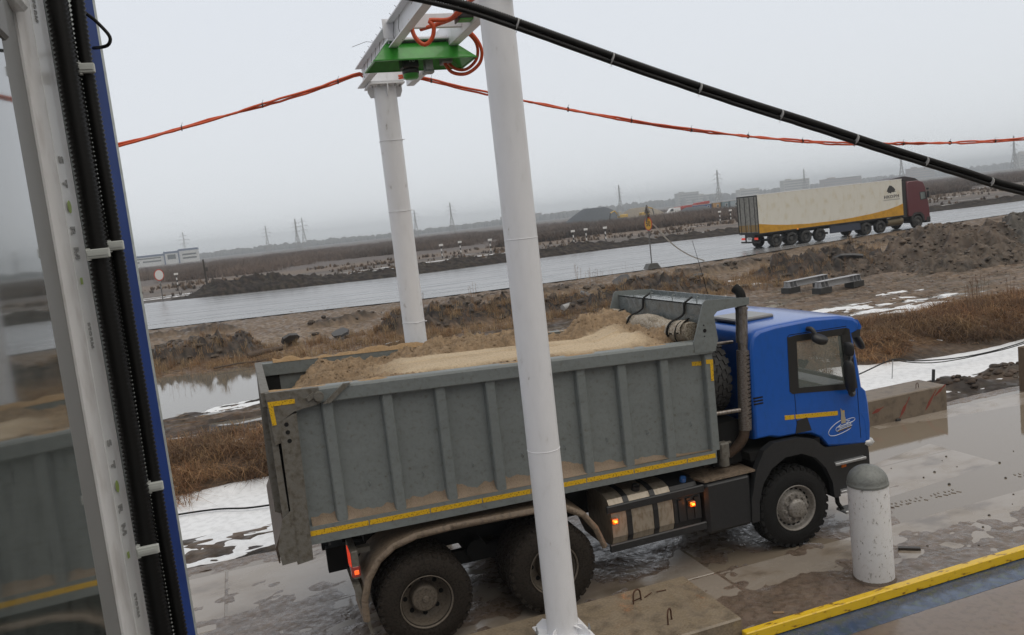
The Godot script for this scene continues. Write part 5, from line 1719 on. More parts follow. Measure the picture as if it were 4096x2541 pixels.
	sp.position += Vector3(-0.66, 2.38, -0.80)
	sp.rotation.y = PI / 2.0
	var spt := part(sp, "tyre", tyre_mesh(0.56, 0.33, 28), M("spare_rubber", gray(0.035), 0.55, 0.0, {"tile": 0.4, "freq": 0.03, "ramp": [[0.2, gray(1.4)], [0.6, gray(1.0)]]}))
	part(sp, "rim", rr[0], rim_d)
	st = S()
	bx(st, -1.06, -0.62, 1.25, 1.82, -2.3, -0.25)
	bx(st, -1.02, -0.98, 1.8, 2.9, -1.6, -1.5)
	part(t, "rear_equipment", st, black)
	build_cab(t, blue, plastic, black, glass, yellow)
	build_load(sandy, grey, black)

func cab_ring(z: float, k: float, front: float, shrink := 0.0) -> PackedVector3Array:
	var prof := [[-0.53, 1.56], [-0.515, 2.2], [-0.50, 2.80], [-0.46, 2.93], [-0.36, 2.99], [-0.1, 3.02], [0.5, 3.035], [0.95, 3.0], [1.17, 2.95], [1.25, 2.89], [1.235, 2.80], [1.13, 2.77], [1.17, 2.5], [1.215, 2.2], [1.24, 1.97], [1.31, 1.90], [1.34, 1.72], [1.35, 1.45], [1.33, 1.22], [1.25, 1.15], [0.63, 1.235], [0.52, 1.38], [0.36, 1.47], [0.12, 1.505], [-0.17, 1.515], [-0.31, 1.555]]
	var c := Vector2(0.38, 2.15)
	var out := PackedVector3Array()
	for p in prof:
		var v := Vector2(p[0], p[1])
		var d := v - c
		v = c + Vector2(d.x * (1.0 - k / 0.95), d.y * (1.0 - k / 0.85))
		if shrink > 0.0:
			v -= Vector2(signf(d.x) * shrink * minf(1.0, absf(d.x) * 2.0), signf(d.y) * shrink * minf(1.0, absf(d.y) * 2.0))
		if p[0] > 1.0: v.x += front
		out.append(Vector3(v.x, v.y, z))
	return out

func loft(rings: Array, smooth := 1) -> ArrayMesh:
	var st := S()
	var m: int = rings[0].size()
	var ctr := Vector3.ZERO
	for r in rings:
		for p in r: ctr += p
	ctr /= float(m * rings.size())
	for i in rings.size() - 1:
		for k in m:
			var l := (k + 1) % m
			st.set_smooth_group(smooth)
			var a: Vector3 = rings[i][k]
			var b: Vector3 = rings[i][l]
			var c: Vector3 = rings[i + 1][l]
			var d: Vector3 = rings[i + 1][k]
			# rings run clockwise seen from +z, given from near to far
			var e := b - a
			var o := Vector3(-e.y, e.x, 0)
			quad(st, a, b, c, d, o)
	for q in [[0, Vector3.BACK], [rings.size() - 1, Vector3.FORWARD]]:
		st.set_smooth_group(-1)
		var poly := PackedVector2Array()
		for p in rings[q[0]]: poly.append(Vector2(p.x, p.y))
		var idx := Geometry2D.triangulate_polygon(poly)
		for i in range(0, idx.size(), 3): tri(st, rings[q[0]][idx[i]], rings[q[0]][idx[i + 1]], rings[q[0]][idx[i + 2]], q[1])
	return to_mesh(st)

func build_cab(t: Node3D, blue: Material, plastic: Material, black: Material, glass: Material, yellow: Material) -> void:
	var rings := []
	for q in [[-0.055, 0.045], [-0.065, 0.024], [-0.085, 0.010], [-0.12, 0.002], [-0.2, 0.0], [-0.6, 0.0], [-1.25, 0.0], [-1.9, 0.0], [-2.3, 0.0], [-2.38, 0.002], [-2.415, 0.010], [-2.435, 0.024], [-2.445, 0.045]]:
		var w: float = (q[0] + 1.25) / 1.2
		rings.append(cab_ring(q[0], q[1], 0.09 * (1.0 - w * w)))
	var inner := []
	for z in [-0.13, -0.6, -1.25, -1.9, -2.37]:
		var w: float = (z + 1.25) / 1.2
		inner.append(cab_ring(z, 0.0, 0.09 * (1.0 - w * w), 0.055))
	var csg := CSGCombiner3D.new()
	csg.name = "cab_shell"
	t.add_child(csg, true)
	csg.position = -t.get_meta("base")
	var a := CSGMesh3D.new()
	a.name = "cab_outer"
	a.mesh = loft(rings)
	a.material = blue
	csg.add_child(a)
	var b := CSGMesh3D.new()
	b.name = "cab_inner"
	b.mesh = loft(inner)
	b.operation = CSGShape3D.OPERATION_SUBTRACTION
	b.material = black
	csg.add_child(b)
	var cut := func(pts: Array, z0: float, z1: float) -> void:
		var p := CSGPolygon3D.new()
		p.name = "opening"
		var poly := PackedVector2Array()
		for q in pts: poly.append(Vector2(q[0], q[1]))
		p.polygon = poly
		p.depth = absf(z1 - z0)
		p.position.z = z0
		p.operation = CSGShape3D.OPERATION_SUBTRACTION
		p.material = black
		csg.add_child(p, true)
	cut.call([[0.19, 2.13], [0.205, 2.76], [0.94, 2.745], [0.985, 2.06]], 0.2, 3.0)
	var ws := CSGBox3D.new()
	ws.name = "windscreen_opening"
	ws.size = Vector3(0.7, 0.70, 2.0)
	ws.position = Vector3(1.30, 2.39, -1.25)
	ws.operation = CSGShape3D.OPERATION_SUBTRACTION
	ws.material = black
	csg.add_child(ws)
	# black surround of the side window, as a ring of plates
	var st: SurfaceTool
	for side in [0, 1]:
		var z0 := -0.0545 if side == 0 else -2.4455
		var z1 := z0 + (0.006 if side == 0 else -0.006)
		st = S()
		pxy(st, [[0.055, 2.11], [0.075, 2.83], [0.215, 2.845], [0.215, 2.745], [0.20, 2.14]], z0, z1)
		pxy(st, [[0.215, 2.845], [1.02, 2.825], [1.0, 2.735], [0.94, 2.74], [0.215, 2.757]], z0, z1)
		pxy(st, [[1.02, 2.825], [1.075, 2.80], [1.15, 1.975], [1.02, 1.985], [0.98, 2.06], [0.94, 2.74]], z0, z1)
		pxy(st, [[0.055, 2.11], [0.2, 2.14], [0.98, 2.067], [1.02, 1.985], [0.95, 1.985], [0.2, 2.065], [0.10, 2.07]], z0, z1)
		part(t, "window_surround", st, M("surround_black", gray(0.022), 0.28))
		st = S()
		pxy(st, [[0.17, 2.11], [0.18, 2.775], [0.96, 2.765], [1.0, 2.04]], z0 - (0.014 if side == 0 else -0.014), z0 - (0.010 if side == 0 else -0.010))
		part(t, "side_window", st, glass)
		# shut lines of the door, thin grooves shown as dark rubber strips
		var zr := z0 + (0.0012 if side == 0 else -0.0012)
		for l in [[[0.13, 2.065], [0.135, 1.52]], [[1.145, 1.97], [1.155, 1.27]], [[0.11, 2.86], [1.03, 2.845]], [[0.075, 2.83], [0.11, 2.86]]]:
			st = S()
			bar(st, Vector3(l[0][0], l[0][1], zr - 0.004), Vector3(l[1][0], l[1][1], zr - 0.004), 0.007, 0.010)
			part(t, "door_seal", st, black)
	# windscreen
	st = S()
	for k in 8:
		var za := -0.24 - 2.02 * k / 8.0
		var zb := -0.24 - 2.02 * (k + 1) / 8.0
		var fa := 0.09 * (1.0 - pow((za + 1.25) / 1.2, 2.0))
		var fb := 0.09 * (1.0 - pow((zb + 1.25) / 1.2, 2.0))
		st.set_smooth_group(1)
		quad(st, Vector3(1.215 + fa, 2.02, za), Vector3(1.215 + fb, 2.02, zb), Vector3(1.125 + fb, 2.75, zb), Vector3(1.125 + fa, 2.75, za), Vector3.RIGHT)
	part(t, "windscreen", st, glass)
	st = S()
	cbox(st, Vector3(0.93, 1.84, -1.25), Vector3(0.42, 0.42, 2.2), 0.05)
	cbox(st, Vector3(0.80, 2.03, -1.9), Vector3(0.22, 0.12, 0.55), 0.03)
	part(t, "dashboard", st, plastic)
	for z in [-0.62, -1.88]:
		st = S()
		cbox(st, Vector3(0.1, 1.78, z), Vector3(0.5, 0.16, 0.48), 0.05)
		cbox(st, Vector3(-0.2, 2.12, z), Vector3(0.14, 0.62, 0.46), 0.05)
		cbox(st, Vector3(-0.22, 2.52, z), Vector3(0.1, 0.16, 0.26), 0.04)
		part(t, "seat", st, plastic)
	st = S()
	var ring := []
	for k in 25:
		var q := TAU * k / 24.0
		ring.append(Vector3(0.60, 2.12, -1.88) + Vector3(-0.11 * sin(q), 0.19 * sin(q), 0.22 * cos(q)))
	tube(st, ring, 0.016, 8)
	bar(st, Vector3(0.60, 2.12, -2.08), Vector3(0.60, 2.12, -1.68), 0.04)
	bar(st, Vector3(0.60, 2.12, -1.88), Vector3(0.78, 1.95, -1.88), 0.05)
	part(t, "steering_wheel", st, plastic)
	st = S()
	cyl(st, Vector3(1.10, 2.24, -1.0), Vector3(1.0, 2.16, -0.98), 0.03, 0.03, 10)
	cbox(st, Vector3(0.98, 2.22, -0.97), Vector3(0.03, 0.12, 0.14), 0.01)
	part(t, "phone_holder", st, black)
	# sun visor with blue corner caps
	st = S()
	pxy(st, [[1.10, 2.93], [1.33, 2.83], [1.345, 2.72], [1.30, 2.715], [1.16, 2.80]], -2.38, -0.20)
	part(t, "sun_visor", st, M("visor_dark", gray(0.02), 0.2))
	for side in [0, 1]:
		var z0 := -0.07 if side == 0 else -2.43
		var z1 := -0.20 if side == 0 else -2.30
		st = S()
		pxy(st, [[1.06, 2.955], [1.24, 2.90], [1.295, 2.80], [1.28, 2.765], [1.09, 2.785], [1.07, 2.82]], z0, z1)
		part(t, "corner_cap", st, blue)
		st = S()
		pxy(st, [[1.09, 2.783], [1.28, 2.763], [1.26, 2.67], [1.11, 2.665]], z0 - 0.003, z1)
		part(t, "mirror_arm", st, plastic)
	# mirrors
	var egg := func(c: Vector3, s: Vector3, e: Vector3) -> Mesh:
		var q := S()
		var pr := []
		for k in 11:
			var an := -PI / 2.0 + PI * k / 10.0
			pr.append([pow(maxf(cos(an), 0.0), 0.55), signf(sin(an)) * pow(absf(sin(an)), 0.7)])
		lathe(q, pr, c, Basis.from_euler(e) * Basis.from_scale(s), 18)
		return to_mesh(q)
	part(t, "mirror", egg.call(Vector3(0.90, 2.20, 0.10), Vector3(0.05, 0.22, 0.085), Vector3(0, 0.3, 0.06)), plastic)
	part(t, "mirror", egg.call(Vector3(0.93, 2.56, 0.08), Vector3(0.045, 0.095, 0.08), Vector3(0, 0.3, 0.06)), plastic)
	part(t, "mirror", egg.call(Vector3(1.45, 2.56, -0.34), Vector3(0.055, 0.15, 0.10), Vector3(0.3, -0.2, 0.55)), plastic)
	part(t, "mirror", egg.call(Vector3(0.47, 2.765, 0.09), Vector3(0.12, 0.055, 0.09), Vector3(0.45, 0, -0.25)), plastic)
	st = S()
	tube(st, spline([Vector3(0.40, 2.90, -0.05), Vector3(0.41, 2.90, 0.02), Vector3(0.43, 2.83, 0.06)], 0.02), 0.032, 10)
	tube(st, spline([Vector3(1.18, 2.75, -0.2), Vector3(1.30, 2.73, -0.25), Vector3(1.40, 2.66, -0.3)], 0.03), 0.03, 10)
	tube(st, spline([Vector3(1.08, 1.96, -0.06), Vector3(1.0, 1.93, 0.03), Vector3(0.91, 1.96, 0.09), Vector3(0.90, 2.1, 0.1)], 0.03), 0.032, 10)
	tube(st, spline([Vector3(0.92, 2.4, 0.09), Vector3(0.98, 2.44, 0.05), Vector3(1.08, 2.46, -0.03)], 0.03), 0.025, 10)
	part(t, "mirror_bracket", st, plastic)
	# roof hatch, aerial, rear vents
	st = S()
	cbox(st, Vector3(0.02, 3.045, -0.95), Vector3(0.62, 0.06, 0.62), 0.02)
	part(t, "roof_hatch", st, M("hatch_grey", gray(0.16), 0.3))
	st = S()
	tube(st, [Vector3(0.15, 3.02, -1.9), Vector3(0.03, 3.6, -1.9), Vector3(-0.10, 4.15, -1.9)], [0.007, 0.005, 0.003], 6)
	cyl(st, Vector3(0.15, 3.0, -1.9), Vector3(0.14, 3.08, -1.9), 0.014, 0.01, 8)
	part(t, "aerial", st, black)
	st = S()
	for k in 3: bx(st, -0.50, -0.36, 2.02 + 0.04 * k, 2.045 + 0.04 * k, -0.075, -0.052, 0.004)
	part(t, "side_vent", st, black)
	# yellow tape and the emblem on the door
	for q in [[-0.05, 0.10], [0.118, 0.80], [0.885, 0.91]]:
		st = S()
		pxy(st, [[q[0], 1.74 - 0.105 * q[0]], [q[1], 1.74 - 0.105 * q[1]], [q[1], 1.80 - 0.105 * q[1]], [q[0], 1.80 - 0.105 * q[0]]], -0.0545, -0.0515)
		part(t, "reflective_tape", st, yellow)
	var em := group_part(t, "door_emblem")
	var wht := M("emblem_white", Color(0.62, 0.66, 0.72), 0.4)
	var tan := M("emblem_tan", Color(0.36, 0.32, 0.24), 0.45)
	var brn := M("emblem_brown", Color(0.10, 0.07, 0.035), 0.45)
	var arc := func(pts: Array, r: float) -> Mesh:
		var q := S()
		tube(q, spline(pts.map(func(p): return Vector3(p[0], p[1], -0.0525)), 0.008), r, 6)
		return to_mesh(q)
	part(em, "ring", arc.call([[0.84, 1.578], [0.75, 1.545], [0.66, 1.49], [0.628, 1.44], [0.65, 1.40], [0.72, 1.385], [0.80, 1.39], [0.90, 1.41], [0.97, 1.43], [1.0, 1.445]], 0.0045), wht)
	part(em, "ring", arc.call([[0.91, 1.565], [0.98, 1.575], [1.05, 1.575], [1.075, 1.56], [1.065, 1.54], [1.02, 1.525], [0.93, 1.52], [0.99, 1.553], [0.93, 1.553]], 0.0038), wht)
	part(em, "ring", arc.call([[0.84, 1.522], [0.79, 1.497], [0.76, 1.485], [0.75, 1.46], [0.765, 1.44], [0.79, 1.435]], 0.0038), wht)
	st = S()
	pxy(st, [[0.845, 1.745], [0.885, 1.695], [0.885, 1.685], [0.908, 1.68], [0.908, 1.61], [0.918, 1.605], [0.918, 1.53], [0.845, 1.53], [0.843, 1.63], [0.848, 1.63]], -0.0515, -0.0480)
	part(em, "tower", st, tan)
	st = S()
	pxy(st, [[0.765, 1.497], [1.03, 1.528], [1.03, 1.520], [0.765, 1.487]], -0.0515, -0.0485)
	pxy(st, [[0.778, 1.452], [1.02, 1.482], [1.02, 1.475], [0.778, 1.444]], -0.0515, -0.0485)
	part(em, "bridge_deck", st, wht)
	st = S()
	pxy(st, [[0.778, 1.443], [1.015, 1.473], [0.995, 1.452], [0.985, 1.437], [0.965, 1.452], [0.94, 1.452], [0.92, 1.432], [0.90, 1.446], [0.875, 1.444], [0.86, 1.425], [0.845, 1.438], [0.825, 1.436], [0.80, 1.415]], -0.0515, -0.0485)
	part(em, "bridge_arches", st, brn)
	text(em, "lettering", "ТрансСтрой", Vector3(0.90, 1.489, -0.0500), Basis(Vector3.BACK, 0.12), 0.026, wht)
	# front arch, steps, bumper, lamps
	st = S()
	var outer := [[-0.72, 0.50], [-0.70, 0.80], [-0.60, 1.18], [-0.46, 1.42], [-0.30, 1.50], [0.10, 1.49], [0.34, 1.42], [0.52, 1.26], [0.64, 1.03], [0.70, 0.72], [0.70, 0.56]]
	var innr := [[0.60, 0.56], [0.585, 0.78], [0.49, 1.00], [0.34, 1.17], [0.12, 1.27], [-0.14, 1.27], [-0.36, 1.16], [-0.51, 0.98], [-0.585, 0.75], [-0.60, 0.50]]
	pxy(st, outer + innr, -0.075, 0.022)
	part(t, "wheel_arch", st, plastic)
	st = S()
	for i in innr.size() - 1:
		var p := Vector3(innr[i][0], innr[i][1], 0)
		var q := Vector3(innr[i + 1][0], innr[i + 1][1], 0)
		st.set_smooth_group(1)
		quad(st, p + Vector3(0, 0, -0.06), q + Vector3(0, 0, -0.06), q + Vector3(0, 0, -0.65), p + Vector3(0, 0, -0.65), Vector3(-0.02, 0.55, -0.3) - p)
	pxy(st, [[-0.62, 1.40], [0.5, 1.40], [0.5, 1.28], [-0.6, 1.28]], -0.65, -0.08)
	part(t, "arch_liner", st, black)
	st = S()
	pxy(st, [[0.55, 1.25], [1.26, 1.19], [1.28, 1.05], [1.28, 0.62], [0.70, 0.60], [0.66, 0.95]], -0.60, -0.055)
	pxy(st, [[0.10, 1.53], [0.36, 1.53], [0.30, 1.72], [0.14, 1.70]], -0.060, -0.050)
	part(t, "step_panel", st, plastic)
	for y in [[1.00, 0.66], [0.60, 0.72], [0.30, 0.78]]:
		st = S()
		cbox(st, Vector3((y[1] + 1.18) / 2.0, y[0], -0.09), Vector3(1.18 - y[1], 0.04, 0.2), 0.008)
		for k in 4: box(st, Vector3(0.82 + 0.09 * k, y[0], 0.013), Vector3(0.05, 0.012, 0.004))
		part(t, "step", st, cache["m_galvanised"])
	st = S()
	tube(st, [Vector3(0.72, 0.60, -0.1), Vector3(0.74, 0.42, -0.1), Vector3(0.82, 0.30, -0.1)], 0.03, 8)
	tube(st, [Vector3(1.22, 0.60, -0.1), Vector3(1.2, 0.30, -0.1)], 0.03, 8)
	part(t, "step_bracket", st, black)
	st = S()
	bx(st, 0.80, 0.88, 0.92, 0.965, -0.06, -0.045, 0.004)
	part(t, "side_marker", st, cache["m_amber_lens"])
	st = S()
	cbox(st, Vector3(1.22, 0.74, -1.25), Vector3(0.26, 0.62, 2.3), 0.08)
	part(t, "bumper", st, plastic)
	st = S()
	lathe(st, [[0.0, 1.12], [0.10, 1.13], [0.13, 1.17], [0.10, 1.22], [0.0, 1.24]], Vector3(1.30, 0, -0.15), Basis(), 16)
	part(t, "headlamp", st, M("lamp_lens", gray(0.5), 0.1, 0.3))
	st = S()
	bx(st, 1.40, 1.43, 1.28, 1.85, -2.2, -0.3, 0.01)
	part(t, "grille", st, black)
	st = S()
	pxy(st, [[1.18, 1.62], [1.30, 1.60], [1.315, 1.45], [1.30, 1.22], [1.255, 1.22], [1.24, 1.50]], -0.10, -0.052)
	part(t, "air_deflector", st, blue)

func build_load(sandy: Material, grey: Material, black: Material) -> void:
	# the sand heaped in the body
	var nx := 420
	var nz := 200
	var m := sheet(nx, nz, func(i: int, j: int):
		var x := lerpf(-6.42, -1.15, i / float(nx))
		var z := lerpf(-2.405, -0.095, j / float(nz))
		var e := minf(z + 2.405, -0.095 - z)
		var top := yt(x)
		var back := sm(-6.5, -5.7, x + 0.1 * nB.get_noise_2d(x, z * 2.0))
		var y := top - 0.62 + 0.50 * back
		y += 0.02 * sm(-5.6, -4.6, x)
		# smooth dry cut down the middle, ridges on the far side and at both ends
		var flat := sm(-5.3, -4.7, x) * sm(-1.55, -1.95, x) * sm(-1.75, -1.45, z) * sm(-0.22, -0.42, z)
		var rough := 1.0 - flat
		y += rough * (0.11 * nA.get_noise_2d(x * 22.0, z * 22.0) + 0.085 * nB.get_noise_2d(x * 2.2, z * 2.2) + 0.075 * absf(nC.get_noise_2d(x * 1.7, z * 1.7)) + 0.030 * nC.get_noise_2d(x * 4.2, z * 4.2))
		y += 0.15 * sm(-1.55, -2.1, z) * sm(-4.9, -4.2, x) * (0.75 + 0.8 * nA.get_noise_2d(x * 14.0, 2.0))
		y += 0.17 * sm(-2.3, -1.7, x) * sm(-0.2, -0.7, z) * (0.8 + 0.5 * nB.get_noise_2d(x * 2.0, z * 2.0))
		y += flat * (0.09 + 0.014 * nC.get_noise_2d(x * 0.6, z * 3.0) + 0.02 * nA.get_noise_2d(x * 5.0, z * 9.0))
		# a knife-like groove along the cut
		y -= flat * 0.035 * sm(0.05, 0.0, absf(z + 1.05 - 0.07 * sin(x * 2.1)))
		y -= 0.05 * sm(0.12, 0.0, e)
		y = minf(y, top + 0.30)
		var damp := Color(0.26, 0.183, 0.112) * (1.0 + 0.35 * nC.get_noise_2d(x * 2.0, z * 2.0))
		var dry := Color(0.54, 0.43, 0.295)
		var c := damp.lerp(dry, clampf(flat * 1.1 * (0.85 + 0.5 * nB.get_noise_2d(x * 0.8, z * 2.0)) + 0.22 * nB.get_noise_2d(x * 3.0, z * 3.0), 0.0, 1.0))
		return [Vector3(x, y, z), c])
	var verts: PackedVector3Array = m.surface_get_arrays(0)[Mesh.ARRAY_VERTEX]
	solo("sand_load", "damp brown and dry yellow sand heaped in the dump body", "sand", m, sandy)
	# crumbs and lumps of damp sand
	var lump := S()
	lathe(lump, [[0.0, -0.5], [0.4, -0.34], [0.52, -0.02], [0.38, 0.3], [0.0, 0.46]], Vector3.ZERO, Basis(), 6)
	var lx := []
	var lc := []
	rng.seed = 501
	for k in 2600:
		var x := rng.randf_range(-6.1, -1.4)
		var z := rng.randf_range(-2.36, -0.13)
		var flat := sm(-5.3, -4.7, x) * sm(-1.55, -1.95, x) * sm(-1.75, -1.45, z) * sm(-0.22, -0.42, z)
		if flat > 0.25 and rng.randf() > 0.004: continue
		var i := int((x + 6.42) / 5.27 * nx)
		var j := int((z + 2.405) / 2.31 * nz)
		var y: float = verts[j * (nx + 1) + i].y
		var s := rng.randf_range(0.008, 0.024) * (2.0 if rng.randf() < 0.06 else 1.0)
		lx.append(Transform3D(Basis.from_euler(Vector3(rng.randf() * 6.0, rng.randf() * 6.0, 0)).scaled(Vector3(s, s * 0.75, s)), Vector3(x, y + s * 0.1, z)))
		lc.append(Color(0.33, 0.235, 0.145) * rng.randf_range(0.8, 1.25))
	scatter("sand_crumbs", "crumbs and lumps of damp sand on the load", "sand", to_mesh(lump), sandy, lx, lc)
	# spilt sand on the rails
	var ridge := sheet(240, 4, func(i: int, j: int):
		var x := lerpf(-6.45, -1.45, i / 240.0)
		var s := j / 4.0
		var f := nB.get_noise_2d(x * 1.6, 77.0) + 0.5 * nC.get_noise_2d(x * 1.6, 3.0)
		return [Vector3(x, yt(x) - 0.006 + maxf(-0.004, 0.02 * f + 0.004) * sin(PI * s) * 1.4, lerpf(-0.135, -0.0, s)), Color(0.36, 0.24, 0.13)])
	solo("spilt_sand", "thin sand spilt along the near top rail of the dump body", "sand", ridge, sandy, "sand spilt on the rails")
	ridge = sheet(240, 4, func(i: int, j: int):
		var x := lerpf(-6.3, -1.5, i / 240.0)
		var s := j / 4.0
		var f := nB.get_noise_2d(x * 1.6, 177.0) + 0.5 * nC.get_noise_2d(x * 1.6, 30.0)
		return [Vector3(x, yt(x) - 0.006 + maxf(0.0, 0.05 * f + 0.03) * sin(PI * s) * 1.5, lerpf(-2.51, -2.36, s)), Color(0.34, 0.225, 0.12)])
	solo("spilt_sand", "thicker sand spilt along the far top rail of the dump body", "sand", ridge, sandy, "sand spilt on the rails")
	# rolled tarpaulin tied under the canopy
	var canvas := M("tarp_canvas", Color(0.30, 0.27, 0.22), 0.75, 0.0, {"tile": 0.35, "freq": 0.022, "oct": 6, "ramp": [[0.2, Color(0.28, 0.23, 0.18)], [0.42, Color(0.7, 0.62, 0.52)], [0.6, gray(1.0)], [0.85, gray(1.35)]], "bump": 0.5, "bfreq": 0.02})
	var tp := thing("rolled_tarpaulin", "dirty rolled tarpaulin tied under the canopy above the sand", "tarpaulin", Vector3(-1.25, 3.0, -1.25))
	var st := S()
	var rings := []
	for k in 41:
		var f := k / 40.0
		var z := lerpf(-2.40, -0.13, f)
		var dip := 0.05 * sin(PI * f) + 0.045 * sin(f * 9.0) * sin(PI * f)
		var r := 0.135 + 0.018 * sin(f * 23.0)
		for q in [0.28, 0.72]: r -= 0.03 * exp(-pow((f - q) / 0.025, 2.0))
		var ring := PackedVector3Array()
		for a in 20:
			var an := -TAU * a / 20.0
			var rr := r * (1.0 + 0.10 * nB.get_noise_2d(a * 1.5, f * 30.0) + (0.12 if a == 13 else 0.0))
			ring.append(Vector3(-1.27 + rr * cos(an) * 0.95, 3.10 - dip + rr * sin(an), z))
		rings.append(ring)
	rings.reverse()
	part(tp, "roll", loft(rings), canvas)
	st = S()
	var flap := sheet(60, 8, func(i: int, j: int):
		var f := i / 60.0
		var z := lerpf(-2.38, -0.2, f)
		var dip := 0.05 * sin(PI * f) + 0.045 * sin(f * 9.0) * sin(PI * f)
		var a := lerpf(PI * 0.35, PI * 1.02 + 0.16 * nB.get_noise_2d(f * 22.0, 4.0), j / 8.0)
		var r := 0.152 + 0.012 * nB.get_noise_2d(f * 35.0, j * 1.0)
		return [Vector3(-1.27 + r * cos(a), 3.10 - dip + r * sin(a), z), Color(1, 1, 1)])
	part(tp, "flap", flap, M("tarp_pale", Color(0.40, 0.37, 0.32), 0.7, 0.0, {"tile": 0.4, "freq": 0.022, "oct": 6, "ramp": [[0.2, Color(0.4, 0.32, 0.24)], [0.45, Color(0.8, 0.72, 0.62)], [0.65, gray(1.05)]], "bump": 0.4, "bfreq": 0.02}))
	for z in [-1.66, -0.52]:
		st = S()
		for off in [0.0, 0.022]:
			tube(st, spline([Vector3(-0.97, 3.48, z + off - 0.08), Vector3(-1.08, 3.455, z + off), Vector3(-1.135, 3.42, z + off), Vector3(-1.15, 3.30, z + off), Vector3(-1.22, 3.25, z + off), Vector3(-1.38, 3.20, z + off + 0.02), Vector3(-1.43, 3.08, z + off), Vector3(-1.40, 2.95, z + off), Vector3(-1.3, 2.90, z + off)], 0.03), 0.010, 7)
		part(tp, "strap", st, black)
	for z in [-2.15, -0.30]:
		st = S()
		tube(st, spline([Vector3(-1.2, 3.25, z), Vector3(-1.36, 3.21, z), Vector3(-1.43, 3.10, z), Vector3(-1.41, 2.98, z), Vector3(-1.32, 2.92, z)], 0.03), 0.009, 7)
		part(tp, "strap", st, black)

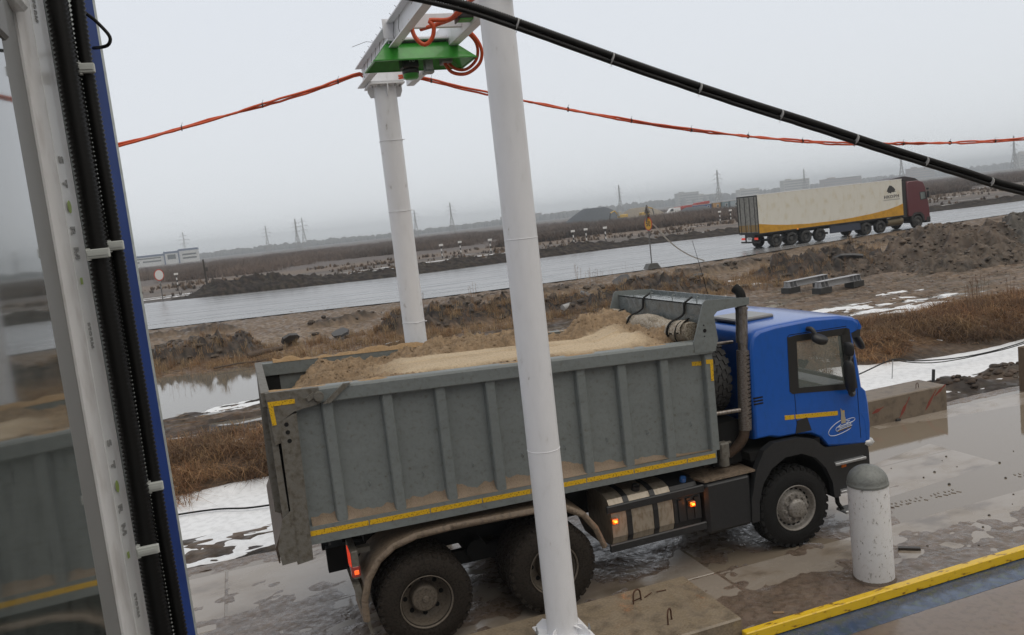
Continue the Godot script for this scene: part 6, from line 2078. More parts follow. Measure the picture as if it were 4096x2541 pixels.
# ---------- the road and what stands beyond ----------
func build_lorry() -> void:
	# local axes: x forward from the rear doors, near side at z = 0
	var o := Vector3(30.55, 0.685, -43.2)
	var t := thing("articulated_lorry", "white trailer with a yellow swoosh pulled by a maroon tractor on the wet road", "lorry", o)
	var cream := M("trailer_cream", Color(0.68, 0.67, 0.61), 0.4, 0.0, {"tile": 5.0, "freq": 0.010, "stretch": Vector3(0.7, 1.6, 1), "oct": 5, "ramp": [[0.08, Color(0.74, 0.69, 0.57)], [0.3, Color(0.92, 0.89, 0.82)], [0.5, gray(0.98)], [0.7, gray(1.0)]]})
	var gold := M("trailer_gold", Color(0.56, 0.29, 0.02), 0.4, 0.0, {"tile": 3.0, "freq": 0.01, "ramp": [[0.2, gray(0.8)], [0.6, gray(1.0)]]})
	var door := M("trailer_door", Color(0.25, 0.24, 0.215), 0.55, 0.0, {"tile": 2.0, "freq": 0.012, "ramp": [[0.2, gray(0.7)], [0.7, gray(1.1)]]})
	var maroon := M("maroon_paint", Color(0.10, 0.018, 0.026), 0.3, 0.0, {"coat": 0.4})
	var black := M("lorry_black", gray(0.02), 0.6)
	var bluish := M("skirt_blue", Color(0.035, 0.045, 0.075), 0.5)
	var P := func(x: float, y: float, z: float) -> Vector3: return o + Vector3(x, y, z)
	var L := 13.55
	var st := S()
	cbox(st, P.call(L / 2.0, 2.61, -1.275), Vector3(L, 2.86, 2.55), 0.03)
	part(t, "trailer_box", st, cream)
	st = S()
	bx(st, o.x - 0.01, o.x + L + 0.01, o.y + 4.0, o.y + 4.05, o.z - 2.56, o.z + 0.012, 0.01)
	part(t, "roof_rail", st, M("rail_white", gray(0.75), 0.4))
	st = S()
	pxy(st, [[0, 1.18], [L, 1.18], [L, 2.10], [13.0, 1.95], [12.0, 1.76], [10.5, 1.6], [8.5, 1.47], [6.5, 1.42], [4.5, 1.44], [2.5, 1.56], [1.2, 1.70], [0, 1.88]].map(func(p): return [p[0] + o.x, p[1] + o.y]), o.z + 0.001, o.z + 0.007)
	part(t, "yellow_swoosh", st, gold)
	st = S()
	bx(st, o.x, o.x + L, o.y + 1.10, o.y + 1.18, o.z - 2.55, o.z + 0.01)
	part(t, "bottom_rail", st, black)
	for z in [-0.66, -1.89]:
		st = S()
		bx(st, o.x - 0.03, o.x + 0.0, o.y + 1.25, o.y + 3.93, o.z + z - 0.59, o.z + z + 0.59, 0.01)
		var d := part(t, "rear_door", st, door)
		st = S()
		bx(st, o.x - 0.036, o.x - 0.031, o.y + 1.30, o.y + 1.82, o.z + z - 0.57, o.z + z + 0.57)
		part(d, "yellow_band", st, M("gold_dirty", Color(0.26, 0.16, 0.05), 0.6))
		for zz in [-0.3, 0.3]:
			st = S()
			cyl(st, P.call(-0.05, 1.25, z + zz), P.call(-0.05, 3.9, z + zz), 0.02, 0.02, 8)
			part(d, "lock_rod", st, black)
	st = S()
	for q in [[-2.55, -2.49], [-0.06, 0.0]]: bx(st, o.x - 0.05, o.x, o.y + 1.15, o.y + 4.02, o.z + q[0], o.z + q[1])
	bx(st, o.x - 0.05, o.x, o.y + 3.93, o.y + 4.02, o.z - 2.49, o.z - 0.06)
	bx(st, o.x - 0.05, o.x, o.y + 1.15, o.y + 1.25, o.z - 2.49, o.z - 0.06)
	part(t, "door_frame", st, black)
	st = S()
	bx(st, o.x, o.x + L - 1.0, o.y + 0.85, o.y + 1.1, o.z - 1.75, o.z - 0.8)
	bx(st, o.x + 0.02, o.x + 0.12, o.y + 0.45, o.y + 0.57, o.z - 2.45, o.z - 0.1)
	bx(st, o.x + 0.02, o.x + 0.1, o.y + 0.57, o.y + 1.1, o.z - 1.9, o.z - 1.8)
	bx(st, o.x + 0.02, o.x + 0.1, o.y + 0.57, o.y + 1.1, o.z - 0.75, o.z - 0.65)
	part(t, "trailer_chassis", st, black)
	for z in [-0.45, -2.1]:
		st = S()
		cbox(st, P.call(0.0, 0.78, z), Vector3(0.06, 0.16, 0.42), 0.015)
		part(t, "tail_lamp", st, M("lorry_tail", Color(0.4, 0.02, 0.02), 0.25, 0.0, {"glow": Color(1, 0.1, 0.05), "energy": 0.35}))
	st = S()
	bx(st, o.x - 0.03, o.x, o.y + 0.68, o.y + 0.9, o.z - 1.5, o.z - 1.05)
	part(t, "number_plate", st, M("plate_grey", gray(0.45), 0.5))
	st = S()
	cbox(st, P.call(7.9, 0.78, -0.12), Vector3(2.9, 0.62, 0.12), 0.03)
	part(t, "side_skirt", st, bluish)
	st = S()
	cbox(st, P.call(3.4, 1.15, 0.02), Vector3(0.14, 0.06, 0.03), 0.008)
	part(t, "side_marker", st, M("lorry_amber", Color(0.5, 0.12, 0.02), 0.3, 0.0, {"glow": Color(1, 0.35, 0.05), "energy": 0.6}))
	# emblem and lettering near the front
	var ink := M("emblem_ink", gray(0.03), 0.5)
	st = S()
	pxy(st, [[0.0, 0.16], [0.12, 0.40], [0.28, 0.62], [0.48, 0.60], [0.72, 0.42], [0.86, 0.26], [0.80, 0.18], [0.92, 0.08], [0.78, 0.10], [0.62, 0.06], [0.50, 0.10], [0.40, -0.02], [0.30, 0.05], [0.10, 0.03], [0.16, 0.12]].map(func(p): return [o.x + 12.0 + p[0], o.y + 3.0 + p[1]]), o.z + 0.001, o.z + 0.006)
	part(t, "bull_emblem", st, ink)
	text(t, "lettering", "НКОРН", P.call(12.45, 2.74, 0.004), Basis().scaled(Vector3(1.25, 1.0, 1.0)), 0.26, ink)
	text(t, "small_lettering", "ТРАНСПОРТНАЯ КОМПАНИЯ", P.call(12.45, 2.5, 0.004), Basis(), 0.085, M("ink_grey", gray(0.2), 0.5))
	# wheels
	var tm := tyre_mesh(0.50, 0.36, 24)
	var rr := rear_rim()
	var fr := front_rim()
	var rub := M("lorry_rubber", gray(0.02), 0.7)
	var rim := M("lorry_rim", gray(0.07), 0.6, 0.2)
	for w in [[1.5, 1], [2.9, 1], [4.2, 1], [5.5, 1], [9.9, 1], [11.3, 1], [15.0, 0]]:
		for side in [1, -1]:
			var g := group_part(t, "wheel")
			g.position += P.call(w[0], 0.50, -0.03 if side > 0 else -2.52)
			if side < 0: g.rotation.y = PI
			part(g, "tyre", tm, rub)
			part(g, "rim", rr[0] if w[1] else fr[0], rim)
			if w[1]: part(g, "hub", rr[1], rim)
	# tractor
	var Q := func(x: float, y: float, z: float) -> Vector3: return o + Vector3(x - 0.65, y, z)
	st = S()
	bx(st, o.x + 9.2, o.x + 15.95, o.y + 0.6, o.y + 0.95, o.z - 1.75, o.z - 0.8)
	bx(st, o.x + 1.6, o.x + 6.5, o.y + 0.45, o.y + 0.6, o.z - 2.2, o.z - 0.4)
	part(t, "tractor_chassis", st, black)
	st = S()
	cyl(st, Q.call(12.75, 0.72, -0.45), Q.call(14.3, 0.72, -0.45), 0.33, 0.33, 18)
	part(t, "fuel_tank", st, M("lorry_tank", Color(0.16, 0.13, 0.08), 0.5, 0.4))
	st = S()
	for x in [11.25]: pxy(st, [[x - 1.5, 1.05], [x - 1.3, 1.16], [x + 1.3, 1.16], [x + 1.45, 0.7], [x + 1.4, 0.7], [x + 1.2, 1.1], [x - 1.4, 1.02]].map(func(p): return [p[0] + o.x - 0.65, p[1] + o.y]), o.z - 0.5, o.z - 0.02)
	part(t, "drive_guard", st, black)
	var rings := []
	for q in [[-0.03, 0.06], [-0.06, 0.02], [-0.14, 0.0], [-1.25, 0.0], [-2.36, 0.0], [-2.44, 0.02], [-2.47, 0.06]]:
		var r := PackedVector3Array()
		for p in [[14.72, 1.05], [14.72, 3.70], [14.95, 3.80], [15.9, 3.78], [16.35, 3.66], [16.55, 3.3], [16.72, 2.55], [16.86, 1.9], [16.92, 1.2], [16.92, 0.55], [16.3, 0.5], [16.25, 0.95], [15.95, 1.22], [15.35, 1.22], [15.05, 0.95]]:
			var c := Vector2(15.8, 2.2)
			var v := Vector2(p[0], p[1])
			v -= (v - c).normalized() * q[1]
			r.append(Q.call(v.x, v.y, q[0]))
		rings.append(r)
	part(t, "cab", loft(rings), maroon)
	st = S()
	pxy(st, [[15.95, 2.85], [16.55, 2.85], [16.68, 2.25], [16.0, 2.2]].map(func(p): return [p[0] + o.x - 0.65, p[1] + o.y]), o.z - 0.028, o.z - 0.018)
	part(t, "window_surround", st, black)
	st = S()
	pxy(st, [[16.02, 2.80], [16.46, 2.80], [16.52, 2.30], [16.06, 2.26]].map(func(p): return [p[0] + o.x - 0.65, p[1] + o.y]), o.z - 0.020, o.z - 0.012)
	part(t, "side_window", st, M("lorry_glass", Color(0.16, 0.19, 0.19), 0.05, 0.0, {"coat": 1.0}))
	st = S()
	cbox(st, Q.call(16.62, 2.6, 0.16), Vector3(0.14, 0.5, 0.2), 0.04)
	cbox(st, Q.call(16.75, 3.05, 0.0), Vector3(0.14, 0.16, 0.2), 0.04)
	part(t, "mirror", st, black)
	st = S()
	pxy(st, [[12.9, 4.03], [14.6, 4.22], [14.95, 4.2], [15.9, 3.98], [16.3, 3.72], [14.8, 3.74], [14.7, 3.95]].map(func(p): return [p[0] + o.x - 0.65, p[1] + o.y]), o.z - 2.2, o.z - 0.35)
	part(t, "roof_deflector", st, M("deflector_dark", Color(0.03, 0.022, 0.025), 0.4))
	st = S()
	bx(st, o.x + 13.65, o.x + 14.08, o.y + 1.0, o.y + 3.9, o.z - 2.3, o.z - 0.15)
	part(t, "cab_back", st, M("cab_back_dark", gray(0.025), 0.6))
	st = S()
	cbox(st, Q.call(16.75, 0.6, -1.25), Vector3(0.5, 0.5, 2.45), 0.06)
	pxy(st, [[15.0, 0.6], [15.0, 0.98], [15.32, 1.26], [15.98, 1.26], [16.3, 0.98], [16.35, 0.5], [16.2, 0.5], [16.14, 0.85], [15.9, 1.10], [15.4, 1.10], [15.14, 0.85], [15.1, 0.6]].map(func(p): return [p[0] + o.x - 0.65, p[1] + o.y]), o.z - 0.3, o.z + 0.0)
	part(t, "bumper", st, black)

func build_roadside() -> void:
	var steel := M("sign_steel", gray(0.16), 0.5, 0.5)
	var t := thing("speed_sign", "round yellow temporary 50 sign on a weighted stand with rags tied above", "sign", Vector3(19.6, 0.66, -39.9))
	var o := Vector3(19.6, 0.66, -39.9)
	var st := S()
	prism(st, [[-0.5, 0], [0.5, 0], [0.28, 0.32], [-0.28, 0.32]], o + Vector3(0, 0, -0.3), Vector3.RIGHT, Vector3.UP, Vector3(0, 0, 0.6))
	part(t, "base", st, M("sign_base", Color(0.10, 0.10, 0.095), 0.6, 0.0, {"tile": 0.5, "freq": 0.03, "ramp": [[0.3, gray(0.7)], [0.6, gray(1.2)]]}))
	st = S()
	cyl(st, o + Vector3(0, 0.3, 0), o + Vector3(0, 4.2, 0), 0.04, 0.04, 10)
	part(t, "pole", st, steel)
	var b: Basis    # the face looks along the road, towards the traffic
	b = Basis(Vector3.UP, -1.5)
	var c := o + Vector3(-0.02, 2.95, 0.06)
	var disc := func(r: float, d0: float, d1: float, at: Vector3, bb: Basis) -> SurfaceTool:
		var q := S()
		cyl(q, at + bb.z * d0, at + bb.z * d1, r, r, 32)
		return q
	part(t, "red_rim", disc.call(0.46, -0.01, 0.012, c, b), M("sign_red", Color(0.45, 0.05, 0.02), 0.4))
	part(t, "yellow_face", disc.call(0.385, 0.0, 0.016, c, b), M("sign_yellow", Color(0.66, 0.36, 0.01), 0.4))
	text(t, "number", "50", c + b.z * 0.0175, b, 0.34, M("sign_black", gray(0.015), 0.5))
	st = S()
	rng.seed = 19
	for k in 26:
		var y := rng.randf_range(3.3, 4.15)
		var a := rng.randf() * TAU
		var p := o + Vector3(cos(a) * 0.05, y, sin(a) * 0.05)
		var q := p + Vector3(cos(a) * rng.randf_range(0.05, 0.2), -rng.randf_range(0.1, 0.5), sin(a) * 0.15)
		var s := Vector3(-sin(a), 0.2, cos(a)) * rng.randf_range(0.03, 0.09)
		quad(st, p - s, p + s, q + s * 0.6, q - s * 0.6, Vector3(cos(a), 0, sin(a)))
	part(t, "rags", st, M("rag", Color(0.30, 0.27, 0.24), 0.85, 0.0, {"tile": 0.3, "freq": 0.02, "ramp": [[0.35, gray(0.15)], [0.5, gray(0.6)], [0.65, gray(1.3)]]}))
	st = S()
	var tp := spline([o + Vector3(0.06, 3.1, 0), o + Vector3(0.5, 2.75, 0.0), o + Vector3(1.1, 2.0, 0.05), o + Vector3(1.9, 1.2, 0.05), o + Vector3(2.9, 0.5, 0.1), o + Vector3(3.9, 0.03, 0.2)], 0.15)
	for i in tp.size() - 1:
		var w0 := Vector3(0.02, 0.035, 0.02)
		quad(st, tp[i] - w0, tp[i] + w0, tp[i + 1] + w0, tp[i + 1] - w0, Vector3(0, 0.3, 1))
	solo("barrier_tape", "loose pale barrier tape drooping from the 50 sign to the road", "tape", st, M("tape_pale", Color(0.50, 0.48, 0.45), 0.6))
	# no-entry sign seen beside the cabin
	t = thing("round_sign", "white round sign with a red rim beyond the road beside the cabin", "sign", Vector3(-14.2, 0.5, -85.0))
	o = Vector3(-14.2, 0.5, -85.0)
	st = S()
	cyl(st, o, o + Vector3(0, 3.1, 0), 0.05, 0.05, 10)
	part(t, "pole", st, steel)
	c = o + Vector3(0.0, 2.75, 0.06)
	b = Basis(Vector3.UP, 0.75)
	part(t, "red_rim", disc.call(0.62, -0.01, 0.012, c, b), cache["m_sign_red"])
	part(t, "white_face", disc.call(0.52, 0.0, 0.016, c, b), M("sign_white", gray(0.7), 0.4))
	t = thing("wooden_pole", "dark leaning wooden pole standing behind the soil bank", "pole", Vector3(-10.3, 0.4, -103.0))
	st = S()
	cyl(st, Vector3(-10.2, 0.2, -103.0), Vector3(-10.25, 4.3, -103.0), 0.13, 0.10, 10)
	box(st, Vector3(-10.0, 3.0, -102.9), Vector3(0.35, 0.5, 0.1))
	part(t, "trunk", st, M("pole_wood", Color(0.05, 0.042, 0.036), 0.8))
	# striped marker posts for buried pipelines
	var first: Node3D
	var spots := [[27.9, -118.5, "second from left by the long snow strip"], [23.0, -111.3, "leftmost by the long snow strip, beside the rear white post"], [29.6, -107.7, "post standing between the two white gantry posts, nearest the front one"], [40.0, -100.6, "leftmost of the three plated posts left of the 50 sign"], [43.0, -102.8, "lowest of the three plated posts left of the 50 sign"], [44.2, -98.7, "tallest of the three plated posts left of the 50 sign"], [-15.2, -127.0, "post between the round sign and the dark wooden pole"], [-16.7, -116.0, "post close to the cabin's blue edge, left of the round sign"], [77.0, -119.7, "left one of the pair in front of the blue huts"], [80.8, -122.0, "right one of the pair in front of the blue huts"]]
	var wht := M("marker_white", gray(0.7), 0.5)
	var blk := M("marker_black", gray(0.03), 0.5)
	for i in spots.size():
		var s: Array = spots[i]
		var label := "striped marker post, " + String(s[2])
		if first == null:
			first = thing("marker_post", label, "marker post", Vector3.ZERO, "striped marker posts in the field")
			for k in 5:
				st = S()
				cyl(st, Vector3(0, 0.36 * k - 0.3 * float(k == 0), 0), Vector3(0, 0.36 * (k + 1), 0), 0.085, 0.085, 10)
				part(first, "band", st, wht if k % 2 else blk)
			st = S()
			cbox(st, Vector3(0, 2.0, 0.02), Vector3(0.62, 0.30, 0.08), 0.015)
			part(first, "plate", st, wht)
			first.position = Vector3(s[0], 0.45, s[1])
		else:
			copy(first, Vector3(s[0], 0.45, s[1]), 0.0, label)
	# welded steel footing frames lying on mud by the heaps
	var galv := M("frame_grey", Color(0.38, 0.385, 0.40), 0.45, 0.3, {"tile": 0.7, "freq": 0.02, "ramp": [[0.2, gray(0.75)], [0.7, gray(1.05)]]})
	for f in [[Vector3(17.3, 0.0, -22.9), Vector3(20.1, 0.0, -23.6), "farther grey steel beam on black feet lying in the mud"], [Vector3(17.9, 0.0, -21.5), Vector3(20.7, 0.0, -22.1), "nearer grey steel beam on black feet lying in the mud"]]:
		var a: Vector3 = f[0]
		var e: Vector3 = f[1]
		a.y = ground_at(a.x, a.z) + 0.02
		e.y = a.y
		t = thing("steel_beam", f[2], "beam", a, "grey beams lying on the mud")
		var d := (e - a).normalized()
		var q := Basis(d, Vector3.UP, d.cross(Vector3.UP).normalized())
		var len := a.distance_to(e)
		st = S()
		box(st, (a + e) / 2.0 + Vector3(0, 0.42, 0), Vector3(len, 0.22, 0.02), q)
		box(st, (a + e) / 2.0 + Vector3(0, 0.56, 0), Vector3(len, 0.02, 0.34), q)
		box(st, (a + e) / 2.0 + Vector3(0, 0.29, 0), Vector3(len, 0.02, 0.3), q)
		part(t, "web", st, galv)
		for s in [0.0, 1.0]:
			var at := a.lerp(e, s)
			var sgn := 1.0 if s == 0.0 else -1.0
			for k in [0.05, 0.32, 0.55]:
				st = S()
				prism(st, [[-0.2, 0.28], [0.2, 0.28], [0.14, 0.55], [-0.14, 0.55]], at + d * (k * sgn) - d * 0.008, q.z, Vector3.UP, d * 0.016)
				part(t, "gusset", st, galv)
			st = S()
			box(st, at + d * 0.3 * sgn + Vector3(0, 0.15, 0), Vector3(0.75, 0.26, 0.5), q)
			part(t, "black_foot", st, M("foot_black", gray(0.03), 0.5))
	# broken asphalt slabs and a log on the ridge
	var asph := M("broken_asphalt", Color(0.085, 0.085, 0.088), 0.6, 0.0, {"tile": 0.6, "freq": 0.03, "ramp": [[0.25, gray(0.6)], [0.7, gray(1.3)]], "bump": 0.6, "bfreq": 0.03})
	rng.seed = 29
	var n := 0
	for s in [[10.3, -29.6, 1.3, 0.9, "tilted grey slab of broken asphalt above the canopy on the soil ridge"], [16.8, -30.6, 1.6, 1.0, "flat dark slab of broken asphalt near the steel beams"], [13.2, -31.4, 1.1, 0.8, "dark slab of broken asphalt half buried at the ridge's crest"], [-4.5, -31.2, 1.2, 0.7, "dark asphalt slab on the ridge left of the rear post"], [-2.2, -31.0, 0.9, 0.6, "smaller dark asphalt slab on the ridge left of the rear post"], [24.5, -27.0, 1.5, 0.6, "long dark slab leaning on the heap at the right"]]:
		st = S()
		var pts := []
		for k in 7:
			var a := TAU * k / 7.0
			pts.append([cos(a) * s[2] * 0.6 * rng.randf_range(0.7, 1.1), sin(a) * s[3] * 0.6 * rng.randf_range(0.7, 1.1)])
		var bb := Basis.from_euler(Vector3(rng.randf_range(0.2, 0.7), rng.randf() * TAU, rng.randf_range(-0.3, 0.3)))
		prism(st, pts, Vector3(s[0], ground_at(s[0], s[1]) + 0.28, s[1]), bb.x, bb.z, bb.y * 0.12)
		solo("asphalt_slab", s[4], "slab", st, asph, "broken asphalt slabs on the soil ridges")
	st = S()
	tube(st, [Vector3(-6.6, 0.20, -28.4), Vector3(-5.9, 0.26, -28.7), Vector3(-5.1, 0.24, -29.1)], [0.13, 0.12, 0.10], 9)
	solo("log", "short brown log lying in the dry grass left of the rear post", "log", st, M("log_bark", Color(0.10, 0.07, 0.05), 0.85, 0.0, {"tile": 0.4, "freq": 0.03, "ramp": [[0.2, gray(0.6)], [0.7, gray(1.2)]], "bump": 0.8}))
	st = S()
	tube(st, [Vector3(-8.0, 0.08, -27.0), Vector3(-7.0, 0.10, -27.2), Vector3(-6.2, 0.07, -27.1), Vector3(-5.6, 0.09, -27.4)], 0.035, 7)
	solo("branch", "thin fallen branch at the far edge of the pool", "branch", st, cache["m_log_bark"])
	st = S()
	cyl(st, Vector3(8.0, ground_at(8.0, -27.6) + 0.16, -27.6), Vector3(8.55, ground_at(8.0, -27.6) + 0.2, -27.8), 0.16, 0.16, 14)
	solo("plastic_canister", "pale grey canister lying among the clods behind the dump body", "canister", st, M("canister", gray(0.32), 0.5))
	rng.seed = 33
	st = S()
	var wp := Vector3(-0.6, ground_at(-0.6, -26.6) + 0.05, -26.6)
	for k in 6:
		var p := wp + Vector3(0.1 * k - 0.25, 0.02 * rng.randf(), -0.05 * k)
		quad(st, p, p + Vector3(0.16, 0.05, 0.02), p + Vector3(0.2, 0.04, -0.12), p + Vector3(0.05, 0.02, -0.14), Vector3.UP)
	solo("plastic_bag", "white plastic scrap in the grass left of the rear post", "litter", st, M("bag_white", gray(0.75), 0.5))

func build_far() -> void:
	# lattice pylons
	var py: Node3D
	var steel := M("pylon_steel", gray(0.33), 0.6, 0.2)
	var list := [[-55.0, -965.0, 33.0, 1, "leftmost pylon, behind the white and blue building"], [31.4, -935.6, 30.0, 0, "low pylon just left of the taller one above the scrub"], [52.2, -780.0, 29.0, 1, "pylon second to the right of the building, sharpest of its row"], [78.3, -1020.0, 37.0, 0, "faint pylon right of the sharp one over the scrub"], [187.8, -884.0, 29.0, 0, "pylon just right of the rear white post"], [225.8, -871.9, 33.0, 0, "pylon midway between the two white posts"], [376.5, -760.0, 30.0, 1, "pylon standing behind the dark gravel cone"], [455.0, -700.0, 33.0, 0, "tall pylon left of the huts"], [596.9, -749.1, 27.0, 0, "left one of the two pylons above the trailer"], [625.6, -640.0, 32.0, 1, "right, taller one of the two pylons above the trailer"], [774.0, -640.0, 36.0, 0, "rightmost pylon, under the black conduit"]]
	for k in list.size():
		var s: Array = list[k]
		var pos := Vector3(s[0], 0.3, s[1])
		if py == null:
			py = thing("pylon", s[4], "pylon", Vector3.ZERO, "lattice pylons across the plain")
			var st := S()
			var wd := func(y: float) -> float: return lerpf(2.6, 0.55, clampf(y / 17.0, 0.0, 1.0)) if y < 17.0 else lerpf(0.55, 0.25, (y - 17.0) / 13.0)
			var ys_ := [0.0, 4.5, 8.5, 12.0, 15.0, 17.0, 19.5, 22.0, 24.5, 27.0, 30.0]
			for i in ys_.size() - 1:
				var a: float = wd.call(ys_[i])
				var b: float = wd.call(ys_[i + 1])
				for q in [[-1, -1], [1, -1], [1, 1], [-1, 1]]:
					bar(st, Vector3(q[0] * a, ys_[i], q[1] * a), Vector3(q[0] * b, ys_[i + 1], q[1] * b), 0.26)
				for q in [[-1, 1, 1, 1], [-1, -1, 1, -1], [1, -1, 1, 1], [-1, -1, -1, 1]]:
					bar(st, Vector3(q[0] * a, ys_[i], q[1] * a), Vector3(q[2] * b, ys_[i + 1], q[3] * b), 0.15)
					bar(st, Vector3(q[2] * a, ys_[i], q[3] * a), Vector3(q[0] * b, ys_[i + 1], q[1] * b), 0.15)
			part(py, "lattice", st, steel)
			for y in [[18.0, 4.2], [22.0, 5.2], [26.0, 3.6]]:
				st = S()
				for sx in [-1.0, 1.0]:
					bar(st, Vector3(0, y[0], 0), Vector3(sx * y[1], y[0], 0), 0.22)
					bar(st, Vector3(0, y[0] + 1.3, 0), Vector3(sx * y[1], y[0], 0), 0.16)
					bar(st, Vector3(sx * y[1], y[0], 0), Vector3(sx * y[1], y[0] - 1.6, 0), 0.13)
				part(py, "cross_arm", st, steel)
			py.position = pos
			py.scale = Vector3.ONE * (s[2] / 30.0)
		else:
			var c := copy(py, pos, 0.5 if s[3] else 0.1, s[4])
			c.scale = Vector3.ONE * (s[2] / 30.0)
	# white and blue industrial building left
	var t := thing("industrial_building", "white and blue flat roofed building on the plain next to the cabin edge", "building", Vector3(-66.0, 0.3, -850))
	var wall := M("far_white", Color(0.62, 0.63, 0.64), 0.6)
	var fb := M("far_blue", Color(0.06, 0.10, 0.22), 0.5)
	var fg := M("far_glass", Color(0.06, 0.07, 0.08), 0.2)
	var o := Vector3(-66.0, 0.3, -850)
	for s in [[-30.0, -2.0, 11.0, 0.0], [-2.0, 7.0, 12.4, 1.5], [7.0, 18.5, 13.6, 0.5]]:
		var st := S()
		bx(st, o.x + s[0] * 1.5, o.x + s[1] * 1.5, 0.2, s[2], o.z - 30.0, o.z + s[3])
		part(t, "wall", st, wall)
		st = S()
		bx(st, o.x + s[0] * 1.5 - 0.1, o.x + s[1] * 1.5 + 0.1, s[2] - 1.7, s[2] + 0.2, o.z - 30.1, o.z + s[3] + 0.12)
		part(t, "blue_parapet", st, fb)
	for w in [[-28.0, -17.0, 4.2, 5.6], [-15.0, -4.0, 4.2, 5.6], [-28.0, -4.0, 7.4, 8.5], [9.0, 17.5, 4.0, 5.6], [9.0, 17.5, 7.4, 9.0], [0.0, 5.0, 5.0, 9.5]]:
		var st := S()
		var zf: float = o.z + (1.5 if w[0] > -3.0 and w[0] < 7.0 else (0.5 if w[0] > 7.0 else 0.0))
		bx(st, o.x + w[0] * 1.5, o.x + w[1] * 1.5, w[2], w[3], zf - 0.2, zf + 0.08)
		part(t, "window_band", st, fg)
	for x in [-1.8, 6.8]:
		var st := S()
		bx(st, o.x + x * 1.5 - 0.6, o.x + x * 1.5 + 0.6, 0.2, 13.0, o.z + 0.4, o.z + 1.9)
		part(t, "grey_pilaster", st, fb)
	# gravel cone and sand pile
	var cone := func(c: Vector3, rx: float, rz: float, h: float, flat: float) -> ArrayMesh:
		var n := 48
		return sheet(n, n, func(i: int, j: int):
			var u := i / float(n) * 2.0 - 1.0
			var v := j / float(n) * 2.0 - 1.0
			var r := sqrt(u * u + v * v)
			var y := h * clampf((1.0 - r) / (1.0 - flat), 0.0, 1.0)
			y = h * (1.0 - pow(1.0 - y / h, 1.25))
			y += 0.12 * nB.get_noise_2d(u * 30.0, v * 30.0) * sm(0.0, 0.5, y)
			return [c + Vector3(u * rx, y - 0.05, v * rz), Color(1, 1, 1)])
	solo("gravel_pile", "dark grey cone of gravel on the plain left of the huts", "gravel pile", cone.call(Vector3(133.0, 0.3, -295.0), 14.5, 14.5, 6.4, 0.28), M("far_gravel", Color(0.065, 0.075, 0.088), 0.8))
	solo("sand_pile", "pale brown sand pile right of the dark gravel cone", "sand pile", cone.call(Vector3(156.0, 0.3, -300.0), 12.0, 12.0, 4.6, 0.3), M("far_sand", Color(0.22, 0.19, 0.15), 0.85))
	solo("gravel_pile", "low dark gravel ridge between the white van and the blue hut", "gravel pile", cone.call(Vector3(164.0, 0.3, -270.0), 9.0, 6.0, 2.6, 0.4), cache["m_far_gravel"])
	# excavators
	var yel := M("far_yellow", Color(0.55, 0.36, 0.07), 0.5)
	var dk := M("far_dark", gray(0.03), 0.6)
	for e in [[Vector3(137.3, 0.3, -280.0), 1.0, "yellow excavator in front of the dark gravel cone"], [Vector3(146.2, 0.3, -279.0), -1.0, "yellow excavator between the gravel cone and the sand pile"]]:
		var p: Vector3 = e[0]
		var sx: float = e[1]
		t = thing("excavator", e[2], "excavator", p, "excavators by the piles")
		var st := S()
		cbox(st, p + Vector3(0.6, 2.0, 0), Vector3(3.4, 1.2, 2.6), 0.15)
		part(t, "house", st, yel)
		st = S()
		cbox(st, p + Vector3(-0.9 * sx, 2.9, 0.5), Vector3(1.4, 1.7, 1.1), 0.12)
		part(t, "cab", st, M("far_cab", Color(0.40, 0.38, 0.32), 0.4))
		st = S()
		for z in [-1.1, 1.1]: cbox(st, p + Vector3(0, 0.5, z), Vector3(4.4, 1.0, 0.6), 0.3)
		part(t, "tracks", st, dk)
		st = S()
		tube(st, [p + Vector3(-1.0 * sx, 2.2, -0.3), p + Vector3(-2.6 * sx, 4.3, -0.3), p + Vector3(-4.4 * sx, 3.6, -0.3)], 0.28, 6)
		part(t, "boom", st, yel)
		st = S()
		tube(st, [p + Vector3(-4.4 * sx, 3.7, -0.3), p + Vector3(-4.9 * sx, 1.5, -0.3), p + Vector3(-4.4 * sx, 0.7, -0.3)], 0.22, 6)
		cbox(st, p + Vector3(-4.3 * sx, 0.7, -0.3), Vector3(0.9, 0.8, 1.1), 0.15)
		part(t, "stick_and_bucket", st, dk)
	# white van
	t = thing("van", "white van parked before the sand pile, left of the 50 sign", "van", Vector3(152.5, 0.3, -272.0))
	var rings := []
	for q in [[0.0, 0.12], [-0.15, 0.0], [-1.85, 0.0], [-2.0, 0.12]]:
		var r := PackedVector3Array()
		for p in [[0.0, 0.5], [0.0, 1.25], [1.2, 1.55], [2.1, 2.5], [2.5, 2.7], [6.0, 2.7], [6.1, 0.5]]:
			r.append(Vector3(152.5, 0.3, -272.0) + Vector3(p[0] * 1.05, (p[1] - q[1] * 0.5) * 1.1, q[0]))
		rings.append(r)
	part(t, "body", loft(rings, -1), M("van_white", gray(0.72), 0.35))
	for w in [1.1, 4.9]:
		var st := S()
		cyl(st, Vector3(152.5 + w, 0.65, -271.98), Vector3(152.5 + w, 0.65, -272.3), 0.38, 0.38, 14)
		part(t, "wheel", st, dk)
	var vst := S()
	pxy(vst, [[153.9, 2.05], [154.75, 2.95], [155.7, 2.95], [155.7, 2.05]], -271.995, -271.97)
	part(t, "window", vst, fg)
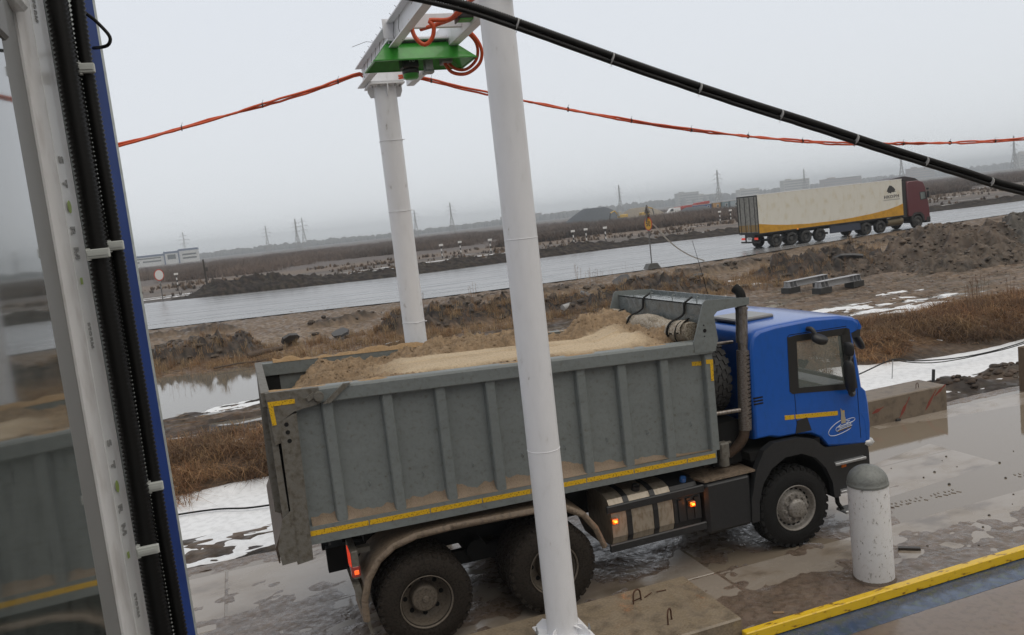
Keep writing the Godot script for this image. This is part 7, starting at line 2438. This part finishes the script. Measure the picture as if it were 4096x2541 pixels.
	# site huts
	var huts := [[168.0, -276.0, 7.2, 2.9, Color(0.03, 0.075, 0.24), "dark blue site hut left of the orange one"], [175.4, -275.0, 3.4, 3.1, Color(0.42, 0.22, 0.05), "small orange site hut in the row"], [179.0, -274.2, 3.2, 3.1, Color(0.17, 0.24, 0.27), "grey green site hut right of the orange one"], [182.4, -273.5, 4.2, 3.2, Color(0.30, 0.36, 0.40), "pale blue grey site hut in the middle of the row"], [186.8, -272.5, 2.8, 3.0, Color(0.30, 0.34, 0.37), "narrow pale hut second from the row's right end"], [189.8, -271.5, 7.5, 3.0, Color(0.22, 0.27, 0.32), "long pale hut at the right end of the row, partly behind the trailer"]]
	for h in huts:
		t = thing("site_hut", h[5], "hut", Vector3(h[0] + h[2] / 2.0, 0.4, h[1]), "site huts beyond the road")
		var st := S()
		bx(st, h[0], h[0] + h[2], 0.3, 0.3 + h[3], h[1] - 2.6, h[1], 0.05)
		part(t, "shell", st, M("hut_%d" % int(h[0]), h[4], 0.5))
		st = S()
		bx(st, h[0] - 0.1, h[0] + h[2] + 0.1, 0.3 + h[3], 0.45 + h[3], h[1] - 2.7, h[1] + 0.1)
		part(t, "roof", st, M("hut_roof", gray(0.5), 0.6))
		var n := maxi(1, int(h[2] / 2.6))
		for k in n:
			var x: float = h[0] + h[2] * (k + 0.6) / n
			st = S()
			bx(st, x - 0.5, x + 0.5, 1.5, 2.75, h[1] - 0.02, h[1] + 0.05)
			var f := part(t, "window", st, M("hut_frame", gray(0.65), 0.5))
			st = S()
			bx(st, x - 0.38, x + 0.38, 1.62, 2.63, h[1] + 0.05, h[1] + 0.08)
			part(f, "pane", st, fg)
	for s in [[162.5, 8.5, 2.5, "red machine roof behind the dark gravel ridge"], [171.5, 6.5, 3.3, "red machine roof rising behind the blue hut"]]:
		var st := S()
		pxy(st, [[s[0], s[2]], [s[0] + 0.4, s[2] + 0.9], [s[0] + 3.0, s[2] + 1.0], [s[0] + 3.4, s[2] + 0.7], [s[0] + 4.0, s[2] + 1.1], [s[0] + s[1], s[2] + 1.2], [s[0] + s[1], s[2] + 0.3]], -284.0, -281.5)
		bx(st, s[0] + 0.3, s[0] + s[1] - 0.3, 0.3, s[2] + 0.4, -284.0, -281.8)
		solo("machine_roof", s[3], "machine", st, M("far_red", Color(0.42, 0.05, 0.035), 0.5), "red machines behind the huts")
	# hazy town blocks
	var walls := [M("town_concrete", Color(0.34, 0.33, 0.31), 0.85), M("town_brick", Color(0.25, 0.17, 0.13), 0.85), M("town_render", Color(0.42, 0.39, 0.33), 0.85)]
	var town := [[795.0, -1320.0, 46.0, 36.0, "tall hazy town block above the huts"], [905.0, -1290.0, 44.0, 27.0, "hazy town block left of the trailer"], [845.0, -1330.0, 60.0, 24.0, "low hazy town block between the two taller ones"], [1010.0, -1290.0, 60.0, 40.0, "hazy town block above the trailer's rear"], [1090.0, -1260.0, 90.0, 30.0, "long hazy town block above the trailer"], [1240.0, -1220.0, 60.0, 34.0, "hazy town block above the maroon cab"], [1385.0, -1120.0, 46.0, 44.0, "hazy town block at the right edge, under the conduit"], [505.0, -1420.0, 80.0, 24.0, "faint town block left of the gravel cone"]]
	for q in town:
		var b := [q[0] * 1.3, q[1] * 1.3, q[2] * 1.25, q[3] * 0.8, q[4]]
		t = thing("town_block", b[4], "building", Vector3(b[0], 0, b[1]), "town blocks in the haze")
		var st := S()
		bx(st, b[0] - b[2] / 2.0, b[0] + b[2] / 2.0, 0.0, b[3], b[1] - 16.0, b[1])
		bx(st, b[0] - b[2] / 3.0, b[0] - b[2] / 6.0, b[3], b[3] + 3.0, b[1] - 12.0, b[1] - 4.0)
		part(t, "wall", st, walls[int(q[0]) % 3])
		var rows := int(b[3] / 6.0)
		for r in rows:
			st = S()
			bx(st, b[0] - b[2] / 2.0 + 2.0, b[0] + b[2] / 2.0 - 2.0, 3.0 + 6.0 * r, 5.0 + 6.0 * r, b[1] - 0.1, b[1] + 0.2)
			part(t, "window_row", st, fg)

# ---------- the scene ----------
func _ready() -> void:
	var cam := Camera3D.new()
	cam.name = "camera"
	cam.fov = 42.40
	cam.near = 0.05
	cam.far = 6000.0
	cam.position = Vector3(-6.602, 4.72, 8.882)
	cam.rotation_degrees = Vector3(-6.62, -18.2, -6.3)
	add_child(cam)
	var env := Environment.new()
	var sky_m := ProceduralSkyMaterial.new()
	sky_m.sky_top_color = lin(0.74, 0.785, 0.865)
	sky_m.sky_horizon_color = lin(0.81, 0.84, 0.865)
	sky_m.sky_curve = 0.2
	sky_m.ground_bottom_color = lin(0.10, 0.085, 0.07)
	sky_m.ground_horizon_color = lin(0.6, 0.62, 0.63)
	var sky := Sky.new()
	sky.sky_material = sky_m
	env.background_mode = Environment.BG_SKY
	env.sky = sky
	env.tonemap_mode = Environment.TONE_MAPPER_LINEAR
	env.tonemap_exposure = 1.0
	env.sdfgi_enabled = true
	env.ssao_enabled = true
	env.ssil_enabled = true
	env.fog_enabled = true
	env.fog_density = 0.00055
	env.fog_light_color = lin(0.86, 0.93, 1.0)
	var we := WorldEnvironment.new()
	we.name = "environment"
	we.environment = env
	add_child(we)
	var sun := DirectionalLight3D.new()
	sun.name = "overcast_sun"
	sun.light_energy = 0.5
	sun.light_color = Color(1.0, 0.98, 0.95)
	sun.light_angular_distance = 70.0
	sun.shadow_enabled = true
	sun.rotation_degrees = Vector3(-62, 30, 0)
	add_child(sun)
	for q in [[nA, 0.05, 2], [nB, 0.6, 3], [nC, 2.4, 3], [nR, 1.0, 3]]:
		q[0].noise_type = FastNoiseLite.TYPE_SIMPLEX_SMOOTH
		q[0].frequency = q[1]
		q[0].fractal_type = FastNoiseLite.FRACTAL_FBM
		q[0].fractal_octaves = q[2]
		q[0].seed = int(q[1] * 100)
	build_ground()
	build_road()
	heap("big brown soil heap in front of the lorry's nose at the right", Vector3(31.8, 0.0, -27.0), 5.8, 4.4, 1.95, 11.0, Color(0.105, 0.078, 0.058))
	heap("grey soil heap cut off by the right edge", Vector3(37.0, 0.0, -26.0), 5.0, 4.5, 2.0, 47.0, Color(0.10, 0.088, 0.075))
	heap("low brown soil heap between the lorry and the steel beams", Vector3(25.4, 0.0, -27.6), 3.8, 2.8, 0.95, 83.0, Color(0.10, 0.075, 0.057))
	heap("long low soil heap in front of the big one", Vector3(29.5, 0.0, -23.6), 5.5, 2.6, 0.8, 120.0, Color(0.105, 0.08, 0.06))
	build_yard()
	build_gantry()
	build_cabin()
	build_blocks()
	build_truck()
	build_lorry()
	build_roadside()
	build_far()
	build_plants()
